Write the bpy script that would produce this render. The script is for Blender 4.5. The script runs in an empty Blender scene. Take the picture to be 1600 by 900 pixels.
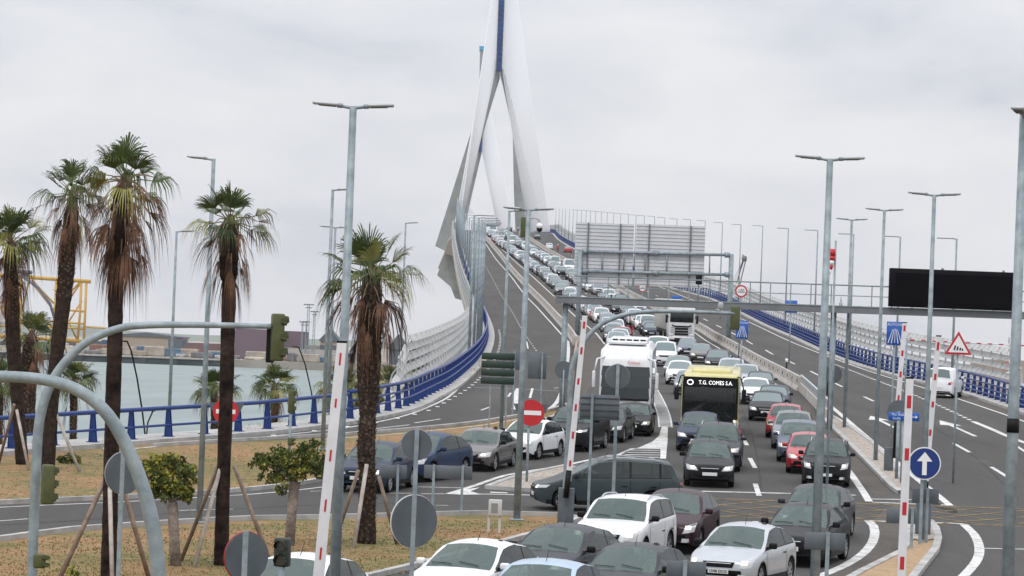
import bpy, bmesh, math, random
from mathutils import Vector, Matrix, noise
from mathutils.bvhtree import BVHTree
random.seed(11)
R = math.radians
PI = math.pi
scn = bpy.context.scene
COL = scn.collection

# ------------------------------------------------------------------ camera
F = 5000.0                       # focal length in pixels of a 1600 px wide picture
ROLL = 0.0383
CAMZ = 8.5                       # metres above the sea
PITCH = math.atan(98 / F)
CM = Matrix.Translation((0, 0, CAMZ)) @ Matrix.Rotation(PI / 2 + PITCH, 4, 'X') @ Matrix.Rotation(ROLL, 4, 'Z')
cam_d = bpy.data.cameras.new('camera')
cam_d.sensor_width = 36
cam_d.lens = F / 1600 * 36
cam_d.clip_start = 1
cam_d.clip_end = 30000
cam = bpy.data.objects.new('camera', cam_d)
cam.matrix_world = CM
COL.objects.link(cam)
scn.camera = cam
scn.view_settings.view_transform = 'Standard'
scn.view_settings.look = 'None'
scn.view_settings.gamma = 1
scn.view_settings.exposure = 0.0
scn.view_settings.use_curve_mapping = False
scn.cycles.transparent_max_bounces = 16
scn.cycles.max_bounces = 6
scn.cycles.volume_bounces = 1

# ------------------------------------------------------------------ sky (overcast)
world = bpy.data.worlds.new('World')
scn.world = world
world.use_nodes = True
wn, wl = world.node_tree.nodes, world.node_tree.links
wn.clear()
SUN_EL, SUN_AZ = R(52), R(200)
def wnode(t, **k):
    n = wn.new(t)
    for a, b in k.items():
        setattr(n, a, b)
    return n
w_out = wnode('ShaderNodeOutputWorld'); w_bg = wnode('ShaderNodeBackground')
w_sky = wnode('ShaderNodeTexSky', sky_type='NISHITA', sun_disc=False)
w_sky.sun_elevation = SUN_EL; w_sky.sun_rotation = SUN_AZ
w_skys = wnode('ShaderNodeMix', data_type='RGBA', blend_type='MULTIPLY'); w_skys.inputs[0].default_value = 1
w_skys.inputs[7].default_value = (.1, .1, .1, 1)
wl.new(w_sky.outputs[0], w_skys.inputs[6])
w_tc = wnode('ShaderNodeTexCoord')
w_map = wnode('ShaderNodeMapping'); w_map.inputs['Scale'].default_value = (1, 1, 2.6)
wl.new(w_tc.outputs['Generated'], w_map.inputs[0])
w_n1 = wnode('ShaderNodeTexNoise'); w_n1.inputs['Scale'].default_value = 9; w_n1.inputs['Detail'].default_value = 7; w_n1.inputs['Roughness'].default_value = .52
w_n1.inputs['Distortion'].default_value = .35
wl.new(w_map.outputs[0], w_n1.inputs['Vector'])
w_cr = wnode('ShaderNodeValToRGB')
w_cr.color_ramp.elements[0].position = .30; w_cr.color_ramp.elements[0].color = (.565, .59, .66, 1)
w_cr.color_ramp.elements[1].position = .66; w_cr.color_ramp.elements[1].color = (.835, .84, .865, 1)
e = w_cr.color_ramp.elements.new(.45); e.color = (.715, .73, .78, 1)
wl.new(w_n1.outputs[0], w_cr.inputs[0])
w_sep = wnode('ShaderNodeSeparateXYZ'); wl.new(w_tc.outputs['Generated'], w_sep.inputs[0])
w_el = wnode('ShaderNodeMapRange'); w_el.inputs['From Min'].default_value = .08; w_el.inputs['From Max'].default_value = .9
w_el.inputs['To Min'].default_value = 1.0; w_el.inputs['To Max'].default_value = 2.3
wl.new(w_sep.outputs[2], w_el.inputs[0])
w_mul = wnode('ShaderNodeVectorMath', operation='SCALE')
wl.new(w_cr.outputs[0], w_mul.inputs[0]); wl.new(w_el.outputs[0], w_mul.inputs['Scale'])
w_mix = wnode('ShaderNodeMix', data_type='RGBA'); w_mix.inputs[0].default_value = .06
wl.new(w_mul.outputs[0], w_mix.inputs[6]); wl.new(w_skys.outputs[2], w_mix.inputs[7])
wl.new(w_mix.outputs[2], w_bg.inputs[0]); w_bg.inputs[1].default_value = 1.0
wl.new(w_bg.outputs[0], w_out.inputs[0])

# ------------------------------------------------------------------ sun behind the cloud
sd = bpy.data.lights.new('sun', 'SUN'); sd.energy = 1.0; sd.angle = R(14); sd.color = (1, .96, .9)
so = bpy.data.objects.new('sun', sd); COL.objects.link(so)
# direction towards the sun: behind the camera and to the left
sdir = Vector((math.sin(SUN_AZ) * math.cos(SUN_EL), math.cos(SUN_AZ) * math.cos(SUN_EL), math.sin(SUN_EL)))
so.rotation_euler = sdir.to_track_quat('Z', 'Y').to_euler()
so.location = (0, 0, 300)

# ------------------------------------------------------------------ road height profile
PROF = [(0, -5.85), (40, -5.75), (77, -5.5), (102, -4.85), (111, -4.5), (147, -3.3), (195, -1.95), (246, -.55), (330, 2.15), (397, 4.7),
        (470, 8.2), (549, 12.5), (650, 18.1), (750, 23.7), (850, 29.2), (943, 34.0), (1000, 36.8), (1100, 40.9), (1200, 44.3),
        (1380, 50), (1650, 56), (1920, 58), (2400, 52)]
def hermite(pts, x):
    n = len(pts)
    if x <= pts[0][0]: return pts[0][1]
    if x >= pts[-1][0]: return pts[-1][1]
    for i in range(n - 1):
        if x <= pts[i + 1][0]: break
    def sl(k):
        if k == 0: return (pts[1][1] - pts[0][1]) / (pts[1][0] - pts[0][0])
        if k == n - 1: return (pts[-1][1] - pts[-2][1]) / (pts[-1][0] - pts[-2][0])
        return (pts[k + 1][1] - pts[k - 1][1]) / (pts[k + 1][0] - pts[k - 1][0])
    x0, y0 = pts[i]; x1, y1 = pts[i + 1]; h = x1 - x0; t = (x - x0) / h
    return (2*t**3 - 3*t*t + 1) * y0 + (t**3 - 2*t*t + t) * h * sl(i) + (-2*t**3 + 3*t*t) * y1 + (t**3 - t*t) * h * sl(i + 1)
GS = 2.0
GRID = [hermite(PROF, k * GS) + CAMZ for k in range(1250)]
def Zr(Y):
    k = max(0.0, min(Y / GS, 1248.0)); i = int(k); t = k - i
    return GRID[i] * (1 - t) + GRID[i + 1] * t
def slope(Y): return (Zr(Y + 2) - Zr(Y - 2)) / 4
CR = CM.to_3x3()
def ray(px, py): return CR @ Vector((px - 800, 450 - py, -F))
def PY(px, py, Y):
    d = ray(px, py); return Vector((0, 0, CAMZ)) + d * (Y / d.y)
def PZ(px, py, z):
    d = ray(px, py); return Vector((0, 0, CAMZ)) + d * ((z - CAMZ) / d.z)
def P(px, py, dz=0.0):
    d = ray(px, py); m = d.z / d.y
    f = lambda Y: CAMZ + m * Y - Zr(Y) - dz
    Y = 30.0
    while Y < 1400 and f(Y + 2) > 0: Y += 2
    a, b = Y, Y + 2
    for _ in range(30):
        c = (a + b) / 2
        if f(c) > 0: a = c
        else: b = c
    return PY(px, py, a)
def XY(px, py):
    v = P(px, py); return (v.x, v.y)
def proj(v):
    q = CM.inverted() @ Vector(v); return (800 + q.x / -q.z * F, 450 - q.y / -q.z * F)

# ------------------------------------------------------------------ materials
MATS = {}
def mat(name, color=(.5, .5, .5), rough=.6, metal=0, coat=0, emit=None, estr=1, noise_amt=0, noise_scale=5, col2=None, bump=0, bump_scale=40, spec=.5, coords='Object', alpha=None, detail=6, ramp=(.35, .65)):
    if name in MATS: return MATS[name]
    m = bpy.data.materials.new(name); m.use_nodes = True
    nt = m.node_tree; b = nt.nodes['Principled BSDF']
    b.inputs['Base Color'].default_value = (*color, 1); b.inputs['Roughness'].default_value = rough
    b.inputs['Metallic'].default_value = metal; b.inputs['Coat Weight'].default_value = coat
    b.inputs['Coat Roughness'].default_value = .05
    b.inputs['Specular IOR Level'].default_value = spec
    if emit: b.inputs['Emission Color'].default_value = (*emit, 1); b.inputs['Emission Strength'].default_value = estr
    tc = nt.nodes.new('ShaderNodeTexCoord')
    if noise_amt or col2:
        n = nt.nodes.new('ShaderNodeTexNoise'); n.inputs['Scale'].default_value = noise_scale; n.inputs['Detail'].default_value = detail
        n.inputs['Roughness'].default_value = .62
        nt.links.new(tc.outputs[coords], n.inputs['Vector'])
        r = nt.nodes.new('ShaderNodeValToRGB'); c2 = col2 or tuple(c * (1 - noise_amt) for c in color)
        r.color_ramp.elements[0].position = ramp[0]; r.color_ramp.elements[0].color = (*c2, 1)
        r.color_ramp.elements[1].position = ramp[1]; r.color_ramp.elements[1].color = (*color, 1)
        nt.links.new(n.outputs[0], r.inputs[0]); nt.links.new(r.outputs[0], b.inputs['Base Color'])
    if bump:
        n2 = nt.nodes.new('ShaderNodeTexNoise'); n2.inputs['Scale'].default_value = bump_scale; n2.inputs['Detail'].default_value = 5
        nt.links.new(tc.outputs[coords], n2.inputs['Vector'])
        bp = nt.nodes.new('ShaderNodeBump'); bp.inputs['Strength'].default_value = bump; bp.inputs['Distance'].default_value = .05
        nt.links.new(n2.outputs[0], bp.inputs['Height']); nt.links.new(bp.outputs[0], b.inputs['Normal'])
    MATS[name] = m
    return m
def layered_mat(name, stops1, s1, stops2, s2, fac, rough=.95, bump=.4, bscale=30, stretch=None):
    """two noise layers mixed: large patches and fine grain"""
    m = bpy.data.materials.new(name); m.use_nodes = True; nt = m.node_tree; b = nt.nodes['Principled BSDF']
    b.inputs['Roughness'].default_value = rough; b.inputs['Specular IOR Level'].default_value = .25
    tc = nt.nodes.new('ShaderNodeTexCoord'); src = tc.outputs['Object']
    if stretch:
        mp = nt.nodes.new('ShaderNodeMapping'); mp.inputs['Scale'].default_value = stretch
        nt.links.new(src, mp.inputs[0]); src1 = mp.outputs[0]
    else: src1 = src
    outs = []
    for st, s, sr in ((stops1, s1, src1), (stops2, s2, src)):
        n = nt.nodes.new('ShaderNodeTexNoise'); n.inputs['Scale'].default_value = s; n.inputs['Detail'].default_value = 8; n.inputs['Roughness'].default_value = .65
        nt.links.new(sr, n.inputs['Vector'])
        r = nt.nodes.new('ShaderNodeValToRGB')
        els = r.color_ramp.elements
        while len(els) < len(st): els.new(.5)
        for e_, (p, c) in zip(els, st): e_.position = p; e_.color = (*c, 1)
        nt.links.new(n.outputs[0], r.inputs[0]); outs.append((r, n))
    mx = nt.nodes.new('ShaderNodeMix'); mx.data_type = 'RGBA'; mx.inputs[0].default_value = fac
    nt.links.new(outs[0][0].outputs[0], mx.inputs[6]); nt.links.new(outs[1][0].outputs[0], mx.inputs[7])
    nt.links.new(mx.outputs[2], b.inputs['Base Color'])
    n3 = nt.nodes.new('ShaderNodeTexNoise'); n3.inputs['Scale'].default_value = bscale; n3.inputs['Detail'].default_value = 6
    nt.links.new(src, n3.inputs['Vector'])
    bp = nt.nodes.new('ShaderNodeBump'); bp.inputs['Strength'].default_value = bump; bp.inputs['Distance'].default_value = .06
    nt.links.new(n3.outputs[0], bp.inputs['Height']); nt.links.new(bp.outputs[0], b.inputs['Normal'])
    MATS[name] = m
    return m
asphalt = layered_mat('asphalt', [(.30, (.046, .045, .043)), (.52, (.070, .067, .063)), (.72, (.104, .099, .092))], .35,
                      [(.38, (.042, .041, .040)), (.62, (.098, .094, .090))], 14, .4, rough=.85, bump=.25, bscale=60, stretch=(1, .12, 1))
asphalt_warm = layered_mat('asphalt_worn', [(.3, (.075, .066, .058)), (.7, (.12, .106, .093))], .6,
                      [(.4, (.06, .053, .047)), (.6, (.135, .12, .105))], 9, .45, rough=.9, bump=.3, bscale=50)
grassm = layered_mat('dry_grass', [(.38, (.105, .125, .035)), (.455, (.175, .155, .056)), (.52, (.28, .175, .08)), (.61, (.34, .175, .09))], .26,
                      [(.34, (.08, .075, .03)), (.5, (.21, .15, .07)), (.66, (.38, .27, .16))], 3.0, .45, bump=1.0, bscale=9)
gravelm = layered_mat('gravel', [(.3, (.30, .27, .22)), (.7, (.48, .42, .36))], .8,
                      [(.38, (.14, .12, .10)), (.5, (.36, .31, .27)), (.62, (.66, .6, .55))], 9, .6, bump=1.0, bscale=14)
sandm = layered_mat('sand', [(.3, (.34, .22, .12)), (.7, (.46, .33, .2))], .7, [(.35, (.24, .16, .09)), (.65, (.5, .38, .25))], 7, .45, bump=.8, bscale=14)
white_line = mat('line_paint', (.62, .62, .60), .75, col2=(.27, .265, .255), noise_scale=2.6, coords='Object', bump=.1, ramp=(.30, .52), detail=10)
yellow_line = mat('yellow_paint', (.36, .23, .07), .85, col2=(.12, .09, .05), noise_scale=2.2, ramp=(.4, .66))
concrete = mat('concrete', (.52, .49, .45), .9, col2=(.33, .30, .27), noise_scale=.9, bump=.2)
kerbm = mat('kerb_concrete', (.48, .47, .45), .9, col2=(.30, .29, .28), noise_scale=1.3, bump=.2)
galv = mat('galvanised_steel', (.33, .385, .41), .55, .2, col2=(.19, .235, .255), noise_scale=3.5, spec=.35, detail=9)
galv_l = mat('pale_steel', (.50, .52, .54), .45, .3, col2=(.38, .40, .42), noise_scale=.7)
bluem = mat('blue_paint', (.010, .036, .20), .5, col2=(.018, .05, .18), noise_scale=3, coat=.05, spec=.3)
redm = mat('sign_red', (.50, .018, .025), .45)
signblue = mat('sign_blue', (.012, .10, .42), .4)
signwhite = mat('sign_white', (.80, .80, .80), .5)
blackm = mat('black_plastic', (.010, .010, .011), .5, spec=.15)
blackmatte = mat('black_matte', (.01, .01, .011), .8, spec=.1)
signback = mat('sign_back', (.115, .135, .15), .6, col2=(.085, .10, .112), noise_scale=1.6)
signbackd = mat('sign_back_dark', (.015, .035, .025), .6)
olive = mat('olive_housing', (.085, .095, .03), .6, col2=(.06, .07, .02), noise_scale=6)
boomwhite = mat('boom_white', (.74, .74, .76), .45, noise_amt=.12, noise_scale=2)
rubber = mat('tyre_rubber', (.010, .010, .010), .85, spec=.15)
rimm = mat('rim_alloy', (.42, .43, .45), .35, .7)
louvrem = mat('screen_louvre', (.50, .50, .485), .6, noise_amt=.22, noise_scale=.5)
pylonw = mat('stay_sheath', (.60, .61, .63), .6)
pylonc = mat('pylon_concrete', (.30, .32, .315), .85, col2=(.19, .205, .205), noise_scale=.09, detail=8)
wood = mat('stake_wood', (.30, .23, .18), .9, col2=(.16, .11, .08), noise_scale=4)
woodl = mat('stake_wood_pale', (.50, .46, .42), .9, col2=(.32, .27, .23), noise_scale=4)
trunkm = mat('palm_trunk', (.055, .038, .03), .95, spec=.15, col2=(.018, .012, .009), noise_scale=7, bump=1, bump_scale=16)
trunkdark = mat('palm_trunk_dark', (.05, .033, .026), .95, spec=.15, col2=(.008, .005, .005), noise_scale=3, bump=1, bump_scale=10)
bootm = mat('palm_boot', (.20, .145, .115), .9, col2=(.05, .035, .028), noise_scale=6)
frondm = mat('palm_frond', (.105, .135, .032), .6, col2=(.018, .040, .012), noise_scale=1.5, spec=.3)
frondy = mat('palm_frond_yellow', (.27, .25, .06), .65, col2=(.13, .15, .03), noise_scale=1.5)
frondd = mat('palm_frond_dead', (.23, .125, .08), .85, spec=.2, col2=(.06, .030, .02), noise_scale=1.8)
leafm = mat('shrub_leaf', (.11, .14, .035), .65, spec=.3, col2=(.03, .05, .012), noise_scale=2.5)
leafy = mat('shrub_leaf_yellow', (.40, .37, .06), .65, spec=.3, col2=(.16, .17, .03), noise_scale=2.5)
barkm = mat('bark', (.34, .29, .25), .9, col2=(.16, .13, .11), noise_scale=5, bump=.8, bump_scale=20)
skin = mat('skin', (.48, .26, .18), .6)

def glass_mat(name, tint, transp, rough=.04):  # tinted, part see-through
    m = bpy.data.materials.new(name); m.use_nodes = True; nt = m.node_tree; b = nt.nodes['Principled BSDF']
    b.inputs['Base Color'].default_value = (*tint, 1); b.inputs['Roughness'].default_value = rough
    b.inputs['Specular IOR Level'].default_value = .65
    o = nt.nodes['Material Output']; t = nt.nodes.new('ShaderNodeBsdfTransparent'); t.inputs[0].default_value = (.72, .82, .79, 1)
    mx = nt.nodes.new('ShaderNodeMixShader'); mx.inputs[0].default_value = transp
    nt.links.new(b.outputs[0], mx.inputs[1]); nt.links.new(t.outputs[0], mx.inputs[2]); nt.links.new(mx.outputs[0], o.inputs[0])
    MATS[name] = m
    return m
glass = glass_mat('car_glass', (.115, .165, .155), .42)
glassd = glass_mat('side_glass', (.035, .045, .045), .35)
glassfar = mat('far_glass', (.13, .18, .185), .08, spec=.8)
glassbus = glass_mat('bus_glass', (.012, .015, .016), .40)
lampglass = mat('headlamp_lens', (.62, .63, .64), .12, coat=1, spec=.8)
lamplit = mat('headlamp_lit', (.75, .72, .66), .15, coat=1, emit=(1, .86, .66), estr=.9)
taillamp = mat('tail_lamp', (.35, .012, .01), .2, coat=1)
platem = mat('plate_white', (.70, .71, .70), .5)

def paint(name, c, metal=.35, rough=.32):
    dk = max(c) < .12; m = mat('paint_' + name, c, max(rough, .42) if dk else rough, 0 if dk else metal, coat=.16 if dk else .4, spec=.16 if dk else .5, noise_amt=.13, noise_scale=2.4)
    nt = m.node_tree; b = nt.nodes['Principled BSDF']
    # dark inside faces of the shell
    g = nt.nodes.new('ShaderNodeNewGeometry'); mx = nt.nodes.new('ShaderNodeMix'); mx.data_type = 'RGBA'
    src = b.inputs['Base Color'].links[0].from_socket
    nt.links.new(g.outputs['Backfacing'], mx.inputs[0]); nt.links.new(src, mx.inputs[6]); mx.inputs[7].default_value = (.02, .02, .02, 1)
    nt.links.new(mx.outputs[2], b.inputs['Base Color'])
    return m
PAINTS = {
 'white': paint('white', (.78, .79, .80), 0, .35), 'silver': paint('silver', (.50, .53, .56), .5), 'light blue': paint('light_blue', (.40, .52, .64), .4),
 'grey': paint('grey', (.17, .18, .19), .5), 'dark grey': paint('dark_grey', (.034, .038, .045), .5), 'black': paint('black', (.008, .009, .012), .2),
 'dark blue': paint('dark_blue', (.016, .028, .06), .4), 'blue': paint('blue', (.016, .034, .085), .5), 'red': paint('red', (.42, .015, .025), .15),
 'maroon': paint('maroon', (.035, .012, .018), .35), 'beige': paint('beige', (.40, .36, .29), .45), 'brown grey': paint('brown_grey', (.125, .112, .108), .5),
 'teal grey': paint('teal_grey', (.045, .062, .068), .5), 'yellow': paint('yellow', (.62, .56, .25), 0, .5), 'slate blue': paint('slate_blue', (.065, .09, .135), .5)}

# ------------------------------------------------------------------ object helpers
LABELS = {}
def tag(o, label=None, cat=None, group=None, kind=None):
    if label is not None:
        o['label'] = label
        if not group: LABELS.setdefault(label, []).append(o.name)
    if cat: o['category'] = cat
    if group: o['group'] = group
    if kind: o['kind'] = kind
    return o
def empty(name, loc=(0, 0, 0), rz=0):
    o = bpy.data.objects.new(name, None); o.empty_display_size = .3
    o.location = loc; o.rotation_euler = (0, 0, rz); COL.objects.link(o)
    return o
class MB:
    def __init__(s): s.v = []; s.f = []; s.m = []; s.sm = []
    def face(s, idx, mi=0, smooth=False): s.f.append(tuple(idx)); s.m.append(mi); s.sm.append(smooth)
    def addv(s, p): s.v.append((p[0], p[1], p[2])); return len(s.v) - 1
    def quad(s, a, b, c, d, mi=0):
        i = len(s.v); s.v += [tuple(a), tuple(b), tuple(c), tuple(d)]; s.face((i, i+1, i+2, i+3), mi)
    def tri(s, a, b, c, mi=0):
        i = len(s.v); s.v += [tuple(a), tuple(b), tuple(c)]; s.face((i, i+1, i+2), mi)
    def box(s, c, d, mi=0, M=None):
        x, y, z = d[0] / 2, d[1] / 2, d[2] / 2; i = len(s.v)
        for q in ((-x,-y,-z),(x,-y,-z),(x,y,-z),(-x,y,-z),(-x,-y,z),(x,-y,z),(x,y,z),(-x,y,z)):
            q = Vector(q)
            if M is not None: q = M @ q
            s.v.append(tuple(q + Vector(c)))
        for f in ((0,3,2,1),(4,5,6,7),(0,1,5,4),(1,2,6,5),(2,3,7,6),(3,0,4,7)): s.face([i + k for k in f], mi)
    def rbox(s, c, d, r=.05, seg=2, mi=0, M=None, smooth=True):
        bm = bmesh.new(); bmesh.ops.create_cube(bm, size=1)
        for v in bm.verts: v.co = Vector((v.co.x * d[0], v.co.y * d[1], v.co.z * d[2]))
        bmesh.ops.bevel(bm, geom=bm.edges[:], offset=r, segments=seg, affect='EDGES', profile=.5)
        i = len(s.v); bm.verts.ensure_lookup_table(); bm.verts.index_update()
        for v in bm.verts:
            q = v.co.copy()
            if M is not None: q = M @ q
            s.v.append(tuple(q + Vector(c)))
        for f in bm.faces: s.face([i + v.index for v in f.verts], mi, smooth)
        bm.free()
    def tube(s, pts, rad, seg=8, mi=0, caps=True, smooth=True):
        pts = [Vector(p) for p in pts]; n = len(pts)
        if not hasattr(rad, '__len__'): rad = [rad] * n
        base = len(s.v); up = None
        for k in range(n):
            t = (pts[min(k+1, n-1)] - pts[max(k-1, 0)])
            if t.length < 1e-9: t = Vector((0, 0, 1))
            t.normalize()
            if up is None:
                up = Vector((1, 0, 0)) if abs(t.x) < .8 else Vector((0, 1, 0))
            a = (up - t * up.dot(t)).normalized(); up = a; b = t.cross(a)
            for j in range(seg):
                an = 2 * PI * j / seg + (PI / seg if seg == 4 else 0)
                s.v.append(tuple(pts[k] + a * (math.cos(an) * rad[k]) + b * (math.sin(an) * rad[k])))
        for k in range(n - 1):
            for j in range(seg):
                q = base + k * seg; s.face((q + j, q + (j+1) % seg, q + seg + (j+1) % seg, q + seg + j), mi, smooth and seg > 4)
        if caps:
            s.face([base + j for j in range(seg)][::-1], mi); s.face([base + (n-1) * seg + j for j in range(seg)], mi)
    def disc(s, c, r, normal, th=.02, seg=32, mi=0, rx=None, mi_side=None):
        c = Vector(c); n = Vector(normal).normalized()
        a = Vector((0, 0, 1)); a = (a - n * a.dot(n)).normalized(); b = n.cross(a); rx = rx or r; i = len(s.v)
        for sg in (-.5, .5):
            for j in range(seg):
                an = 2 * PI * j / seg; s.v.append(tuple(c + n * th * sg + a * math.cos(an) * r + b * math.sin(an) * rx))
        s.face([i + seg + j for j in range(seg)], mi); s.face([i + j for j in range(seg)][::-1], mi)
        for j in range(seg): s.face((i + j, i + (j+1) % seg, i + seg + (j+1) % seg, i + seg + j), mi if mi_side is None else mi_side, True)
    def prism(s, pts, vec, mi=0):
        """extrude the 3-D polygon pts by vec"""
        n = len(pts); i = len(s.v); vec = Vector(vec)
        for p in pts: s.v.append(tuple(p))
        for p in pts: s.v.append(tuple(Vector(p) + vec))
        s.face([i + k for k in range(n)][::-1], mi); s.face([i + n + k for k in range(n)], mi)
        for k in range(n): s.face((i + k, i + (k+1) % n, i + n + (k+1) % n, i + n + k), mi)
    def mesh(s, name, mats, sharp=None):
        me = bpy.data.meshes.new(name); me.from_pydata(s.v, [], s.f)
        for m in (mats if isinstance(mats, (list, tuple)) else [mats]): me.materials.append(m)
        me.polygons.foreach_set('material_index', s.m); me.polygons.foreach_set('use_smooth', s.sm); me.update()
        if sharp: me.set_sharp_from_angle(angle=R(sharp))
        return me
    def build(s, name, mats, parent=None, sharp=None, loc=None):
        o = bpy.data.objects.new(name, s.mesh(name, mats, sharp)); COL.objects.link(o)
        if parent: o.parent = parent
        if loc is not None: o.location = loc
        return o
def kids(o): return [c for c in KID.get(o.name, [])]
def copy_tree(o, parent=None):
    c = o.copy(); COL.objects.link(c)
    if parent is not None: c.parent = parent
    for ch in o.children: copy_tree(ch, c)
    return c
def rebase(root_loc, pts): return [Vector(p) - Vector(root_loc) for p in pts]
TEXTS = {}
def text_mesh(txt, size, depth=.004, align='CENTER'):
    key = (txt, size, align)
    if key in TEXTS: return TEXTS[key]
    cu = bpy.data.curves.new('lettering', 'FONT'); cu.body = txt; cu.size = size; cu.extrude = depth; cu.align_x = align; cu.align_y = 'CENTER'
    cu.resolution_u = 2
    o = bpy.data.objects.new('lettering', cu); COL.objects.link(o)
    dg = bpy.context.evaluated_depsgraph_get(); me = bpy.data.meshes.new_from_object(o.evaluated_get(dg))
    bpy.data.objects.remove(o); bpy.data.curves.remove(cu)
    TEXTS[key] = me
    return me
def text_obj(txt, size, mat_, loc, parent=None, rot=(PI / 2, 0, 0), bold=0, name='lettering', scale=(1, 1, 1)):
    me = text_mesh(txt, size).copy(); me.materials.clear(); me.materials.append(mat_)
    o = bpy.data.objects.new(name, me); COL.objects.link(o); o.location = loc; o.rotation_euler = rot; o.scale = scale
    if parent: o.parent = parent
    return o

# ------------------------------------------------------------------ draped surfaces
def scan(outline, step=GS):
    ys = sorted(set([round(p[1], 5) for p in outline])); lo, hi = ys[0], ys[-1]
    k = math.ceil(lo / step)
    while k * step < hi: ys.append(k * step); k += 1
    ys = sorted(set(ys)); out = []; n = len(outline)
    for a, b in zip(ys[:-1], ys[1:]):
        if b - a < 1e-4: continue
        m = (a + b) / 2; hit = []
        for i in range(n):
            p, q = outline[i], outline[(i + 1) % n]
            if (p[1] - m) * (q[1] - m) < 0:
                f = lambda y: p[0] + (q[0] - p[0]) * (y - p[1]) / (q[1] - p[1])
                hit.append((f(m), f(a), f(b)))
        hit.sort()
        for j in range(0, len(hit) - 1, 2): out.append((a, b, hit[j][1], hit[j+1][1], hit[j][2], hit[j+1][2]))
    return out
def drape(mb, outline, dz, mi=0, step=GS):
    for a, b, xa0, xa1, xb0, xb1 in scan(outline, step):
        mb.quad((xa0, a, Zr(a) + dz), (xa1, a, Zr(a) + dz), (xb1, b, Zr(b) + dz), (xb0, b, Zr(b) + dz), mi)
def resample(pts, step=2.0):
    """Catmull-Rom through 2-D points, about one point per step metres"""
    out = []
    n = len(pts)
    for i in range(n - 1):
        p0 = pts[max(i-1, 0)]; p1 = pts[i]; p2 = pts[i+1]; p3 = pts[min(i+2, n-1)]
        L = math.hypot(p2[0]-p1[0], p2[1]-p1[1]); k = max(1, int(L / step))
        d01 = max(.01, math.hypot(p1[0]-p0[0], p1[1]-p0[1])); d23 = max(.01, math.hypot(p3[0]-p2[0], p3[1]-p2[1]))
        m1 = [(p2[c]-p0[c]) / (L + d01) * L for c in (0, 1)]; m2 = [(p3[c]-p1[c]) / (L + d23) * L for c in (0, 1)]
        for j in range(k):
            t = j / k
            out.append(tuple((2*t**3-3*t*t+1)*p1[c] + (t**3-2*t*t+t)*m1[c] + (-2*t**3+3*t*t)*p2[c] + (t**3-t*t)*m2[c] for c in (0, 1)))
    out.append(tuple(pts[-1]))
    return out
def normals(pl):
    out = []
    for i in range(len(pl)):
        a, b = pl[max(i-1, 0)], pl[min(i+1, len(pl)-1)]; dx, dy = b[0]-a[0], b[1]-a[1]; L = math.hypot(dx, dy) or 1
        out.append((dy / L, -dx / L))
    return out
def offset(pl, d):
    return [(p[0] + n[0]*d, p[1] + n[1]*d) for p, n in zip(pl, normals(pl))]
def stripe(mb, pl, w, dz=.010, mi=0):
    a, b = offset(pl, -w/2), offset(pl, w/2)
    for i in range(len(pl) - 1):
        q = [a[i], b[i], b[i+1], a[i+1]]
        mb.quad(*[(x, y, Zr(y) + dz) for x, y in q], mi)
def profile_run(mb, pl, prof, mi=0, dz=0, zf=None, closed=True):
    """sweep a (offset, height) profile along the polyline on the road surface"""
    zf = zf or Zr
    nn = normals(pl); base = len(mb.v); m = len(prof)
    for p, n in zip(pl, nn):
        for o_, h in prof: mb.v.append((p[0] + n[0]*o_, p[1] + n[1]*o_, zf(p[1]) + h + dz))
    for i in range(len(pl) - 1):
        for j in range(m if closed else m - 1):
            q = base + i * m; mb.face((q + j, q + (j+1) % m, q + m + (j+1) % m, q + m + j), mi)
    if closed: mb.face([base + j for j in range(m)][::-1], mi); mb.face([base + (len(pl)-1)*m + j for j in range(m)], mi)
def PL(pxs, step=2.0): return resample([XY(*p) for p in pxs], step)
def at_dist(pl, spacing, start=0):
    """points and tangents every spacing metres"""
    out = []; acc = start; s = 0
    for i in range(len(pl) - 1):
        a, b = Vector(pl[i]), Vector(pl[i+1]); L = (b - a).length
        while acc <= s + L and L > 0:
            t = (acc - s) / L; d = (b - a) / L; out.append((tuple(a + (b - a) * t), tuple(d))); acc += spacing
        s += L
    return out

# ================================================================== THE SETTING
DX = [(715, 862, 1090), (717, 840, 1240), (718, 826, 1380), (706, 806, 1650), (700, 786, 1920), (690, 770, 2200)]
deck_l = [(PY(a, 362, Y).x, Y) for a, b, Y in DX]; deck_r = [(PY(b, 362, Y).x, Y) for a, b, Y in DX]
FENCE_L_PX = [(-190, 727), (-90, 717), (0, 709), (191, 694), (400, 678), (453, 672), (543, 660), (593, 650), (633, 640), (667, 623), (700, 605), (730, 580),
              (748, 560), (758, 540), (761, 522), (757, 503), (748, 480), (738, 455), (728, 425), (721, 398), (716, 374)]
FENCE_R_PX = [(1950, 775), (1750, 698), (1600, 643), (1512, 615), (1340, 569), (1230, 522), (1120, 470), (1044, 448), (960, 414), (897, 388), (874, 374)]
fence_l = resample([XY(*p) for p in FENCE_L_PX] + deck_l, 2.0)
fence_r = resample([XY(*p) for p in FENCE_R_PX] + deck_r, 2.0)
def x_at(pl, Y):
    for a, b in zip(pl[:-1], pl[1:]):
        if (a[1] - Y) * (b[1] - Y) <= 0 and a[1] != b[1]: return a[0] + (b[0] - a[0]) * (Y - a[1]) / (b[1] - a[1])
    return pl[-1][0] if Y > pl[-1][1] else pl[0][0]

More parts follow.
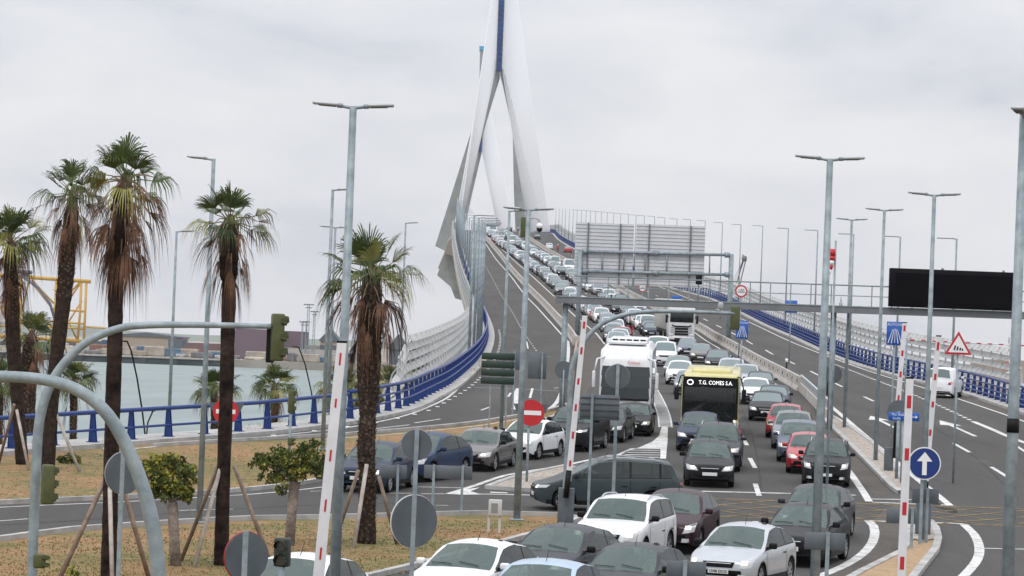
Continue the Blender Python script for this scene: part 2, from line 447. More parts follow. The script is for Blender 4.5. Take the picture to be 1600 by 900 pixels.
# --- water, shores, hills
def wave_mat():
    m = bpy.data.materials.new('sea_water'); m.use_nodes = True; nt = m.node_tree; b = nt.nodes['Principled BSDF']
    b.inputs['Base Color'].default_value = (.15, .205, .195, 1); b.inputs['Roughness'].default_value = .38; b.inputs['Specular IOR Level'].default_value = .5
    tc = nt.nodes.new('ShaderNodeTexCoord')
    for k, (sc_, st, d) in enumerate((((.5, .09, 1), .55, .35), ((.12, .02, 1), .5, .8))):
        mp = nt.nodes.new('ShaderNodeMapping'); mp.inputs['Scale'].default_value = sc_
        n = nt.nodes.new('ShaderNodeTexNoise'); n.inputs['Scale'].default_value = 1; n.inputs['Detail'].default_value = 6
        nt.links.new(tc.outputs['Object'], mp.inputs[0]); nt.links.new(mp.outputs[0], n.inputs['Vector'])
        bp = nt.nodes.new('ShaderNodeBump'); bp.inputs['Strength'].default_value = st; bp.inputs['Distance'].default_value = d
        nt.links.new(n.outputs[0], bp.inputs['Height'])
        if k: nt.links.new(last.outputs[0], bp.inputs['Normal'])
        last = bp
        if k:
            r = nt.nodes.new('ShaderNodeValToRGB'); r.color_ramp.elements[0].position = .35; r.color_ramp.elements[0].color = (.12, .175, .17, 1)
            r.color_ramp.elements[1].position = .65; r.color_ramp.elements[1].color = (.175, .235, .222, 1)
            nt.links.new(n.outputs[0], r.inputs[0]); nt.links.new(r.outputs[0], b.inputs['Base Color'])
    nt.links.new(last.outputs[0], b.inputs['Normal'])
    return m
mb = MB(); mb.quad((-9000, -200, 0), (9000, -200, 0), (9000, 14000, 0), (-9000, 14000, 0))
tag(mb.build('water', wave_mat()), kind='structure')
scrub = layered_mat('scrub_ground', [(.35, (.12, .13, .05)), (.6, (.27, .22, .11))], .05, [(.35, (.10, .11, .04)), (.65, (.33, .28, .17))], .5, .5, bump=.5, bscale=2)
quayland = layered_mat('port_ground', [(.35, (.28, .25, .21)), (.65, (.40, .37, .33))], .01, [(.35, (.2, .18, .15)), (.65, (.42, .38, .33))], .06, .5, bump=.1, bscale=1)
mb = MB()
shore = [(-80, -50, 1.2), (-80, 150, 1.2), (-34, 190, 1.2), (-13, 232, 1.2), (-20, 420, 1.2), (-38, 740, 1.2), (-40, 1012, 1.2), (4000, 1012, 1.2), (4000, -50, 1.2)]
i0 = len(mb.v)
for p in shore: mb.addv(p)
for p in shore: mb.addv((p[0], p[1], -1))
n = len(shore); mb.face(list(range(n))[::-1]); [mb.face((k, n + k, n + (k+1) % n, (k+1) % n)) for k in range(n)]
tag(mb.build('shore_ground', scrub), kind='structure')
mb = MB()
mb.box((0, 5510, 1.2), (12000, 9000, 2.4))
tag(mb.build('far_shore', quayland), kind='structure')
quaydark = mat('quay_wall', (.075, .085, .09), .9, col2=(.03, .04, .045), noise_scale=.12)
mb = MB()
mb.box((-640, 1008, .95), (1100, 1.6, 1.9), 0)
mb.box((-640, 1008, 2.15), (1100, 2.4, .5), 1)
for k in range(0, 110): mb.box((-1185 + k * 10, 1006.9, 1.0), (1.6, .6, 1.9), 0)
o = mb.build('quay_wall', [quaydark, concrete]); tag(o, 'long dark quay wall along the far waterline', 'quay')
hillm = mat('hill_scrub', (.16, .19, .15), .95, noise_amt=.2, noise_scale=.002)
mb = MB(); pr = []
for k in range(121):
    x = -4500 + k * 60
    h = 14 + 10 * noise.noise(Vector((x * .0012, 3, 0))) + 4 * noise.noise(Vector((x * .006, 7, 0)))
    pr.append((x, max(3, h * (1.25 if x < -900 else .8))))
for (x0, h0), (x1, h1) in zip(pr[:-1], pr[1:]):
    mb.quad((x0, 7000, 2.4), (x1, 7000, 2.4), (x1, 7500, h1 + 8.5), (x0, 7500, h0 + 8.5)); mb.quad((x0, 7500, h0 + 8.5), (x1, 7500, h1 + 8.5), (x1, 8400, 2), (x0, 8400, 2))
tag(mb.build('hills', hillm), kind='structure')

# --- grass land and its embankment
A_PX = [(240, 698), (330, 687)] # start of the ramp asphalt
land_l = offset([p for p in fence_l if p[1] < 236], -1.6)
land_r = offset([p for p in fence_r if p[1] < 236], 2.2)
outline = [(-34, 20)] + [(-34, land_l[0][1])] + land_l + [(land_r[-1][0], land_l[-1][1])] + land_r[::-1] + [(land_r[0][0] + 3, 20)]
mb = MB(); drape(mb, outline, 0)
o = mb.build('ground', grassm); tag(o, kind='structure')
mb = MB()
edge = [(-34, land_l[0][1])] + land_l
outer = offset(edge, -5)
for a, b, c, d in zip(edge[:-1], edge[1:], outer[:-1], outer[1:]):
    mb.quad((a[0], a[1], Zr(a[1])), (b[0], b[1], Zr(b[1])), (d[0], d[1], 1.15), (c[0], c[1], 1.15))
outer_r = offset(land_r, 6)
for a, b, c, d in zip(land_r[:-1], land_r[1:], outer_r[:-1], outer_r[1:]):
    mb.quad((b[0], b[1], Zr(b[1])), (a[0], a[1], Zr(a[1])), (c[0], c[1], 1.15), (d[0], d[1], 1.15))
tag(mb.build('embankment', scrub), kind='structure')

# --- asphalt
f0 = [p for p in fence_l if p[1] < 1e9]
start_l = XY(330, 684)
fl = [p for p in fence_l if p[0] > XY(380, 680)[0] or p[1] > 150]
bottom = [(1900, 1150), (1500, 1400), (700, 1400), (300, 1050), (380, 962), (560, 906), (700, 872), (780, 850), (905, 812), (871, 806), (750, 803), (640, 806), (500, 810), (400, 811), (222, 821), (111, 829), (0, 844),
          (-170, 862), (-170, 803), (0, 789), (155, 782), (289, 775), (400, 767), (507, 752), (560, 735), (600, 722), (700, 700), (800, 675), (862, 655), (886, 641), (889, 634),
          (870, 640), (852, 645), (800, 654), (750, 662), (700, 668), (587, 678), (500, 684), (400, 689), (300, 695), (240, 698)]
road_out = fl + fence_r[::-1] + [XY(*p) for p in bottom]
mb = MB(); drape(mb, road_out, .004)
tag(mb.build('road', asphalt), kind='structure')
# deck slab under the bridge part
mb = MB()
left_d = [p for p in offset(fence_l, -1.7) if p[1] > 226]; right_d = [p for p in offset(fence_r, 2.3) if p[1] > 226]
def slab(mb, Lp, Rp, th, inset):
    ys = [226 + k * 6 for k in range(int((2150 - 226) / 6))]
    rows = []
    for Y in ys:
        a, b = x_at(Lp, Y), x_at(Rp, Y); z = Zr(Y) - .05
        rows.append([(a, Y, z), (b, Y, z), (b, Y, z - .9), (b - inset, Y, z - th), (a + inset, Y, z - th), (a, Y, z - .9)])
    for r0, r1 in zip(rows[:-1], rows[1:]):
        for j in range(6): mb.quad(r0[j], r0[(j+1) % 6], r1[(j+1) % 6], r1[j])
slab(mb, left_d, right_d, 2.8, 5)
tag(mb.build('bridge_deck', concrete), 'long concrete deck carrying the roads up over the water', 'bridge deck')
# piers below the deck
for k, Y in enumerate((330, 420, 510, 600, 690, 780, 870, 960, 1060, 1170)):
    cx = (x_at(fence_l, Y) + x_at(fence_r, Y)) / 2; top = Zr(Y) - 2.9
    mb = MB(); mb.rbox((0, 0, top / 2), (9, 2.6, top), .5)
    o = mb.build('bridge_pier', pylonc, loc=(cx, Y, 0)); tag(o, f"{['first','second','third','fourth','fifth','sixth','seventh','eighth','ninth','tenth'][k]} plain concrete pier from the near shore under the bridge deck", 'pier', 'piers under the bridge deck')

# --- worn strips and raised borders
BARR1_PX = [(752, 366), (768, 384), (785, 404), (800, 424), (825, 452), (853, 481), (879, 510), (892, 527), (901, 541)]
SH1_PX = [(755, 363), (770, 377), (783, 388), (802, 406), (833, 433), (867, 464), (882, 478), (928, 518), (945, 538)]
BARR2_PX = [(812, 365), (840, 383), (867, 400), (890, 413), (951, 443), (984, 463), (1020, 482), (1089, 515), (1120, 534), (1143, 547), (1180, 570), (1215, 590), (1251, 611)]
barr1 = PL(BARR1_PX); sh1 = PL(SH1_PX); barr2 = PL(BARR2_PX)
mb = MB()
drape(mb, barr1 + [XY(898, 560), XY(890, 620), XY(905, 634), XY(925, 600), XY(935, 560)] + sh1[::-1], .008)
edge_r = PL([(1900, 760), (1700, 695), (1576, 650), (1484, 619), (1416, 598), (1340, 574), (1250, 540), (1160, 499), (1050, 456), (960, 420), (900, 394)])
fr_in = offset([p for p in fence_r if edge_r[0][1] < p[1] < edge_r[-1][1]], -.75)
drape(mb, fr_in + edge_r[::-1], .008)
drape(mb, [XY(*p) for p in ((1262, 628), (1275, 652), (1289, 663), (1360, 735), (1396, 770), (1372, 778), (1326, 735), (1285, 690), (1245, 645))], .008)
drape(mb, [XY(*p) for p in ((1404, 786), (1417, 822), (1417, 845), (1403, 866), (1375, 880), (1339, 898), (1300, 920), (1296, 896), (1337, 874), (1362, 846), (1365, 825), (1358, 816), (1380, 800))], .008)
tag(mb.build('worn_asphalt', asphalt_warm), kind='structure')
mb = MB()
profile_run(mb, fence_l, [(-1.5, -.3), (.72, -.3), (.72, .16), (-1.5, .16)], 0)
profile_run(mb, fence_r, [(-.75, -.3), (2.2, -.3), (2.2, .16), (-.75, .16)], 0)
o = mb.build('kerb_walk', kerbm); tag(o, kind='structure')
def island(name, px, m, kerb_w=.22, h=.13, world_pts=None):
    pts = world_pts or [XY(*p) for p in px]
    # make counter-clockwise
    ar = sum(a[0]*b[1] - b[0]*a[1] for a, b in zip(pts, pts[1:] + pts[:1]))
    if ar < 0: pts = pts[::-1]
    cl = pts + [pts[0]]
    k = MB()
    profile_run(k, cl, [(-kerb_w, -.05), (0, -.05), (0, h), (-kerb_w, h)], 0)
    top = MB(); drape(top, pts, h - .03)
    g = top.build(name, m); tag(g, kind='structure')
    kb = k.build('kerb', kerbm); tag(kb, kind='structure')
g_isl = [(757, 764), (780, 755), (808, 746), (845, 738), (884, 730), (915, 733), (935, 745), (920, 760), (895, 770), (831, 769), (795, 767)]
island('gravel_island', g_isl, gravelm)
island('gravel_median', [(1277, 652), (1289, 661), (1325, 697), (1360, 733), (1390, 764), (1402, 772), (1413, 771), (1419, 763), (1410, 742), (1395, 722), (1368, 695), (1337, 673), (1306, 654), (1290, 648)], gravelm)
island('sandy_island', [(1403, 866), (1416, 847), (1417, 826), (1428, 817), (1445, 815), (1459, 819), (1468, 830), (1472, 845), (1468, 862), (1450, 885), (1420, 925), (1380, 980), (1250, 1080), (1240, 980), (1300, 920), (1339, 898), (1375, 880)], sandm)
mb = MB(); drape(mb, [XY(*p) for p in ((1419, 826), (1428, 819), (1445, 817), (1458, 821), (1466, 831), (1469, 846), (1440, 852), (1418, 846))], .125)
tag(mb.build('gravel_patch', gravelm), kind='structure')
# kerbs along the grass edges
mb = MB()
for px in ([(-170, 802), (0, 788), (155, 781), (289, 774), (400, 766), (507, 751), (560, 734), (600, 721), (700, 699), (800, 674), (862, 654), (885, 641), (889, 635)],
           [(-170, 863), (0, 845), (111, 830), (222, 822), (400, 812), (500, 811), (640, 807), (750, 804), (871, 807), (905, 813), (780, 852), (560, 908)],
           [(889, 633), (870, 639), (852, 644), (800, 653), (750, 661), (700, 667), (587, 677), (500, 683), (400, 688), (240, 698)]):
    profile_run(mb, PL(px, 1.5), [(-.1, -.05), (.1, -.05), (.1, .13), (-.1, .13)], 0)
tag(mb.build('kerb', kerbm), kind='structure')

# --- painted markings
mb = MB()
L = lambda px, w=.12, st=1.5: stripe(mb, PL(px, st), w)
stripe(mb, resample([XY(*p) for p in [(200, 702), (400, 684), (539, 669), (587, 660), (624, 652), (660, 640), (701, 620), (730, 590), (752, 564), (764, 544), (768, 528), (764, 510), (758, 496), (754, 482), (752, 450), (752, 420), (754, 390), (757, 370)]], 2), .15)
stripe(mb, PL([(757, 378), (775, 405), (796, 429), (823, 464), (839, 480), (858, 501), (875, 520), (887, 533)]), .17)
L([(887, 533), (888, 548), (886, 566)], .3)
L([(877, 613), (872, 625), (864, 635), (850, 644)], .22)
stripe(mb, [p for p in sh1], .17)
L([(946, 541), (958, 556), (970, 575)], .17)
stripe(mb, edge_r, .17)
stripe(mb, offset(resample(barr2[10:-2], 2), .95), .15)
L([(1285, 625), (1303, 639), (1360, 688), (1420, 738), (1484, 790)], .26)
L([(1058, 767), (1200, 770.5), (1337, 774)], .3)
L([(1300, 706), (1326, 736), (1345, 763), (1358, 784)], .26)
def dash(px, w=.18): stripe(mb, PL(px, 1.5), w)
for d in ([(1159, 681), (1167, 696)], [(1171.5, 716), (1180, 731.6)], [(1180, 756), (1186, 775)], [(1180, 815), (1188, 823)], [(997, 527), (1004, 532)],
          [(1146, 655), (1153, 668)], [(1166, 532), (1176, 538)], [(1196, 547), (1208, 554)], [(1229, 563), (1242, 569)], [(1266, 580), (1280, 587)], [(1303, 598), (1316, 604.5)],
          [(1350, 620), (1365, 627)], [(1490, 693), (1515, 707)], [(1549, 730), (1575, 746)], [(1141, 519), (1150, 523.5)], [(1119, 508), (1127, 512)], [(1099, 498), (1106, 501.5)]):
    dash(d)
rl = PL([(1099, 498), (1060, 478), (1000, 450), (950, 430), (900, 404), (858, 380)])
for (p, t) in at_dist(rl, 17, 17): stripe(mb, resample([p, (p[0] + t[0]*5, p[1] + t[1]*5)], 2.5), .13)
cl_ = PL([(997, 527), (975, 508), (945, 483), (915, 458), (880, 433), (850, 409), (820, 386), (792, 368)])
for (p, t) in at_dist(cl_, 17, 12): stripe(mb, resample([p, (p[0] + t[0]*5, p[1] + t[1]*5)], 2.5), .13)
ll = PL([(838, 548), (820, 522), (800, 487), (785, 464), (770, 436), (757, 412), (753, 395)])
for (p, t) in at_dist(ll, 6, 0): stripe(mb, resample([p, (p[0] + t[0]*1.8, p[1] + t[1]*1.8)], 1), .12)
tl = PL([(1306, 570), (1340, 583), (1415, 612), (1465, 633), (1521, 659)])
for (p, t) in at_dist(tl, 2.4, 0): stripe(mb, resample([p, (p[0] + t[0]*1.2, p[1] + t[1]*1.2)], 1), .22)
L([(1521, 659), (1550, 671), (1580, 684), (1640, 706), (1720, 738)], .32)
L([(1580, 692), (1612, 712), (1700, 760)], .15)
# arrows on the right carriageway
def arrow(tip, tail, w):
    a, b = Vector(XY(*tip)), Vector(XY(*tail)); d = (b - a).normalized(); n_ = Vector((-d.y, d.x))
    L1 = (b - a).length; h = L1 * .34
    drape(mb, [tuple(a), tuple(a + d*h + n_*w*3.4), tuple(a + d*h + n_*w*.7), tuple(b + n_*w*.7), tuple(b - n_*w*.7), tuple(a + d*h - n_*w*.7), tuple(a + d*h - n_*w*3.4)], .012, 0)
arrow((1468, 657), (1524, 682), .16); arrow((1360, 650), (1403, 671), .16)
# crossing road and exit lane lines
L([(-170, 807), (0, 793), (160, 789 - 3), (289, 779), (400, 772), (507, 761), (560, 748)], .12)
L([(-60, 819), (44, 811)], .1); L([(280, 798), (364, 796)], .1); L([(485, 768), (503, 767.5)], .1); L([(603, 771), (643, 771)], .14); L([(658, 772), (695, 772)], .14)
L([(653, 761), (735, 763)], .14); L([(680, 790), (700, 790)], .1)
drape(mb, [XY(*p) for p in ((702, 772.5), (722, 766), (750, 762), (735, 768), (752, 773), (728, 773.5))], .012)
L([(700, 772), (745, 758), (790, 743), (835, 735), (884, 727), (925, 718), (961, 712)], .2)
L([(700, 772), (770, 772.5), (831, 774), (900, 776)], .2)
L([(766, 769.5), (793, 770.5)], .35)
for px in ([(587, 670), (640, 664)], [(648, 661), (688, 655)], [(752, 641), (766, 636)], [(794, 620), (798, 614)], [(866, 607), (872, 606)], [(830, 560), (836, 559)], [(851, 557), (860, 558)], [(823, 534), (825, 545)]):
    L(px, .12)
L([(804, 640), (808, 612), (811, 607)], .3); L([(828, 622), (832, 607)], .14)
L([(740, 605.5), (800, 607), (850, 610), (892, 612)], .16)
L([(500, 700 - 13), (587, 681), (750, 665), (850, 647)], .1)
# ladder marking beside the coach
lad = PL([(1008, 586), (1016, 602), (1028, 625), (1037, 648), (1040, 668)], 1)
for (p, t) in at_dist(lad, 1.15, 0):
    n_ = (t[1], -t[0]); stripe(mb, [(p[0] - n_[0]*.28, p[1] - n_[1]*.28), (p[0] + n_[0]*.28, p[1] + n_[1]*.28)], .5)
stripe(mb, offset(lad, .30), .07); stripe(mb, offset(lad, -.30), .07)
drape(mb, [XY(*p) for p in ((957, 713), (1000, 699), (1020, 690), (1030, 681), (1034, 667), (1043.5, 667), (1043, 690), (1040.5, 717), (1031.5, 717), (1032, 702), (985, 701))], .012)
for k in range(4):
    y = 703.5 + k * 3.6; L([(984 - k*4, y), (1031, y + .6)], .28)
drape(mb, [XY(*p) for p in ((957, 713), (985, 701), (982, 704), (966, 713.5), (975, 718), (1031, 718.5), (1031, 720), (965, 718))], .012)
# island surrounds, right foreground
L([(1359, 814), (1386, 815)], .25)
L([(1357, 814), (1365, 822), (1367, 832), (1363, 848), (1350, 864), (1337, 874), (1320, 884), (1300, 893), (1275, 903), (1230, 925)], .28)
L([(1456, 817), (1480, 817.5), (1505, 819)], .25)
L([(1505, 819), (1521, 834), (1529, 850), (1530, 866), (1523, 881), (1508, 898), (1480, 925)], .28)
L([(1535, 857), (1600, 858.5), (1700, 861)], .18)
L([(1358, 780), (1424, 781)], .22); L([(1363, 785), (1434, 788)], .22)
L([(1484, 790), (1470, 789)], .25)
tag(mb.build('road_markings', white_line), kind='structure')
mb = MB()
TL, TR, BR, BL = [Vector(XY(*p)) for p in ((1046, 777), (1625, 796), (1632, 824), (1040, 805))]
for a, b in ((TL, TR), (TR, BR), (BR, BL), (BL, TL)): stripe(mb, resample([tuple(a), tuple(b)], 1.5), .16, .011)
nn_ = 7
for k in range(-5, nn_ + 6):
    for sg in (1, -1):
        t0, t1 = k / nn_, (k + 3.0 * sg) / nn_
        a0, a1 = t0, t1
        s0, s1 = 0.0, 1.0
        # clip to the box
        if a1 != a0:
            for lim in (0.0, 1.0):
                pass
        def pt(s): 
            t = a0 + (a1 - a0) * s
            return t, (TL.lerp(TR, t)).lerp(BL.lerp(BR, t), s)
        seg = [pt(q / 12) for q in range(13)]; run = [tuple(p) for t, p in seg if -.001 <= t <= 1.001]
        if len(run) > 1: stripe(mb, run, .11, .0125 if sg > 0 else .0140)
tag(mb.build('box_junction_markings', yellow_line), kind='structure')

# --- seams and repairs in the asphalt
seam = mat('tar_seam', (.028, .027, .026), .8, col2=(.055, .053, .05), noise_scale=1.5, spec=.2)
patchm = mat('asphalt_patch', (.054, .053, .051), .85, col2=(.072, .070, .067), noise_scale=2.5, spec=.25); patchl = mat('asphalt_patch_pale', (.095, .09, .085), .9, col2=(.07, .067, .063), noise_scale=2, spec=.2)
mb = MB()
for px, w in (([(1189, 772), (1187, 740), (1180, 700), (1168, 660), (1150, 620)], .06), ([(1050, 760), (1046, 720), (1040, 690)], .05), ([(1455, 800), (1400, 740), (1345, 690), (1290, 640), (1220, 585)], .05), ([(1592, 780), (1530, 720), (1450, 660), (1370, 612), (1290, 575)], .05),
              ([(-100, 826), (100, 815), (300, 800), (480, 790), (640, 786), (820, 787)], .05), ([(1160, 900), (1200, 850), (1260, 830)], .04), ([(855, 640), (842, 590), (824, 545), (805, 505)], .05), ([(1052, 626), (1090, 629), (1130, 632)], .05), ([(905, 558), (935, 559), (962, 560)], .05), ([(1380, 640), (1440, 668), (1560, 700)], .04)):
    stripe(mb, PL(px, 1.5), w, .009)
tag(mb.build('road_seams', seam), kind='structure')
random.seed(19)
mb = MB()
for i in range(34):
    x0, y0 = random.choice([(random.uniform(1050, 1340), random.uniform(690, 830)), (random.uniform(1330, 1600), random.uniform(640, 880)), (random.uniform(780, 1000), random.uniform(560, 720)), (random.uniform(1330, 1600), random.uniform(640, 880))]); c_ = XY(x0, y0)
    a_, b2_ = random.uniform(.15, .55), random.uniform(.6, 3.2); drape(mb, [(c_[0] + a_ * math.cos(t * PI / 6) * random.uniform(.6, 1), c_[1] + b2_ * math.sin(t * PI / 6) * random.uniform(.6, 1)) for t in range(12)], .0065, 0 if random.random() < .7 else 1)
tag(mb.build('road_stains', [patchm, patchl]), kind='structure')
# --- concrete barriers
NJ = [(-.30, 0), (.30, 0), (.30, .08), (.16, .32), (.09, .88), (-.09, .88), (-.16, .32), (-.30, .08)]
deckc = resample([barr1[0]] + [(deck_l[k][0] * .66 + deck_r[k][0] * .34, deck_l[k][1]) for k in (0, 2, 4)], 4)
mb = MB(); profile_run(mb, barr1[::-1] + deckc[1:], NJ)
o = mb.build('concrete_barrier', concrete); tag(o, 'pinkish concrete barrier dividing the empty left ramp from the queueing traffic', 'barrier')
deckc2 = resample([barr2[0]] + [(deck_l[k][0] * .34 + deck_r[k][0] * .66, deck_l[k][1]) for k in (0, 2, 4)], 4)
mb = MB(); profile_run(mb, barr2[::-1] + deckc2[1:], NJ)
ob = mb.build('concrete_barrier', concrete); tag(ob, 'pale concrete median barrier with dark slots, right of the queueing traffic', 'barrier')
for (p, t) in at_dist(barr2[::-1], 5.2, 1.5)[:30]:
    mb = MB(); q = (p[0] - t[1]*.13, p[1] + t[0]*.13, Zr(p[1]) + .58); mb.box(q, (.07, .10, .20), 0); mb.build('drain_slot', mat('slot_shade', (.03, .03, .03), .9), ob)
e1 = empty('crash_cushion', P(901, 542)); base = e1.location.copy()
tag(e1, 'concrete barrier end with rusty steel nose at the foot of the left ramp', 'barrier end')
mb = MB(); pl = [Vector(XY(901, 541)), Vector(XY(897, 570)), Vector(XY(892, 620)), Vector(XY(890, 632))]
i_ = 0
profile_run(mb, resample([tuple(p) for p in pl], 1.5), [(-.09, 0), (.09, 0), (.09, .55), (-.09, .55)])
mb.v = [(x - base.x, y - base.y, z - base.z) for x, y, z in mb.v]; mb.build('steel_rail', mat('rusty_rail', (.42, .33, .27), .8, col2=(.25, .15, .1), noise_scale=1.5), e1)
mb = MB(); mb.rbox((0, 0, .5), (.8, 1.1, 1.0), .12); mb.build('end_block', concrete, e1)
# steel barrier on the right median
e1 = empty('steel_barrier', P(1251, 611)); base = e1.location.copy(); tag(e1, 'short grey steel barrier with square openings after the concrete median barrier', 'barrier')
ln = PL([(1251, 609), (1270, 628), (1296, 656)], .8)
mb = MB(); profile_run(mb, ln, [(-.22, 0), (.22, 0), (.15, .5), (-.15, .5)]); mb.v = [(x-base.x, y-base.y, z-base.z) for x, y, z in mb.v]; mb.build('concrete_foot', concrete, e1)
mb = MB(); profile_run(mb, ln, [(-.06, .78), (.06, .78), (.06, .95), (-.06, .95)])
mb.v = [(x-base.x, y-base.y, z-base.z) for x, y, z in mb.v]; mb.build('top_rail', galv_l, e1)
for p, t in at_dist(ln, .9, .2):
    mb = MB(); mb.box((p[0]-base.x, p[1]-base.y, Zr(p[1]) + .65 - base.z), (.12, .25, .32)); mb.build('post', galv_l, e1)

# --- blue railings
def railing(pl, label, name, sgn, rails, spacing=2.7, h=1.35, maxn=100):
    root = empty(name, (pl[0][0], pl[0][1], Zr(pl[0][1]))); b0 = root.location.copy(); tag(root, label, 'railing')
    pts = at_dist(pl, spacing, .4); proto = None; far = MB()
    pm = MB(); pm.prism([(-.05, -.15, .16), (.05, -.15, .16), (.05, -.15, .16)], (0, 0, 0)) if 0 else None
    for k, (p, t) in enumerate(pts):
        nx, ny = t[1], -t[0]       # towards the right of travel along the line
        def make(mb_, o3):
            q = lambda s_, u, z: (o3[0] + nx*s_*sgn + t[0]*u, o3[1] + ny*s_*sgn + t[1]*u, o3[2] + z)
            for u in (-.07, .045):
                mb_.prism([q(-.16, u, .16), q(.16, u, .16), q(.02, u, h), q(-.10, u, h)], (t[0]*.025, t[1]*.025, 0))
            mb_.prism([q(-.13, -.07, .16), q(-.09, -.07, .16), q(-.06, -.07, h), q(-.09, -.07, h)], (t[0]*.14, t[1]*.14, 0))
            mb_.prism([q(-.2, -.15, .16), q(.2, -.15, .16), q(.2, -.15, .19), q(-.2, -.15, .19)], (t[0]*.3, t[1]*.3, 0))
        o3 = (p[0], p[1], Zr(p[1]))
        if k < maxn:
            mb_ = MB(); make(mb_, (0, 0, 0)); o = mb_.build('post', bluem, root); o.location = Vector(o3) - b0
        else: make(far, tuple(Vector(o3) - b0))
    if far.v: tag(far.build('post_row', bluem, root), kind='stuff')
    for (s_, z, rr) in rails:
        mb_ = MB(); l2 = offset(pl, s_*sgn)
        mb_.tube([(p[0]-b0.x, p[1]-b0.y, Zr(p[1]) + z - b0.z) for p in l2], rr, 8)
        mb_.build('rail', bluem, root)
cut = [i for i, p in enumerate(fence_l) if p[0] > XY(560, 655)[0]][0]
railing(fence_l[:cut], 'blue railing with two rails above the grass beside the water', 'bridge_railing', 1, [(-.02, 1.28, .085), (.05, .62, .05)])
railing([p for p in fence_l[cut-1:] if p[1] < 1500], 'blue railing with three rails curving up the left side of the bridge', 'bridge_railing', 1, [(-.02, 1.35, .085), (.04, .95, .05), (.08, .58, .05)])
railing([p for p in fence_r if p[1] < 1500], 'blue railing with close posts along the right side of the bridge', 'bridge_railing', -1, [(-.02, 1.35, .08), (.04, .98, .05), (.08, .66, .05), (.1, .38, .05)])

# --- white wind screens outside the railings
def screen(pl, sgn, label, off=1.45):
    root = empty('wind_screen', (pl[0][0], pl[0][1], Zr(pl[0][1]))); b0 = root.location.copy(); tag(root, label, 'wind screen')
    base = offset(pl, off * sgn)
    prof = [(0, .1), (.22, .9), (.30, 1.7), (.22, 2.5), (0, 3.15)]
    far = MB()
    pts = at_dist(base, 4.0, 0)
    n_total = len(pts)
    def hscale(k): return min(1, .28 + k * .24)
    for k, (p, t) in enumerate(pts):
        nx, ny = t[1]*sgn, -t[0]*sgn; hs = hscale(k)
        def rib(mb_, o3):
            q = [(o3[0] + nx*a, o3[1] + ny*a, o3[2] + b*hs) for a, b in prof]
            mb_.tube(q, [.09, .085, .075, .065, .04], 4)
        if k < 95:
            mb_ = MB(); rib(mb_, (0, 0, 0)); o = mb_.build('rib', galv_l, root); o.location = Vector((p[0], p[1], Zr(p[1]))) - b0
        else: rib(far, tuple(Vector((p[0], p[1], Zr(p[1]))) - b0))
    if far.v: tag(far.build('rib_row', galv_l, root), kind='stuff')
    for (z0, s0) in ((.75, .18), (1.35, .27), (1.95, .27), (2.5, .2), (2.98, .06)):
        mb_ = MB()
        for k in range(len(pts) - 1):
            (p, t), (p2, t2) = pts[k], pts[k+1]; nx, ny = t[1]*sgn, -t[0]*sgn
            hs0, hs1 = hscale(k), hscale(k+1)
            if z0 * .99 > 3.1 * hs0 + .3: continue
            ins = .06
            for half in (0, 1):
                a = Vector(p).lerp(Vector(p2), half*.5 + ins*.5); b = Vector(p).lerp(Vector(p2), half*.5 + .5 - ins*.5)
                za, zb = Zr(a.y), Zr(b.y); w2 = .17
                ha = hs0 + (hs1-hs0)*(half*.5); hb = hs0 + (hs1-hs0)*(half*.5+.5)
                P0 = [(a.x + nx*(s0-.16), a.y + ny*(s0-.16), za + (z0-w2)*ha), (b.x + nx*(s0-.16), b.y + ny*(s0-.16), zb + (z0-w2)*hb),
                      (b.x + nx*(s0+.12), b.y + ny*(s0+.12), zb + (z0+w2)*hb), (a.x + nx*(s0+.12), a.y + ny*(s0+.12), za + (z0+w2)*ha)]
                P0 = [tuple(Vector(q) - b0) for q in P0]
                mb_.prism(P0, (-nx*.03, -ny*.03, .02))
        mb_.build('louvre', louvrem, root)
scr_l = [p for p in fence_l if XY(650, 632)[1] < p[1] < 1300]
screen(scr_l, -1, 'pale louvred wind screen curving up outside the left railing')
scr_r = [p for p in fence_r if p[1] > XY(1583, 637)[1] and p[1] < 1300]
screen(scr_r, 1, 'pale louvred wind screen outside the right railing')

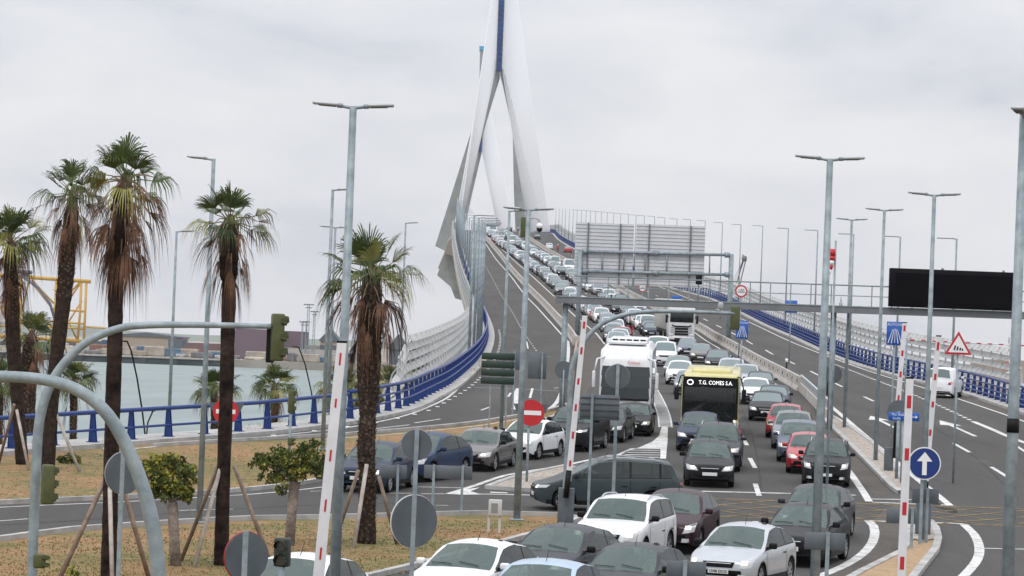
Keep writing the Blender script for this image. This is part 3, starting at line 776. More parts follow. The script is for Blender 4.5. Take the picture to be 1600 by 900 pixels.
# ================================================================== THE PYLONS
def legs(root, parts, Y, th, m):
    for name, pxs in parts:
        mb_ = MB(); pts = [PY(x, y, Y) for x, y in pxs]; b0 = root.location
        mb_.prism([p - b0 for p in pts], (0, th, 0)); mb_.build(name, m, root)
def pylon(Y, label, mast_px, legspx, fork, anchors_l, anchors_r, zt0, zt1, mast_w, side_px, blue_from):
    cx = PY(mast_px[0][0], mast_px[0][1], Y).x
    root = empty('cable_stayed_pylon', (cx, Y, 0)); b0 = root.location.copy(); tag(root, label, 'pylon')
    legs(root, legspx, Y, 7, pylonc)
    top = Vector(PY(*mast_px[0], Y)); bot = Vector(PY(*mast_px[1], Y)); 
    mb_ = MB(); w = mast_w
    mb_.box((0, 0, (zt1 + zt0) / 2), (w, 6, zt1 - zt0), 0); mast = mb_.build('mast', pylonc, root)
    mb_ = MB()
    n_ = 30
    for k in range(n_):
        z = zt0 + (zt1 - zt0) * (k + .5) / n_; mb_.box((0, -3.05, z), (w * .72, .5, (zt1 - zt0) / n_ * .9), 0)
        mb_.box((0, -3.2, z - .5), (w * .86, .4, .5), 0)
    mb_.build('anchor_boxes', mat('anchor_blue', (.03, .10, .36), .6, noise_amt=.3, noise_scale=.2), root)
    N = 22
    for side, (A, B), xo in (('l', anchors_l, -w/2), ('r', anchors_r, w/2)):
        for k in range(N):
            t = k / (N - 1)
            a = Vector((A[0] + (B[0]-A[0])*t, A[1] + (B[1]-A[1])*t, 0)); a.z = Zr(a.y) + .5
            z = zt0 + 2 + (zt1 - zt0 - 4) * (1 - t)
            tpt = Vector((cx + xo * 1.0, Y - 2.0, z))
            mb_ = MB(); mb_.tube([a - b0, tpt - b0], .19, 6); mb_.build('stay_cable', pylonw, root)
    return root
def zat(py, px, Y): return PY(px, py, Y).z
Yn, Yf = 1380, 1920
dl = lambda Y: x_at(fence_l, Y) + .3
dr = lambda Y: x_at(fence_r, Y) - .3
pylon(Yn, 'nearer white cable-stayed bridge pylon with blue mast rising out of the picture', [(783, 20), (780, 118)],
      [('pylon_leg', [(776, 104), (781, 120), (770, 155), (755, 206), (745, 237), (733, 295), (729, 319), (722, 372), (712, 372), (721, 319), (727, 290), (741, 225), (756, 170), (770, 118)]),
       ('pylon_leg', [(781, 100), (783, 120), (795, 175), (807, 233), (825, 307), (840, 372), (852, 372), (836, 307), (817, 233), (804, 175), (790, 118)])],
      None, ((dl(1105), 1105), (dl(1360), 1360)), ((dr(1105), 1105), (dr(1360), 1360)), zat(112, 780, Yn), zat(-115, 783, Yn), 2.6, None, 0)
pylon(Yf, 'farther bridge pylon with bare grey concrete legs behind the first', [(754, 130), (752, 245)],
      [('pylon_leg', [(750, 78), (761, 78), (762, 160), (752, 240), (738, 300), (727, 350), (722, 400), (712, 400), (680, 384), (694, 340), (716, 270), (741, 190), (749, 130)]),
       ('pylon_leg', [(694, 400), (722, 380), (726, 470), (711, 466), (704, 448), (683, 430)]),
       ('pylon_leg', [(757, 78), (768, 84), (788, 110), (797, 160), (804, 206), (812, 270), (823, 352), (824, 375), (806, 375), (803, 300), (801, 206), (793, 160), (782, 118), (757, 100)]),
       ('blue_cap', [(749, 72), (757, 72), (757, 79), (749, 79)])],
      None, ((dl(1640), 1640), (dl(1900), 1900)), ((dr(1640), 1640), (dr(1900), 1900)), zat(238, 752, Yf), zat(120, 756, Yf), 2.2, None, 0)
for o in COL.objects:
    if o.name.startswith('blue_cap'): o.data.materials[0] = mat('tarp_blue', (.06, .35, .55), .7)

# ================================================================== HAZE
hz = MB(); hz.box((0, 2350, 149.5), (5200, 5000, 302))
ho = hz.build('haze', mat('haze_air', (1, 1, 1))); tag(ho, kind='stuff')
hm = MATS['haze_air']; nt = hm.node_tree; nt.nodes.remove(nt.nodes['Principled BSDF']); pv = nt.nodes.new('ShaderNodeVolumePrincipled')
pv.inputs['Color'].default_value = (.93, .95, 1, 1); pv.inputs['Density'].default_value = .00004; pv.inputs['Anisotropy'].default_value = .2
nt.links.new(pv.outputs[0], nt.nodes['Material Output'].inputs['Volume'])

# ================================================================== VEHICLES
def lerp(a, b, t): return a + (b - a) * t
def interp(x, pts):
    if x <= pts[0][0]: return pts[0][1]
    for (x0, y0), (x1, y1) in zip(pts[:-1], pts[1:]):
        if x <= x1: return y0 + (y1 - y0) * (x - x0) / (x1 - x0)
    return pts[-1][1]
CT = dict(  # length, width, height, axles, cowl x/z, header x, roof end x, rear glass foot x/z, tail z, side glass end x, wheel radius, nose z, hood z
 hatch=dict(L=4.05, W=1.73, H=1.47, ax=(.80, 3.33), cx=1.06, cz=.97, hx=1.88, rx=3.22, bx=3.90, bz=1.02, tz=.98, sx=3.62, wr=.31, nz=.60, hz=.80),
 saloon=dict(L=4.60, W=1.82, H=1.45, ax=(.90, 3.65), cx=1.30, cz=.96, hx=2.12, rx=3.35, bx=4.05, bz=1.06, tz=1.02, sx=3.85, wr=.325, nz=.58, hz=.76),
 estate=dict(L=4.60, W=1.80, H=1.50, ax=(.90, 3.60), cx=1.25, cz=.98, hx=2.05, rx=4.15, bx=4.50, bz=1.02, tz=.98, sx=4.25, wr=.32, nz=.58, hz=.78),
 suv=dict(L=4.50, W=1.84, H=1.68, ax=(.88, 3.52), cx=1.18, cz=1.13, hx=1.88, rx=4.0, bx=4.38, bz=1.14, tz=1.08, sx=4.05, wr=.36, nz=.70, hz=.95),
 mpv=dict(L=4.60, W=1.82, H=1.64, ax=(.86, 3.65), cx=.92, cz=1.06, hx=1.95, rx=4.22, bx=4.50, bz=1.08, tz=1.02, sx=4.25, wr=.33, nz=.62, hz=.84),
 smallvan=dict(L=4.38, W=1.81, H=1.82, ax=(.84, 3.58), cx=.98, cz=1.14, hx=1.62, rx=4.22, bx=4.33, bz=1.18, tz=1.05, sx=2.55, wr=.32, nz=.70, hz=.96),
 bigvan=dict(L=5.40, W=2.02, H=2.35, ax=(.90, 4.25), cx=.90, cz=1.32, hx=1.60, rx=5.25, bx=5.35, bz=1.4, tz=1.2, sx=2.2, wr=.35, nz=.80, hz=1.12),
)
def car_meshes(c, mats_extra=None):
    L, W, H = c['L'], c['W'], c['H']; wr = c['wr']; Ra = wr + .055; sill = .20
    key = [0, .03, .09, .18, .32, .5, c['cx'] - .08, c['cx'], c['hx'], c['rx'], c['bx'], L, L - .03, L - .1, L - .22, c['sx'], c['cx'] + .2]
    for a in c['ax']: key += [a, a - Ra, a + Ra, a - Ra*.98, a + Ra*.98, a - Ra*.85, a + Ra*.85, a - Ra*.55, a + Ra*.55, a - Ra - .02, a + Ra + .02]
    gl = c['sx'] - c['cx'] - .2
    pill = [c['hx'] + .38 * 1.0 + .42, ] 
    b1 = c['hx'] + (.95 if c['sx'] > 3 else .8); b2 = b1 + .07
    c1 = b2 + (.88 if c['sx'] > 3 else 9); c2 = c1 + .06
    key += [b1, b2] + ([c1, c2] if c1 < c['sx'] - .15 else [])
    x = .0
    while x < L: key.append(x); x += .16
    key = sorted(set(round(k, 4) for k in key if 0 <= k <= L))
    xs = [key[0]]
    for k in key[1:]:
        if k - xs[-1] > .012: xs.append(k)
    def top(x):
        return interp(x, [(0, c['hz'] - .17), (.03, c['hz'] - .10), (.09, c['hz'] - .05), (.2, c['hz'] - .015), (.34, c['hz'] + .01), (.7, lerp(c['hz'], c['cz'], .55)), (c['cx'], c['cz'])])
    def belt(x):
        if x <= c['cx']: return top(x) - .035
        return interp(x, [(c['cx'], c['cz'] - .035), (L - .3, c['cz'] + .04), (L, c['tz'] - .12)])
    def roof(x):
        return interp(x, [(c['cx'], c['cz']), (c['hx'] - .12, H - .125), (c['hx'], H - .065), (c['hx'] + .3, H - .015), (c['hx'] + .7, H + .015), ((c['hx'] + c['rx'])/2, H), (c['rx'] - .4, H - .03), (c['rx'], H - .08), (c['bx'], c['bz']), (L - .06, c['tz']), (L, c['tz'] - .08)])
    def hw(x):
        f = max(0, 1 - x / .75); r = max(0, 1 - (L - x) / .55)
        return W / 2 * (1 - .24 * f**2.3 - .11 * r**2.2)
    secs = []
    for x in xs:
        w = hw(x); front = x <= c['cx']; zt = top(x) if front else roof(x)
        tail = x > c['bx']
        bz = belt(x)
        if tail: bz = min(bz, zt - .03)
        za = sill + (.10 * max(0, 1 - x / .3)) + (.12 * max(0, 1 - (L - x) / .3))
        zb = za
        arch = 0
        for a in c['ax']:
            d = abs(x - a)
            if d < Ra * .999: arch = max(arch, wr + math.sqrt(Ra*Ra - d*d))
        zo = max(za, arch)
        top_m = zt
        z6 = min(bz - .10, top_m - .12); z5 = lerp(max(zo + .05, .40), z6, .35); z4 = max(zo + .03, min(.34, z6 - .1))
        z5 = max(z5, z4 + .02); z6 = max(z6, z5 + .02); z7 = max(bz - .01, z6 + .02)
        g = 0 if front else max(0, (zt - bz - .03)) / max(.1, (H - bz))
        wb = w - .045
        tum = (.185 if H < 1.6 else .15) * g if H < 2 else .13 * g
        if front or tail:
            z8, z9, z10 = zt - .028, zt - .018, zt - .008
            y8, y9, y10 = wb, wb - .04, wb - .10
        else:
            z8 = bz + .012; z9 = lerp(bz, zt, .88 if zt - bz > .3 else .7); z10 = zt - .022
            y8, y9, y10 = wb, wb - tum * .95, wb - tum - .095
            y10 = lerp(wb - .10, y10, min(1, g * 1.5))
        crown = .03 if front else .055
        secs.append([(0, zb), (w - .27, zb), (w - .27, zo), (w - .02, zo), (w, z4), (w + .004, z5), (w - .008, z6), (w - .03, z7), (y8, z8), (y9, z9), (y10, z10), (y10 * .52, z10 + crown * .75), (0, z10 + crown)])
    body, ws, rw, sg = MB(), MB(), MB(), MB()
    n = len(xs)
    idx = {}
    for mbb, k in ((body, 'b'),):
        for i, x in enumerate(xs):
            for j, (y, z) in enumerate(secs[i]):
                for s in (1, -1): idx[(i, j, s)] = mbb.addv((y * s, x, z))
    def copyf(mb_, ids, off=0):
        i = len(mb_.v)
        for q in ids: mb_.v.append(body.v[q])
        mb_.face([i + k for k in range(len(ids))], 0, True)
    for i in range(n - 1):
        xm = (xs[i] + xs[i+1]) / 2
        for j in range(12):
            for s in (1, -1):
                q = [idx[(i, j, s)], idx[(i+1, j, s)], idx[(i+1, j+1, s)], idx[(i, j+1, s)]]
                if s == -1: q = q[::-1]
                tgt = 0
                if j >= 10 and c['cx'] < xm < c['hx'] - .02: copyf(ws, q); continue
                if j >= 10 and c['rx'] < xm < c['bx']: copyf(rw, q); continue
                if j == 8 and c['cx'] + .12 < xm < c['sx']:
                    if b1 < xm < b2 or (c1 < xm < c2): body.face(q, 1, True); continue
                    copyf(sg, q); continue
                if j == 9 and False: pass
                if j < 3 or (j == 3 and .35 < xm < L - .35): tgt = 1
                if j == 7 and c['cx'] < xm < c['sx']: tgt = 1
                body.face(q, tgt, True)
    for i in (0, n - 1):
        ring = [idx[(i, j, 1)] for j in range(1, 13)] + [idx[(i, j, -1)] for j in range(11, 0, -1)]
        if i: ring = ring[::-1]
        # split lower / upper to stay planar
        body.face(ring if i else ring, 0, False)
    return body, ws, rw, sg
def patch(bvh, corners, direction, off=.012, nx=6, ny=4, plane=-2.0):
    """project a four-cornered outline on the shell; corners are (a, z) pairs"""
    mb = MB(); d = Vector(direction); ok = True; grid = []
    for j in range(ny + 1):
        row = []
        for i in range(nx + 1):
            u, v = i / nx, j / ny
            a = (1-u)*(1-v)*corners[0][0] + u*(1-v)*corners[1][0] + u*v*corners[2][0] + (1-u)*v*corners[3][0]
            z = (1-u)*(1-v)*corners[0][1] + u*(1-v)*corners[1][1] + u*v*corners[2][1] + (1-u)*v*corners[3][1]
            if abs(d.y) > .5: o = Vector((a, plane, z))
            else: o = Vector((plane, a, z))
            hit = bvh.ray_cast(o, d)
            p = (hit[0] - d * off) if hit[0] is not None else None
            row.append(mb.addv(p) if p is not None else None)
        grid.append(row)
    for j in range(ny):
        for i in range(nx):
            q = [grid[j][i], grid[j][i+1], grid[j+1][i+1], grid[j+1][i]]
            if None not in q: mb.face(q, 0, True)
    return mb
def dedupe(mb, mats, name, sharp=40):
    me = mb.mesh(name, mats); bm = bmesh.new(); bm.from_mesh(me)
    bmesh.ops.remove_doubles(bm, verts=bm.verts, dist=.0008)
    bmesh.ops.recalc_face_normals(bm, faces=bm.faces); bm.to_mesh(me); bm.free(); me.set_sharp_from_angle(angle=R(sharp))
    return me
def wheel_meshes(r, wd=.20):
    t = MB(); seg = 28; prof = [(r - .075, -wd/2 + .01), (r - .02, -wd/2), (r, -wd/2 + .03), (r, wd/2 - .03), (r - .02, wd/2), (r - .075, wd/2 - .01)]
    base = 0
    for k in range(seg):
        a = 2*PI*k/seg
        for rr, x in prof: t.v.append((x, rr * math.cos(a), rr * math.sin(a)))
    m = len(prof)
    for k in range(seg):
        for j in range(m - 1): t.face((k*m + j, ((k+1) % seg)*m + j, ((k+1) % seg)*m + j + 1, k*m + j + 1), 0, True)
    t.disc((0, 0, 0), r - .07, (1, 0, 0), .06, 20, 0)
    rim = MB()
    for s in (1, -1):
        x = s * (wd/2 - .035)
        rim.tube([(x, (r-.082)*math.cos(2*PI*k/24), (r-.082)*math.sin(2*PI*k/24)) for k in range(25)], .016, 5)
        for k in range(7):
            a = 2*PI*k/7; M = Matrix.Rotation(a, 3, 'X')
            rim.box(M @ Vector((x, 0, (r-.09)*.52)), (.02, .055, (r-.09)*.95), 0, M)
        rim.disc((x, 0, 0), .06, (1, 0, 0), .03, 14)
    return t.mesh('tyre', rubber), rim.mesh('rim', rimm)
def obj(name, me, parent=None, loc=None):
    o = bpy.data.objects.new(name, me); COL.objects.link(o)
    if parent: o.parent = parent
    if loc is not None: o.location = loc
    return o
FWD = (0, 1, 0)
def build_car(kind, lod, rails=False, lit=True, style=0, far=False):
    c = CT[kind]; L, W, H = c['L'], c['W'], c['H']
    body, ws, rw, sg = car_meshes(c)
    full = MB(); full.v = list(body.v); full.f = list(body.f)
    for g in (ws, rw, sg):
        i = len(full.v); full.v += g.v; full.f += [tuple(i + k for k in f) for f in g.f]
    bvh = BVHTree.FromPolygons([Vector(v) for v in full.v], full.f)
    root = empty('car'); root['_t'] = 1
    gm = glass if lod == 0 else glassfar; gs = glassd if lod == 0 else glassfar
    bo = obj('body', dedupe(body, [PAINTS['grey'], blackm], 'body', 50), root)
    obj('windscreen', dedupe(ws, gm, 'windscreen'), root); obj('rear_window', dedupe(rw, gs, 'rear_window'), root)
    sgm = {1: MB(), -1: MB()}
    for f in sg.f:
        s = 1 if sg.v[f[0]][0] > 0 else -1; i = len(sgm[s].v)
        for q in f: sgm[s].v.append(sg.v[q])
        sgm[s].face(range(i, i + len(f)), 0, True)
    for s in (1, -1): obj('side_windows', dedupe(sgm[s], gs, 'side_windows'), root)
    w = W / 2; nz, hz = c['nz'], c['hz']
    # headlamps
    zl = hz - .17
    lampm = lamplit if lit else lampglass
    for s in (1, -1):
        cs = [((w-.47)*s, zl - .05), ((w-.085)*s, zl - .03), ((w-.055)*s, zl + .15), ((w-.38)*s, zl + .08)]
        if style == 1: cs = [((w-.38)*s, zl - .10), ((w-.10)*s, zl - .05), ((w-.07)*s, zl + .17), ((w-.28)*s, zl + .10)]
        if style == 2: cs = [((w-.48)*s, zl + .0), ((w-.07)*s, zl + .03), ((w-.05)*s, zl + .13), ((w-.42)*s, zl + .06)]
        hl = patch(bvh, cs, FWD, .014); ho_ = obj('headlight', hl.mesh('headlight', lampglass), root)
        if lod < 2:
            cxx = lerp(cs[0][0], cs[1][0], .5); zz = zl + .055
            bl = patch(bvh, [(cxx - .075, zz - .045), (cxx + .075, zz - .045), (cxx + .07, zz + .05), (cxx - .07, zz + .05)], FWD, .022, 3, 3)
            obj('bulb', bl.mesh('bulb', lampm), ho_)
    gz = zl - .02
    g_ = patch(bvh, [(-(w-.52), gz - .05), (w-.52, gz - .05), (w-.47, gz + .085), (-(w-.47), gz + .085)], FWD, .010, 8, 2); gr = obj('grille', g_.mesh('grille', blackm), root)
    g2 = patch(bvh, [(-.60, .24), (.60, .24), (.56, .50), (-.56, .50)], FWD, .010, 8, 2); obj('air_intake', g2.mesh('air_intake', blackm), root)
    if lod < 2:
        # chrome bar and badge
        ch = patch(bvh, [(-(w-.56), gz + .045), (w-.56, gz + .045), (w-.56, gz + .062), (-(w-.56), gz + .062)], FWD, .02, 8, 1); obj('grille_bar', ch.mesh('grille_bar', galv_l), gr)
        pm = MB(); hit = bvh.ray_cast(Vector((0, -2, .47)), Vector(FWD)); yy = hit[0].y
        pm.box((0, yy - .02, .47), (.50, .018, .11)); obj('number_plate', pm.mesh('number_plate', platem), root)
        for s in (1, -1):
            fg = patch(bvh, [((w-.40)*s, .31), ((w-.20)*s, .31), ((w-.20)*s, .41), ((w-.38)*s, .41)], FWD, .012, 3, 2); obj('fog_lamp', fg.mesh('fog_lamp', blackm if style != 1 else lampglass), root)
    # tail lamps and rear plate
    for s in (1, -1):
        tl_ = patch(bvh, [((w-.34)*s, c['tz'] - .22), ((w-.09)*s, c['tz'] - .22), ((w-.09)*s, c['tz'] - .04), ((w-.3)*s, c['tz'] - .05)], (0, -1, 0), .012, 4, 3, plane=L + 2)
        obj('tail_light', tl_.mesh('tail_light', taillamp), root)
    if lod < 2:
        pm = MB(); pm.box((0, L + .004, .62), (.50, .02, .11)); obj('number_plate', pm.mesh('number_plate', platem), root)
        ip = patch(bvh, [(-.7, .26), (.7, .26), (.72, .42), (-.72, .42)], (0, -1, 0), .01, 8, 2, plane=L + 2); obj('rear_bumper_trim', ip.mesh('rear_bumper_trim', blackm), root)
    # wheels
    ty, rm = WHEELS.setdefault(c['wr'], None) or wheel_meshes(c['wr']); WHEELS[c['wr']] = (ty, rm)
    for a in c['ax']:
        for s in (1, -1):
            wo = obj('wheel', ty, root, ((w - .115) * s, a, c['wr']))
            if lod < 2: obj('rim', rm, wo)
    # mirrors
    for s in (1, -1):
        m_ = MB(); m_.rbox((0, 0, 0), (.20, .13, .15), .045, 3); m_.box((-.10*s, .02, -.05), (.12, .05, .04), 1)
        mo = obj('door_mirror', m_.mesh('door_mirror', [PAINTS['grey'], blackm]), root, ((w + .075) * s, c['cx'] + .30, c['cz'] + .07))
    if lod < 2:
        for s in (1, -1):
            se = MB()
            for xd in (c['cx'] + .12, c['hx'] + .97, c['hx'] + 1.9):
                if xd < c['sx'] and not (kind in ('smallvan', 'bigvan') and xd > c['hx'] + 1.5):
                    q = patch(bvh, [(xd, .34), (xd + .018, .34), (xd + .018, c['cz'] - .07), (xd, c['cz'] - .07)], (-s, 0, 0), .004, 1, 6, plane=s * 3)
                    i = len(se.v); se.v += q.v; [se.face([i + k for k in f]) for f in q.f]
            if se.f: obj('door_gap', se.mesh('door_gap', blackm), root)
            for xd in (c['hx'] + .70, c['hx'] + 1.62):
                if xd + .2 < c['sx']:
                    q = patch(bvh, [(xd, .80), (xd + .19, .80), (xd + .19, .835), (xd, .835)], (-s, 0, 0), .02, 2, 1, plane=s * 3); obj('door_handle', q.mesh('door_handle', blackm), root)
    if lod == 0:
        wp = MB()
        for s in (-.28, .34):
            pts = []
            for k in range(5):
                a = s + .13 - k * .12; hit = bvh.ray_cast(Vector((a, c['cx'] + .06 + .02 * k, 3)), Vector((0, 0, -1)))
                if hit[0] is not None: pts.append(hit[0] + Vector((0, -.01, .02)))
            if len(pts) > 1: wp.tube(pts, .009, 4)
        obj('wipers', wp.mesh('wipers', blackm), root)
        ae = MB(); ae.tube([(0, c['hx'] + .25, H), (0, c['hx'] + .42, H + .22)], [.008, .004], 5); obj('aerial', ae.mesh('aerial', blackm), root)
        # cabin: dash, seats, head rests
        it = MB(); it.rbox((0, c['cx'] + .45, c['cz'] - .17), (W - .34, .65, .30), .06)
        it.rbox((0, (c['cx'] + c['bx'])/2, .42), (W - .5, c['bx'] - c['cx'] - .2, .16), .04); obj('dashboard', it.mesh('dashboard', mat('cabin_grey', (.055, .057, .06), .8)), root)
        for s in (1, -1):
            st = MB(); st.rbox((.36*s, c['hx'] + .60, .60), (.46, .48, .16), .06); st.rbox((.36*s, c['hx'] + .86, .92), (.44, .14, .58), .06, M=Matrix.Rotation(R(-14), 3, 'X')); st.rbox((.36*s, c['hx'] + .95, 1.27), (.26, .09, .17), .04)
            obj('seat', st.mesh('seat', mat('seat_fabric', (.075, .075, .08), .9)), root)
        bn = MB(); bn.rbox((0, min(c['hx'] + 1.75, c['bx'] - .35), .88), (W - .55, .16, .60), .06, M=Matrix.Rotation(R(-14), 3, 'X')); obj('rear_bench', bn.mesh('rear_bench', MATS['seat_fabric']), root)
        sw = MB(); C0 = Vector((.36, c['cx'] + .82, c['cz'] + .0)); sw.tube([C0 + Vector((.18*math.cos(a*PI/8), .06*math.sin(a*PI/8), .17*math.sin(a*PI/8))) for a in range(17)], .015, 5)
        obj('steering_wheel', sw.mesh('steering_wheel', blackm), root)
    if rails:
        rr_ = MB()
        for s in (1, -1):
            pts = []
            for k in range(7):
                x = lerp(c['hx'] + .15, c['rx'] - .2, k/6); hit = bvh.ray_cast(Vector(((w - .30) * s, x, 4)), Vector((0, 0, -1)))
                pts.append(hit[0] + Vector((0, 0, .05 if 0 < k < 6 else 0)))
            rr_.tube(pts, .02, 6)
        obj('roof_rails', rr_.mesh('roof_rails', galv_l), root)
    return root
WHEELS = {}
PROTO = {}
def body_frame(o, x, y, yaw, dz=0.015):
    s = slope(y); up = Vector((0, -s, 1)).normalized(); f = Vector((math.sin(yaw), -math.cos(yaw), 0)); f = (f - up * f.dot(up)).normalized()
    # local -Y is forward
    yax = -f; xax = yax.cross(up); m = Matrix((xax, yax, up)).transposed()
    o.rotation_euler = m.to_euler(); o.location = (x, y, Zr(y) + dz)
def get_proto(kind, lod, rails, lit, style):
    k = (kind, lod, rails, lit, style)
    if k in PROTO: return copy_tree(PROTO[k])
    PROTO[k] = build_car(kind, lod, rails, lit, style); return PROTO[k]
VEH = []
COUNTS = {}
def car(px, py, kind, colour, label=None, ang=None, group='queueing cars', rails=False, lit=True, style=0, away=False, scale=1, name=None, cat=None, w2=None, lane=None, blackmir=False):
    p = P(px, py); Y = p.y; ppm = F / Y
    lod = 0 if ppm > 33 else 1 if ppm > 13 else 2
    if lod == 2: rails = False
    root = get_proto(kind, lod, rails, lit, style)
    nm = name or {'hatch': 'hatchback_car', 'saloon': 'saloon_car', 'estate': 'estate_car', 'suv': 'suv_car', 'mpv': 'people_carrier', 'smallvan': 'small_van', 'bigvan': 'van'}[kind]
    root.name = nm
    if ang is None:
        # follow the median
        t0 = x_at(barr2[::-1], Y + 8) if Y < barr2[0][1] - 10 else 0; yaw = None
        if 210 < Y < 950: yaw = -math.atan2(x_at(barr2, Y) - x_at(barr2, Y + 16), -(16))  # placeholder
        if 210 < Y < 950:
            dx = x_at(barr2, Y - 8) - x_at(barr2, Y + 8); yaw = math.atan2(dx, 16)
        else: yaw = R(-2.2) if Y < 210 else R(2)
    else: yaw = -R(ang) - math.atan((px - 800) / F)
    if away: yaw += PI
    body_frame(root, p.x, p.y, yaw)
    if scale != 1: root.scale = (scale,) * 3
    for ch in root.children:
        if ch.name.startswith(('body', 'door_mirror')):
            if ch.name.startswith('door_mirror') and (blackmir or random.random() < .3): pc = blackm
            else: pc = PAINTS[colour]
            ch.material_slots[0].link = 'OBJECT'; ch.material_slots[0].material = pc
    VEH.append(dict(root=root, kind=kind, colour=colour, label=label, Y=Y, x=p.x, lane=lane, away=away, group=group, cat=cat or ('van' if 'van' in kind else 'car')))
    return root
exec_list = []
# ---- foreground, mixing out of the queue (front bumper ground point in the photograph)
fiesta = car(1121, 924, 'hatch', 'silver', 'silver hatchback with lit headlamps at the front of the foreground, rear-view trinket behind its windscreen', 17, style=1, blackmir=True, lit=True)
fusion = car(1231, 887, 'hatch', 'black', 'black hatchback just behind the silver hatchback, driver with an arm out of the window', 12, scale=1.03, blackmir=True)
car(1258, 849, 'hatch', 'dark grey', 'dark grey hatchback half hidden behind the black hatchback, partly on the yellow box', 9, scale=1.02)
car(940, 887, 'suv', 'white', 'white off-roader with roof rails and headlamps lit in the foreground', 15, rails=True, style=1)
car(1035, 866, 'hatch', 'maroon', 'dark maroon car with bluish windscreen right of the white off-roader', 10, scale=1.06, style=1)
car(825, 935, 'hatch', 'dark grey', 'dark grey hatchback left of the white off-roader in the foreground', 21, blackmir=True)
car(944, 970, 'hatch', 'dark grey', 'dark charcoal hatchback below the white off-roader at the lower edge', 17, blackmir=True, style=2)
car(680, 968, 'hatch', 'white', 'white hatchback behind the round sign post at the lower edge', 23, scale=1.02)
car(792, 1006, 'saloon', 'light blue', 'pale blue saloon with only its roof in view at the lower edge', 18)
car(398, 1006, 'hatch', 'white', 'white hatchback at the lower left edge beside the big lamp post', 22)
# ---- crossing car
car(832, 794, 'mpv', 'teal grey', 'dark grey-green people carrier crossing side-on in front of the queue', 83, rails=True, style=2, group='crossing cars')
# ---- exit lane
car(558, 771, 'hatch', 'dark blue', 'dark blue-grey hatchback behind the rough palm trunk, first of the exit lane', 17)
car(622, 753, 'hatch', 'blue', 'blue hatchback second in the exit lane, behind a grey panel', 26, scale=1.05)
car(728, 737, 'saloon', 'brown grey', 'brownish grey saloon with headlamps on in the exit lane', 15, scale=.97)
car(800, 718, 'hatch', 'white', 'small white hatchback behind the no-entry sign in the exit lane', 20, scale=.97, style=1)
car(880, 706, 'suv', 'black', 'black off-roader behind the raised boom in the exit lane', 14, style=2)
car(938, 692, 'saloon', 'dark grey', 'dark grey saloon hidden behind the black off-roader in the exit lane', 8)
car(986, 682, 'saloon', 'black', 'black saloon with headlamps on in front of the white coach', 3, scale=.93)
# ---- bus lane column
car(1108, 763, 'hatch', 'black', 'black hatchback with lit headlamps waiting at the stop line', -1, scale=1.02)
car(1117, 738, 'suv', 'dark grey', 'dark grey off-roader with roof rails behind the black hatchback at the stop line', 2, rails=True)
car(1088, 707, 'hatch', 'dark blue', 'dark blue car right in front of the yellow bus', 3, scale=1.02)
# ---- right lane column
car(1289, 762, 'suv', 'black', 'black off-roader with chrome mirrors first beside the gravel median', 1, rails=True, scale=.93, style=1)
car(1262, 742, 'hatch', 'red', 'red hatchback second in the right lane, behind the black off-roader', 0, scale=.97)
car(1246, 724, 'mpv', 'slate blue', 'blue-grey tall car third in the right lane behind the red hatchback', 1, scale=.94)
car(1237, 704, 'hatch', 'grey', 'grey hatchback fourth in the right lane, left of the lamp post', 1)
car(1224, 686, 'hatch', 'red', 'red small car with a red roof bar, between the grey and the dark saloon cars', 2, scale=.97)
car(1196, 659, 'saloon', 'black', 'black saloon with headlamps on right of the bus, ahead of a grey car', 2, scale=.97)
car(1206, 646, 'saloon', 'dark grey', 'dark grey saloon close behind the black saloon right of the bus', 2, scale=.95)
car(1178, 633, 'saloon', 'white', 'white saloon beside the roof of the yellow bus', 1)
car(1186, 619, 'saloon', 'dark grey', 'dark grey car right behind the white saloon beside the bus', 1, scale=.95)
car(1163, 613, 'suv', 'silver', 'silver off-roader behind the yellow bus, along the concrete median', 1, rails=True, scale=.96)
car(1141, 603, 'mpv', 'silver', 'large pale silver people carrier behind the yellow bus roof', 1, scale=1.02)
car(1120, 585, 'suv', 'dark grey', 'dark grey off-roader beside the concrete median, behind the silver people carrier', 1)
car(1094, 568, 'hatch', 'brown grey', 'brownish grey hatchback ahead of the white lorry', 1)
car(1112, 572, 'hatch', 'silver', 'silver hatchback half hidden left of the dark off-roader by the median', 1, scale=.9) if 0 else None
car(1073, 558, 'hatch', 'slate blue', 'slate blue car right in front of the white lorry', 1)
car(1060, 602, 'hatch', 'white', 'white hatchback in front of the grey car, left of the yellow bus', 2)
car(1057, 590, 'saloon', 'grey', 'grey saloon behind the white hatchback left of the yellow bus', 2)
car(1073, 618, 'hatch', 'grey', 'grey car peeping out on the left behind the yellow bus', 2, scale=.93)
car(1038, 573, 'smallvan', 'white', 'white small van with black grille left of the lorry', 1)
car(1027, 565, 'smallvan', 'white', 'white van close behind the small van left of the lorry', 1, scale=1.05)
# ---- left column beyond the coach
car(921, 492, 'hatch', 'white', 'white hatchback just below the catwalk at the left end', lane='left')
car(934, 502, 'hatch', 'red', 'dark red hatchback beside the white one below the catwalk', lane='left')
car(947, 509, 'hatch', 'grey', 'grey hatchback behind the boom tip, after the dark red one', lane='left')
car(951, 520, 'mpv', 'silver', 'silver people carrier under the grey mast arm', lane='left', scale=.95)
car(963, 523, 'hatch', 'grey', 'grey car under the grey mast arm, right of the silver people carrier', lane='left')
car(957, 535, 'hatch', 'dark grey', 'dark grey hatchback below the grey mast arm', lane='left')
car(973, 537, 'hatch', 'red', 'bright red hatchback below the grey mast arm', lane='left')
car(963, 548, 'mpv', 'silver', 'silver people carrier directly behind the white coach', lane='left', scale=.97)
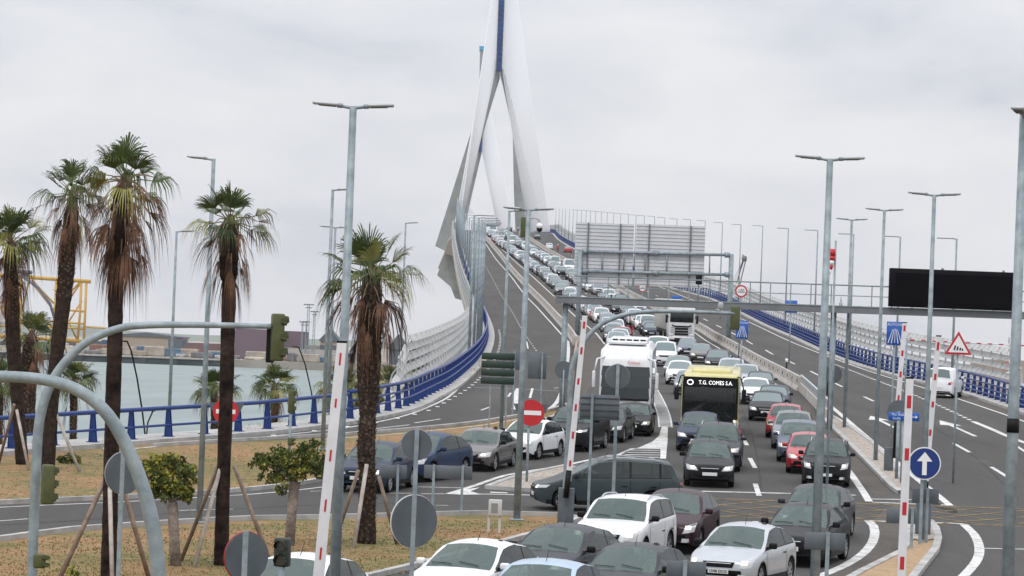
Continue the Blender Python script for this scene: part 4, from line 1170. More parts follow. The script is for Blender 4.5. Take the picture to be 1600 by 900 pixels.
# ---- right column beyond the lorry
car(1012, 520, 'smallvan', 'white', 'white small van left of the lorry trailer', lane='right')
car(1018, 528, 'hatch', 'dark blue', 'dark blue hatchback tight against the lorry trailer', lane='right')
car(998, 512, 'suv', 'beige', 'beige off-roader left of the lorry trailer', lane='right')
car(989, 505, 'hatch', 'white', 'white hatchback behind the beige off-roader', lane='right')
car(980, 496, 'hatch', 'dark grey', 'dark grey car behind the white hatchback below the catwalk', lane='right')
car(967, 491, 'saloon', 'black', 'black saloon below the catwalk in the middle of the road', lane='right')
car(1000, 489, 'mpv', 'silver', 'silver people carrier just below the catwalk beside the lorry', lane='right')
car(944, 475, 'hatch', 'black', 'black car directly under the catwalk', lane='right')
# ---- farther up the bridge: (x, y, kind, colour, lane)
FAR = [(894, 466, 'hatch', 'silver', 'left'), (889, 473, 'hatch', 'dark grey', 'left'), (877, 461, 'hatch', 'grey', 'left'), (882, 455, 'hatch', 'slate blue', 'left'), (871, 452, 'hatch', 'slate blue', 'left'), (864, 446, 'mpv', 'white', 'left'),
 (858, 441, 'hatch', 'grey', 'left'), (852, 434, 'mpv', 'silver', 'left'), (843, 429, 'hatch', 'silver', 'left'), (836, 423, 'hatch', 'silver', 'left'), (829, 418, 'hatch', 'slate blue', 'left'), (820, 412, 'hatch', 'dark blue', 'left'), (814, 407, 'smallvan', 'white', 'left'),
 (804, 400, 'hatch', 'silver', 'left'), (797, 394, 'hatch', 'grey', 'left'), (786, 387, 'hatch', 'slate blue', 'left'), (778, 380, 'hatch', 'red', 'left'), (768, 371, 'hatch', 'grey', 'left'), (764, 366, 'hatch', 'white', 'left'),
 (925, 457, 'mpv', 'white', 'right'), (936, 461, 'suv', 'silver', 'right'), (950, 466, 'hatch', 'silver', 'right'), (960, 470, 'hatch', 'grey', 'right'), (912, 450, 'hatch', 'white', 'right'), (903, 444, 'hatch', 'brown grey', 'right'), (893, 438, 'hatch', 'dark grey', 'right'), (896, 433, 'hatch', 'silver', 'right'),
 (879, 432, 'hatch', 'black', 'right'), (870, 427, 'hatch', 'dark grey', 'right'), (857, 414, 'hatch', 'white', 'right'), (850, 408, 'hatch', 'slate blue', 'right'), (843, 404, 'hatch', 'silver', 'right'), (835, 401, 'hatch', 'white', 'right'), (832, 396, 'hatch', 'silver', 'right'),
 (822, 391, 'smallvan', 'white', 'right'), (813, 387, 'hatch', 'slate blue', 'right'), (806, 379, 'hatch', 'silver', 'right'), (797, 374, 'hatch', 'grey', 'right'), (792, 369, 'hatch', 'white', 'right'), (786, 366, 'hatch', 'dark grey', 'right')]
for (x, y, k, c, ln_) in FAR: car(x, y, k, c, lane=ln_, scale=1.08)
random.seed(4)
for ln_ in ('left', 'right'):
    row = sorted([v for v in VEH if v['lane'] == ln_], key=lambda v: v['Y'])
    for a, b in zip(row[:-1], row[1:]):
        gap = b['Y'] - a['Y']; n_ = int(gap / 7.4) - 1
        if a['Y'] < 255: n_ = 0
        for j in range(max(0, min(n_, 4))):
            t = (j + 1) / (n_ + 1); x = lerp(a['x'], b['x'], t); Yq = lerp(a['Y'], b['Y'], t); q = proj((x, Yq, Zr(Yq)))
            car(q[0], q[1], random.choice(['hatch', 'hatch', 'mpv', 'saloon', 'suv']), random.choice(['white', 'silver', 'grey', 'dark grey', 'white', 'slate blue', 'silver', 'black', 'brown grey']), lane=ln_, scale=1.06)
car(868, 420, 'bigvan', 'white', 'tall white van by the median, left edge of the big sign backs', lane='right')
car(890, 426, 'bigvan', 'white', 'white camper van just left of the big sign backs', lane='right', scale=1.03, cat='camper van')
car(801, 384, 'bigvan', 'white', 'tall white box van high up the bridge in the left lane', lane='left', scale=1.05)
car(783, 375, 'bigvan', 'silver', 'pale blue-white van high up the bridge, behind the box van', lane='left', scale=1.0)
car(770, 367, 'bigvan', 'white', 'white minibus near the crest of the bridge', lane='left', scale=1.15)
# ---- right carriageway, driving away (rear ground point)
def away(px, py, *a, **k):
    r = car(px, py, *a, away=True, lit=False, group='cars driving up the bridge', **k)
    return r
def set_rear(r, kind):
    L = CT[kind]['L'] * r.scale[0]; m = r.rotation_euler.to_matrix(); r.location = r.location - (m @ Vector((0, -1, 0))) * 0 + (m @ Vector((0, -1, 0))) * L
v1 = away(1466, 622, 'smallvan', 'white', 'white small van driving away up the right carriageway', ang=9)
v1.location = v1.location; set_rear(v1, 'smallvan')
for (x, y, k, c, lb) in ((839.5, 375, 'hatch', 'dark grey', 'dark car driving away near the crest on the right carriageway'), (824, 374, 'hatch', 'grey', 'grey car near the crest beside the dark one on the right carriageway'),
                     (858.5, 390, 'hatch', 'white', 'white hatchback driving away beside the motorcyclist'), (888, 395, 'hatch', 'red', 'red hatchback driving away by the blue railing'),
                     (812, 362.6, 'suv', 'slate blue', 'slate blue vehicle disappearing over the crest'), (796, 362.4, 'suv', 'dark grey', 'dark vehicle disappearing over the crest left of the blue one')):
    r = away(x, y, k, c, lb); set_rear(r, k)
# labels for the unlabelled ones: by lane order from the crest
CN = {'dark grey': 'dark grey', 'slate blue': 'slate blue', 'brown grey': 'brownish grey'}
KN = {'hatch': 'hatchback', 'saloon': 'saloon', 'estate': 'estate car', 'suv': 'off-roader', 'mpv': 'people carrier', 'smallvan': 'small van', 'bigvan': 'van'}
desc = lambda v: f"{CN.get(v['colour'], v['colour'])} {KN[v['kind']]}"
for ln_ in ('left', 'right'):
    row = sorted([v for v in VEH if v['lane'] == ln_ and not v['away']], key=lambda v: v['Y'])
    for i, v in enumerate(row):
        if v['label'] is None:
            a = row[i-1] if i else None; b = row[i+1] if i + 1 < len(row) else None
            nc = lambda q: CN.get(q['colour'], q['colour'])
            t = f"{desc(v)} in the {ln_} queue"
            if a and b: t += f" between {nc(a)} and {nc(b)} vehicles"
            elif b: t += f" ahead of a {nc(b)} vehicle"
            elif a: t += f" behind a {nc(a)} vehicle, nearest the crest"
            v['label'] = t
seen = {}
for v in VEH: seen.setdefault(v['label'], []).append(v)
ORD = ['', 'nearest', 'second nearest', 'third nearest', 'fourth nearest', 'fifth nearest', 'sixth nearest']
for k, vs in seen.items():
    if len(vs) > 1:
        vs.sort(key=lambda v: v['Y'])
        for i, v in enumerate(vs): v['label'] = ORD[min(i+1, 6)] + ' ' + k
for v in VEH: v['root']['label'] = v['label']; v['root']['category'] = v['cat']; v['root']['group'] = v['group']; 
for v in VEH:
    if '_t' in v['root']: del v['root']['_t']
# number plate lettering on the near cars
def plate(root, txt):
    for ch in root.children:
        if ch.name.startswith('number_plate'):
            me = ch.data; y = min(v.co.y for v in me.vertices)
            if y < 1: text_obj(txt, .10, blackm, (0, y - .006, .467), ch, scale=(1.0, .95, 1)); return
def by_label(s): return [v['root'] for v in VEH if v['label'] and v['label'].startswith(s)][0]
plate(fiesta, '1048 DCG'); plate(fusion, '1734 DRA')

# ---- yellow city bus
def mkbus(px, py, yaw_deg):
    p = P(px, py); root = empty('city_bus'); tag(root, 'yellow city bus with a black front and white destination lettering', 'bus')
    body_frame(root, p.x, p.y, -R(yaw_deg) - math.atan((px - 800) / F)); W, H, L = 2.5, 2.86, 11.5
    ym = PAINTS['yellow']
    b = MB(); b.rbox((0, L/2 + .65, (H + .35)/2), (W, L - 1.3, H - .35), .16, 4); b.rbox((0, .8, .66), (W, 1.6, .62), .14, 3); b.rbox((0, .8, H - .25), (W, 1.6, .5), .16, 4)
    for s in (1, -1): b.rbox((s*(W/2 - .05), .75, 1.75), (.08, 1.3, 1.75), .03, 2)
    b.build('body', ym, root, 40)
    f = MB(); f.box((0, 1.27, 1.75), (W - .1, .04, 1.7)); f.box((0, .6, 1.0), (W - .1, 1.2, .05)); f.rbox((0, .3, 1.12), (W - .3, .3, .24), .05); f.build('cab_interior', mat('cab_dark', (.02, .02, .022), .8), root)
    r_ = MB(); r_.rbox((0, 3.6, H + .02), (1.75, 3.4, .30), .13, 3); r_.box((0, 1.30, H - .0), (.95, .02, .05), 1)
    r_.build('roof_unit', ym, root, 40)
    f = MB(); f.prism([(-W/2 + .07, -.02, .98), (-W/2 + .07, -.02, 1.02), (W/2 - .07, -.02, 1.02), (W/2 - .07, -.02, .98), (.72, -.02, .42), (-.72, -.02, .42)], (0, .03, 0)); f.build('front_panel', blackm, root)
    w = MB(); w.rbox((0, -.045, 1.66), (W - .26, .02, 1.30), .009, 1); w.build('windscreen', glassbus, root)
    w = MB(); w.box((0, -.02, H - .36), (W - .14, .04, .48)); [w.box((s*(W/2 - .10), -.02, 1.75), (.10, .05, 1.6)) for s in (1, -1)]; w.build('windscreen_surround', blackm, root)
    d = MB(); d.box((0, -.05, H - .36), (W - .34, .03, .33)); dd = d.build('destination_display', blackm, root)
    text_obj('T.G. COMES S.A.', .24, mat('led_white', (.8, .8, .8), .5, emit=(1, 1, 1), estr=1.2), (.22, -.075, H - .36), dd, scale=(.86, 1, 1))
    ring = MB(); ring.tube([(-.88 + .12*math.cos(a*PI/8), -.075, H - .36 + .10*math.sin(a*PI/8)) for a in range(17)], .022, 5); ring.build('emblem', MATS['led_white'], dd)
    t = MB(); t.box((0, -.055, .62), (.9, .02, .04)); t.build('trim', galv_l, root)
    for s in (1, -1):
        h = MB(); h.disc((s*1.02, -.01, .62), .09, (0, -1, 0), .04, 16); h.build('headlight', lampglass, root)
        h = MB(); h.disc((s*1.08, -.01, .88), .06, (0, -1, 0), .04, 12); h.build('headlight', lamplit, root)
        m_ = MB(); m_.rbox((s*1.45, -.12, 2.0), (.20, .16, .55), .05); m_.tube([(s*1.45, -.1, 2.2), (s*1.3, -.05, 2.75), (s*1.15, .05, 2.8)], .03, 6); m_.build('door_mirror', blackm, root)
        for k in range(6):
            sw = MB(); sw.box((s*(W/2 + .004), 1.35 + k*1.72, 1.78), (.02, 1.58, 1.15)); sw.build('side_window', glassfar, root)
        for a in (2.5, 8.6):
            w_ = MB(); w_.tube([(s*(W/2 - .30), a, .48), (s*(W/2 + .012), a, .48)], .48, 24, 0); wo = w_.build('wheel', rubber, root); w2 = MB(); w2.disc((s*(W/2 + .02), a, .48), .27, (s, 0, 0), .03, 16); w2.build('rim', rimm, wo)
    return root
bus = mkbus(1107, 689, 1.0)
# ---- white coach
def mkcoach(px, py, yaw_deg):
    p = P(px, py); root = empty('coach'); tag(root, 'tall white coach with a big dark windscreen in the exit lane', 'coach')
    body_frame(root, p.x, p.y, -R(yaw_deg) - math.atan((px - 800) / F)); W, H, L = 2.55, 3.45, 12
    wm = PAINTS['white']
    b = MB()
    prof = [(0, .35), (-.02, .9), (.02, 1.15), (.22, 2.70), (.45, 3.05), (.95, 3.35), (1.6, 3.45), (L - .3, 3.45), (L, 3.1), (L, .35)]
    ins = [.10, .03, .02, .10, .16, .20, .22, .22, .15, .05]
    N = len(prof); rings = []
    for s in (-1, 1):
        rings.append([b.addv((s*(W/2 - .0 - ins[k]*(1 if 2 < k < 9 else 1)), y, z)) for k, (y, z) in enumerate(prof)])
    side = []
    for s in (-1, 1): side.append([b.addv((s*W/2, max(.22, min(L - .15, y + .2 if y < L/2 else y - .1)), min(z, 3.18))) for y, z in prof])
    for k in range(N):
        k2 = (k + 1) % N
        b.face((rings[0][k], rings[1][k], rings[1][k2], rings[0][k2]), 0, k < N - 1 and k != N - 1)
        b.face((rings[0][k], rings[0][k2], side[0][k2], side[0][k]), 0, True); b.face((rings[1][k], side[1][k], side[1][k2], rings[1][k2]), 0, True)
    b.face(side[0][::-1], 0); b.face(side[1], 0)
    b.build('body', wm, root, 35)
    g = MB(); zz = [(.0, .84), (.035, 1.4), (.10, 1.95), (.185, 2.42)]
    for (y0, z0), (y1, z1) in zip(zz[:-1], zz[1:]):
        for (xa, xb) in ((-.55, 0), (0, .55)):
            pass
        X0, X1 = W/2 - .07, W/2 - .12
        g.quad((-X0, y0 - .045, z0), (X0, y0 - .045, z0), (X1, y1 - .045, z1), (-X1, y1 - .045, z1))
    g.build('windscreen', mat('coach_glass', (.02, .03, .032), .06, coat=.3, spec=.5), root)
    t = MB(); t.box((0, -.055, .80), (W - .2, .03, .10)); t.build('wiper_panel', blackm, root)
    rr = mat('red_lettering', (.5, .03, .04), .5)
    text_obj('Comes', .22, rr, (.38, .14, 2.62), root, rot=(R(58), 0, 0))
    u = MB(); u.rbox((0, 1.75, 3.55), (1.9, 1.1, .16), .06); u.build('roof_hatch', wm, root)
    u = MB(); u.rbox((0, 6.5, 3.58), (1.9, 3.4, .30), .1); ru = u.build('roof_unit', wm, root)
    for k in range(5):
        u = MB(); u.box((-.7 + k*.35, 4.79, 3.60), (.26, .02, .10)); u.build('grille', blackm, ru)
    for s in (1, -1):
        m_ = MB(); m_.rbox((s*1.55, -.28, 1.75), (.16, .16, .85), .07, 3); m_.tube([(s*1.52, -.28, 2.1), (s*1.42, -.15, 2.75), (s*1.05, .35, 2.85)], .045, 6); m_.build('door_mirror', wm, root)
        h = MB(); h.rbox((s*.92, -.01, .68), (.42, .10, .17), .04); h.build('headlight', lampglass, root)
        w = MB(); w.box((s*(W/2 + .012), 6.1, 2.15), (.02, 10.6, 1.1)); w.build('side_window', glassfar, root)
        for a in (2.6, 8.8):
            w_ = MB(); w_.tube([(s*(W/2 - .30), a, .50), (s*(W/2 + .012), a, .50)], .50, 24, 0); wo = w_.build('wheel', rubber, root); w2 = MB(); w2.disc((s*(W/2 + .02), a, .50), .28, (s, 0, 0), .03, 16); w2.build('rim', rimm, wo)
    pmb = MB(); pmb.box((0, -.03, .52), (.52, .02, .11)); pmb.build('number_plate', platem, root)
    return root
coach = mkcoach(975, 650, 1.5)
# ---- white articulated lorry
def mklorry(px, py, yaw_deg):
    p = P(px, py); root = empty('articulated_lorry'); tag(root, 'white articulated lorry with black grille bars, in the right lane beside the median', 'lorry')
    body_frame(root, p.x, p.y, -R(yaw_deg) - math.atan((px - 800) / F)); wm = PAINTS['white']
    b = MB(); b.rbox((0, 1.15, 2.05), (2.5, 2.25, 2.9), .14, 3); b.build('cab', wm, root, 40)
    b = MB(); b.rbox((0, 1.35, 3.62), (2.35, 1.9, .42), .16, 3); b.build('roof_deflector', wm, root, 40)
    g = MB(); g.rbox((0, .01, 2.52), (2.22, .03, .92), .012, 1); g.build('windscreen', mat('lorry_glass', (.01, .014, .015), .06, coat=.2, spec=.4), root)
    g = MB(); g.rbox((0, -.05, 3.08), (2.36, .22, .10), .03, 2); g.build('sun_visor', wm, root)
    for k, (z, w) in enumerate(((1.72, 1.86), (1.45, 1.28), (1.18, 1.26), (.93, 1.30))):
        g = MB(); 
        if k == 0: g.prism([(-.93, 0, 1.86), (-.93, 0, 1.72), (-.6, 0, 1.60), (.6, 0, 1.60), (.93, 0, 1.72), (.93, 0, 1.86), (.66, 0, 1.74), (-.66, 0, 1.74)], (0, -.03, 0))
        else: g.box((0, 0, z), (w, .07, .185))
        g.build('grille', blackm, root)
    g = MB(); g.rbox((0, .02, .55), (2.46, .2, .30), .05); g.build('bumper', wm, root); g = MB(); g.box((0, -.085, .50), (1.3, .03, .16)); g.build('lower_intake', blackm, root)
    g = MB(); g.box((0, .5, .38), (2.3, .8, .2)); g.build('chassis_skirt', blackm, root)
    for s in (1, -1):
        h = MB(); h.rbox((s*.98, -.02, .85), (.40, .08, .30), .03); h.build('headlight', lampglass, root)
        for k in range(3):
            h = MB(); h.rbox((s*.86, -.01, 1.12 + k*.22), (.34, .06, .09), .02); h.build('step', galv_l, root)
        m_ = MB(); m_.rbox((s*1.45, .0, 2.35), (.22, .18, .78), .06); m_.box((s*1.3, .05, 2.55), (.2, .06, .06)); m_.build('door_mirror', blackm, root)
        sw = MB(); sw.box((s*1.252, 1.0, 2.45), (.02, 1.0, .75)); sw.build('side_window', glassfar, root)
        for a in (1.4, 4.9, 10.5, 11.8, 13.1):
            w_ = MB(); w_.tube([(s*.92, a, .50), (s*1.25, a, .50)], .50, 22, 0); wo = w_.build('wheel', rubber, root); w2 = MB(); w2.disc((s*1.255, a, .50), .26, (s, 0, 0), .03, 14); w2.build('rim', rimm, wo)
    b = MB(); b.rbox((0, 9.6, 2.62), (2.55, 13.4, 2.75), .04, 1)
    for s in (1, -1):
        for k in range(22): b.box((s*1.28, 3.2 + k*.6, 2.62), (.02, .04, 2.6))
    b.build('trailer', mat('trailer_white', (.62, .60, .56), .5, noise_amt=.2, noise_scale=.8), root)
    b = MB(); b.box((0, 8.5, 1.1), (2.3, 12.5, .22)); b.build('chassis', blackm, root)
    return root
lorry = mklorry(1064, 538, -5.2)

# ================================================================== PEOPLE
def skinned(verts, edges, radii, root=0, sub=2):
    me = bpy.data.meshes.new('person'); me.from_pydata(verts, edges, []); o = bpy.data.objects.new('person', me); COL.objects.link(o)
    m = o.modifiers.new('s', 'SKIN'); 
    for i, r in enumerate(radii):
        r = r if hasattr(r, '__len__') else (r, r); me.skin_vertices[0].data[i].radius = r; me.skin_vertices[0].data[i].use_root = (i == root)
    s = o.modifiers.new('ss', 'SUBSURF'); s.levels = sub; s.render_levels = sub
    dg = bpy.context.evaluated_depsgraph_get(); me2 = bpy.data.meshes.new_from_object(o.evaluated_get(dg)); bpy.data.objects.remove(o)
    for p in me2.polygons: p.use_smooth = True
    return me2
# seated at a wheel: local -Y is where the person looks; origin at the seat
SV = [(0, .05, .08), (0, .04, .30), (0, .05, .48), (0, .03, .60), (0, .0, .68), (0, -.02, .78), (0, -.01, .86),
      (.20, .04, .50), (.25, -.10, .30), (.16, -.38, .36), (.14, -.47, .40), (-.20, .04, .50), (-.25, -.10, .30), (-.16, -.38, .36), (-.14, -.47, .40),
      (.11, -.02, .06), (.14, -.46, .12), (.14, -.56, -.26), (.14, -.68, -.28), (-.11, -.02, .06), (-.14, -.46, .12), (-.14, -.56, -.26), (-.14, -.68, -.28)]
SE = [(0,1),(1,2),(2,3),(3,4),(4,5),(5,6),(2,7),(7,8),(8,9),(9,10),(2,11),(11,12),(12,13),(13,14),(0,15),(15,16),(16,17),(17,18),(0,19),(19,20),(20,21),(21,22)]
SR = [(.15,.11),(.15,.11),(.17,.11),(.06,.06),(.07,.08),(.085,.10),(.07,.08),.06,.045,.033,.04,.06,.045,.033,.04,.085,.065,.045,.045,.085,.065,.045,.045]
person_me = skinned(SV, SE, SR)
shirt_cols = {'white': (.6, .6, .6), 'pale yellow': (.55, .52, .3), 'blue': (.05, .1, .25), 'dark': (.03, .03, .035), 'red': (.4, .03, .03), 'light blue': (.3, .42, .55)}
def person(loc, yaw, shirt, label, hair_c=(.03, .02, .015), mesh=None, legs_c=(.03, .035, .05)):
    me = (mesh or person_me).copy(); me.materials.clear(); me.materials.append(skin)
    me.materials.append(mat('shirt_' + shirt.replace(' ', '_'), shirt_cols[shirt], .85)); me.materials.append(mat('trousers', legs_c, .9))
    for p in me.polygons:
        c = p.center
        if c.z < .16 and c.y < .5: p.material_index = 2
        elif c.z < .57 and not (c.y < -.33): p.material_index = 1
    o = bpy.data.objects.new('person', me); COL.objects.link(o); o.location = loc; o.rotation_euler = (0, 0, yaw); tag(o, label, 'person')
    h = MB()
    for i in range(6):
        for j in range(12):
            pass
    bm = bmesh.new(); bmesh.ops.create_uvsphere(bm, u_segments=14, v_segments=10, radius=.1)
    for f in [f for f in bm.faces if f.calc_center_median().z < -.01 and f.calc_center_median().y < .03]: bm.faces.remove(f)
    hm_ = bpy.data.meshes.new('hair'); bm.to_mesh(hm_); bm.free(); hm_.materials.append(mat('hair_dark', hair_c, .8))
    for p in hm_.polygons: p.use_smooth = True
    ho_ = obj('hair', hm_, o, (0, .01, .83)); ho_.scale = (.88, 1.05, .95)
    nose = MB(); nose.tube([(0, -.105, .80), (0, -.125, .765), (0, -.105, .755)], [.008, .015, .01], 6); nose.build('nose', skin, o)
    e_ = MB()
    for s in (1, -1): e_.rbox((s*.032, -.098, .80), (.028, .012, .012), .004, 1)
    e_.build('eyes', blackm, o); mo = MB(); mo.rbox((0, -.10, .725), (.05, .012, .012), .004, 1); mo.build('mouth', mat('lips', (.25, .08, .07), .6), o)
    return o
def in_car(root, kind, shirt, label, side=1):
    c = CT[kind]; m = root.matrix_basis; bpy.context.view_layer.update()
    mw = root.matrix_world; off = Vector((.36*side, c['hx'] + .62, .60))
    o = person(mw @ off, root.rotation_euler.z, shirt, label); o.rotation_euler = root.rotation_euler; return o
DR = [('silver hatchback with lit', 'hatch', 'dark', 'driver in dark clothes at the wheel of the silver foreground hatchback'), ('black hatchback just behind', 'hatch', 'light blue', 'driver in pale blue at the wheel of the black foreground hatchback'),
      ('white off-roader with roof', 'suv', 'white', 'driver in white at the wheel of the white off-roader'), ('dark grey hatchback left of', 'hatch', 'dark', 'driver in dark clothes in the hatchback left of the white off-roader'),
      ('dark charcoal hatchback', 'hatch', 'white', 'driver in a white top in the charcoal hatchback'), ('white hatchback behind the round', 'hatch', 'light blue', 'driver in pale blue in the white hatchback behind the round sign'),
      ('dark maroon car', 'hatch', 'dark', 'driver in dark clothes in the maroon car'), ('dark grey-green people', 'mpv', 'dark', 'driver in dark clothes in the crossing people carrier'),
      ('black hatchback with lit headlamps waiting', 'hatch', 'dark', 'driver in dark clothes in the car at the stop line'), ('black off-roader with chrome', 'suv', 'dark', 'driver in dark clothes in the off-roader beside the gravel median'),
      ('brownish grey saloon with', 'saloon', 'white', 'driver in white in the brownish grey saloon'), ('small white hatchback behind', 'hatch', 'dark', 'driver in dark clothes in the small white exit lane hatchback'),
      ('dark grey hatchback half', 'hatch', 'white', 'driver in white in the dark hatchback on the yellow box')]
bpy.context.view_layer.update()
for (s, k, sh, lb) in DR: in_car(by_label(s), k, sh, lb)
bpy.context.view_layer.update()
o = person(bus.matrix_world @ Vector((.62, .95, 1.12)), 0, 'pale yellow', 'bus driver in a pale shirt behind the windscreen of the yellow bus'); o.rotation_euler = bus.rotation_euler; o.scale = (1.1,) * 3
o = person(bus.matrix_world @ Vector((-.05, 1.0, 1.05)), 0, 'dark', 'person in dark clothes beside the driver in the yellow bus'); o.rotation_euler = bus.rotation_euler
# motorcyclists
MV = [(0, .1, .80), (0, -.02, 1.05), (0, -.10, 1.25), (0, -.14, 1.36), (0, -.18, 1.45), (0, -.22, 1.56), (0, -.2, 1.64),
      (.20, -.10, 1.24), (.28, -.28, 1.08), (.27, -.52, 1.02), (-.20, -.10, 1.24), (-.28, -.28, 1.08), (-.27, -.52, 1.02), (.12, .05, .78), (.18, -.32, .70), (.16, -.10, .36), (.16, -.2, .3), (-.12, .05, .78), (-.18, -.32, .70), (-.16, -.10, .36), (-.16, -.2, .3)]
ME = [(0,1),(1,2),(2,3),(3,4),(4,5),(5,6),(2,7),(7,8),(8,9),(2,10),(10,11),(11,12),(0,13),(13,14),(14,15),(15,16),(0,17),(17,18),(18,19),(19,20)]
MR = [(.16,.13),(.16,.13),(.18,.13),(.06,.06),(.08,.08),(.12,.13),(.09,.1),.07,.055,.045,.07,.055,.045,.1,.08,.055,.05,.1,.08,.055,.05]
rider_me = skinned(MV, ME, MR)
def rider(px, py, colour, label, blabel, away=False):
    p = P(px, py); bpy.context.view_layer.update()
    yaw = R(-1) + (PI if away else 0); b = empty('motorcycle'); body_frame(b, p.x, p.y, yaw); tag(b, blabel, 'motorcycle')
    for y in (-.62, .68):
        w = MB(); w.tube([(-.06, y, .31), (.06, y, .31)], .31, 20); w.build('wheel', rubber, b)
    bo = MB(); bo.rbox((0, 0, .62), (.28, .95, .30), .1); bo.rbox((0, -.05, .45), (.34, .5, .34), .1); bo.build('body', PAINTS[colour], b)
    f = MB(); f.rbox((0, -.55, .85), (.34, .24, .42), .1); f.build('fairing', PAINTS[colour], b)
    h = MB(); h.tube([(-.33, -.5, 1.03), (0, -.55, .98), (.33, -.5, 1.03)], .02, 6); h.tube([(0, -.5, .98), (0, -.64, .31)], .03, 6); h.build('handlebar', blackm, b)
    l = MB(); l.disc((0, -.69, .85), .08, (0, -1, 0), .03, 12); l.build('headlight', lamplit if not away else taillamp, b)
    me = rider_me.copy(); me.materials.append(mat('rider_' + colour, (.35, .02, .04) if colour == 'red' else (.03, .03, .05), .8)); me.materials.append(mat('trousers', (.03, .035, .05), .9))
    for q in me.polygons:
        if q.center.z < .85: q.material_index = 1
    o = bpy.data.objects.new('person', me); COL.objects.link(o); o.location = b.location; o.rotation_euler = b.rotation_euler; tag(o, label, 'person')
    hm_ = MB(); hm_.rbox((0, -.20, 1.58), (.27, .31, .30), .12, 4); hm_.build('helmet', PAINTS['white' if away else 'black'], o, 60)
    v = MB(); v.rbox((0, -.33, 1.58), (.20, .06, .09), .025, 2); v.build('visor', blackm, o)
rider(871.5, 393, 'red', 'rider in red with a pale helmet on the right carriageway', 'red motorcycle riding up the bridge between white and red cars', True)
rider(954.5, 480, 'black', 'rider in dark clothes filtering between the queues below the catwalk', 'black motorcycle between the queues below the catwalk')
rider(984, 531, 'red', 'rider in red filtering beside the bright red hatchback', 'red motorcycle beside the bright red hatchback')

ONES = ['', 'first', 'second', 'third', 'fourth', 'fifth', 'sixth', 'seventh', 'eighth', 'ninth', 'tenth', 'eleventh', 'twelfth', 'thirteenth', 'fourteenth', 'fifteenth', 'sixteenth', 'seventeenth', 'eighteenth', 'nineteenth', 'twentieth']
TENS = {2: 'twenty', 3: 'thirty', 4: 'forty', 5: 'fifty', 6: 'sixty'}
def ordw(n): return ONES[n] if n <= 20 else (TENS[n // 10] + '-' + ONES[n % 10] if n % 10 else TENS[n // 10].replace('ty', 'tieth'))
# ================================================================== LAMP POSTS
def local(root, p): return Vector(p) - root.location
def lamp_post(top, Y=None, foot=None, heads='LR', label='', group=None, r=None, H=None, name='street_lamp', band=None):
    if foot is not None: Y = P(*foot).y
    t = PY(top[0], top[1], Y); zf = Zr(Y) if H is None else t.z - H
    root = empty(name, (t.x, Y, zf)); tag(root, label, 'street lamp', group); h = t.z - zf
    r = r or .088
    m = MB(); m.tube([(0, 0, 0), (0, 0, h)], [r, r * .62], 12); m.rbox((0, 0, .02), (.42, .42, .05), .01, 1)
    m.build('pole', galv, root)
    for s in heads:
        d = -1 if s == 'L' else 1
        a = MB(); a.tube([(0, 0, h - .04), (d*.24, 0, h - .0)], .03, 8); a.tube([(d*.20, 0, h - .0), (d*.30, 0, h + .01)], .045, 8); ao = a.build('arm', galv, root)
        M = Matrix.Rotation(-d * R(3), 3, 'Y'); b = MB(); b.rbox((d*.51, 0, h + .03), (.50, .22, .06), .025, 2, M=M); b.box((d*.48, 0, h - .005), (.32, .16, .02), 1, M=M)
        b.build('lamp_head', [galv_l, signback], root)
    if band: 
        b = MB(); b.tube([(0, 0, band - .12), (0, 0, band + .12)], r * 1.05, 12); b.build('band', blackm, root)
    return root
lamp_post((552, 166), Y=59.6, r=.108, label='tall double-headed lamp post next to a raised boom, left of the palm with rough bark')
lamp_post((1297, 248), Y=70, r=.112, label='tall double-headed lamp post in front of the black off-roader and the wind sock')
g_ = lamp_post((1600, 178), Y=54.5, r=.118, label='thick lamp post with a black band at the right edge'); 
b = MB(); zb = PY(1587, 665, 54.5).z - g_.location.z; g_.rotation_euler = (0, 0, R(72)); b.tube([(0, 0, zb - .12), (0, 0, zb + .12)], .108, 12); b.build('band', blackm, g_)
lamp_post((1460, 304), foot=(1440, 850), label='double-headed lamp post in front of the black message board')
lamp_post((1382, 328), foot=(1373, 723), label='double-headed lamp post standing at the tip of the gravel median')
lamp_post((1331, 343), foot=(1319, 671), label='double-headed lamp post on the gravel median, behind the one nearer its tip')
lamp_post((826, 327), foot=(809, 813), label='double-headed lamp post between the no-entry sign and the grass edge', r=.11)
lamp_post((334, 248), foot=(311, 817), heads='L', label='single-headed lamp post between two palms on the near grass')
lamp_post((520, 296), foot=(507, 703), heads='R', label='single-headed lamp post on the far grass left of the rough palm')
lamp_post((524, 355), Y=152, H=8.8, heads='LR', label='short double-headed lamp post hidden behind the single-headed one')
lamp_post((276, 361), Y=131, H=8.5, heads='R', r=.075, label='slim lamp post behind the blue railing left of the shaved palm')
lamp_post((634, 348), Y=190, heads='R', r=.08, label='slim lamp post behind the blue railing right of the rough palm')
lamp_post((796, 329), foot=(782, 671), heads='R', label='single-headed lamp post through the middle of the left ramp')
RT = [(1495, 373), (1407, 370), (1334, 366), (1278, 360), (1232, 357), (1192, 353), (1158, 351), (1129, 348), (1102, 345), (1079, 343), (1058, 342), (1039, 340), (1023, 338), (1007, 337), (994, 336), (982, 334.5), (970, 333.5), (959, 332.5), (949, 331.5), (940, 331), (931, 330), (923, 329.5), (916, 329), (909, 328.5), (902, 328), (896, 327.5), (890, 327), (884, 326.5), (879, 326), (874, 325.5), (869, 325)]
def x_px(pl, Y, off, H):  # pixel x of a pole top on the line
    x = x_at(pl, Y) + off; return proj((x, Y, Zr(Y) + H))
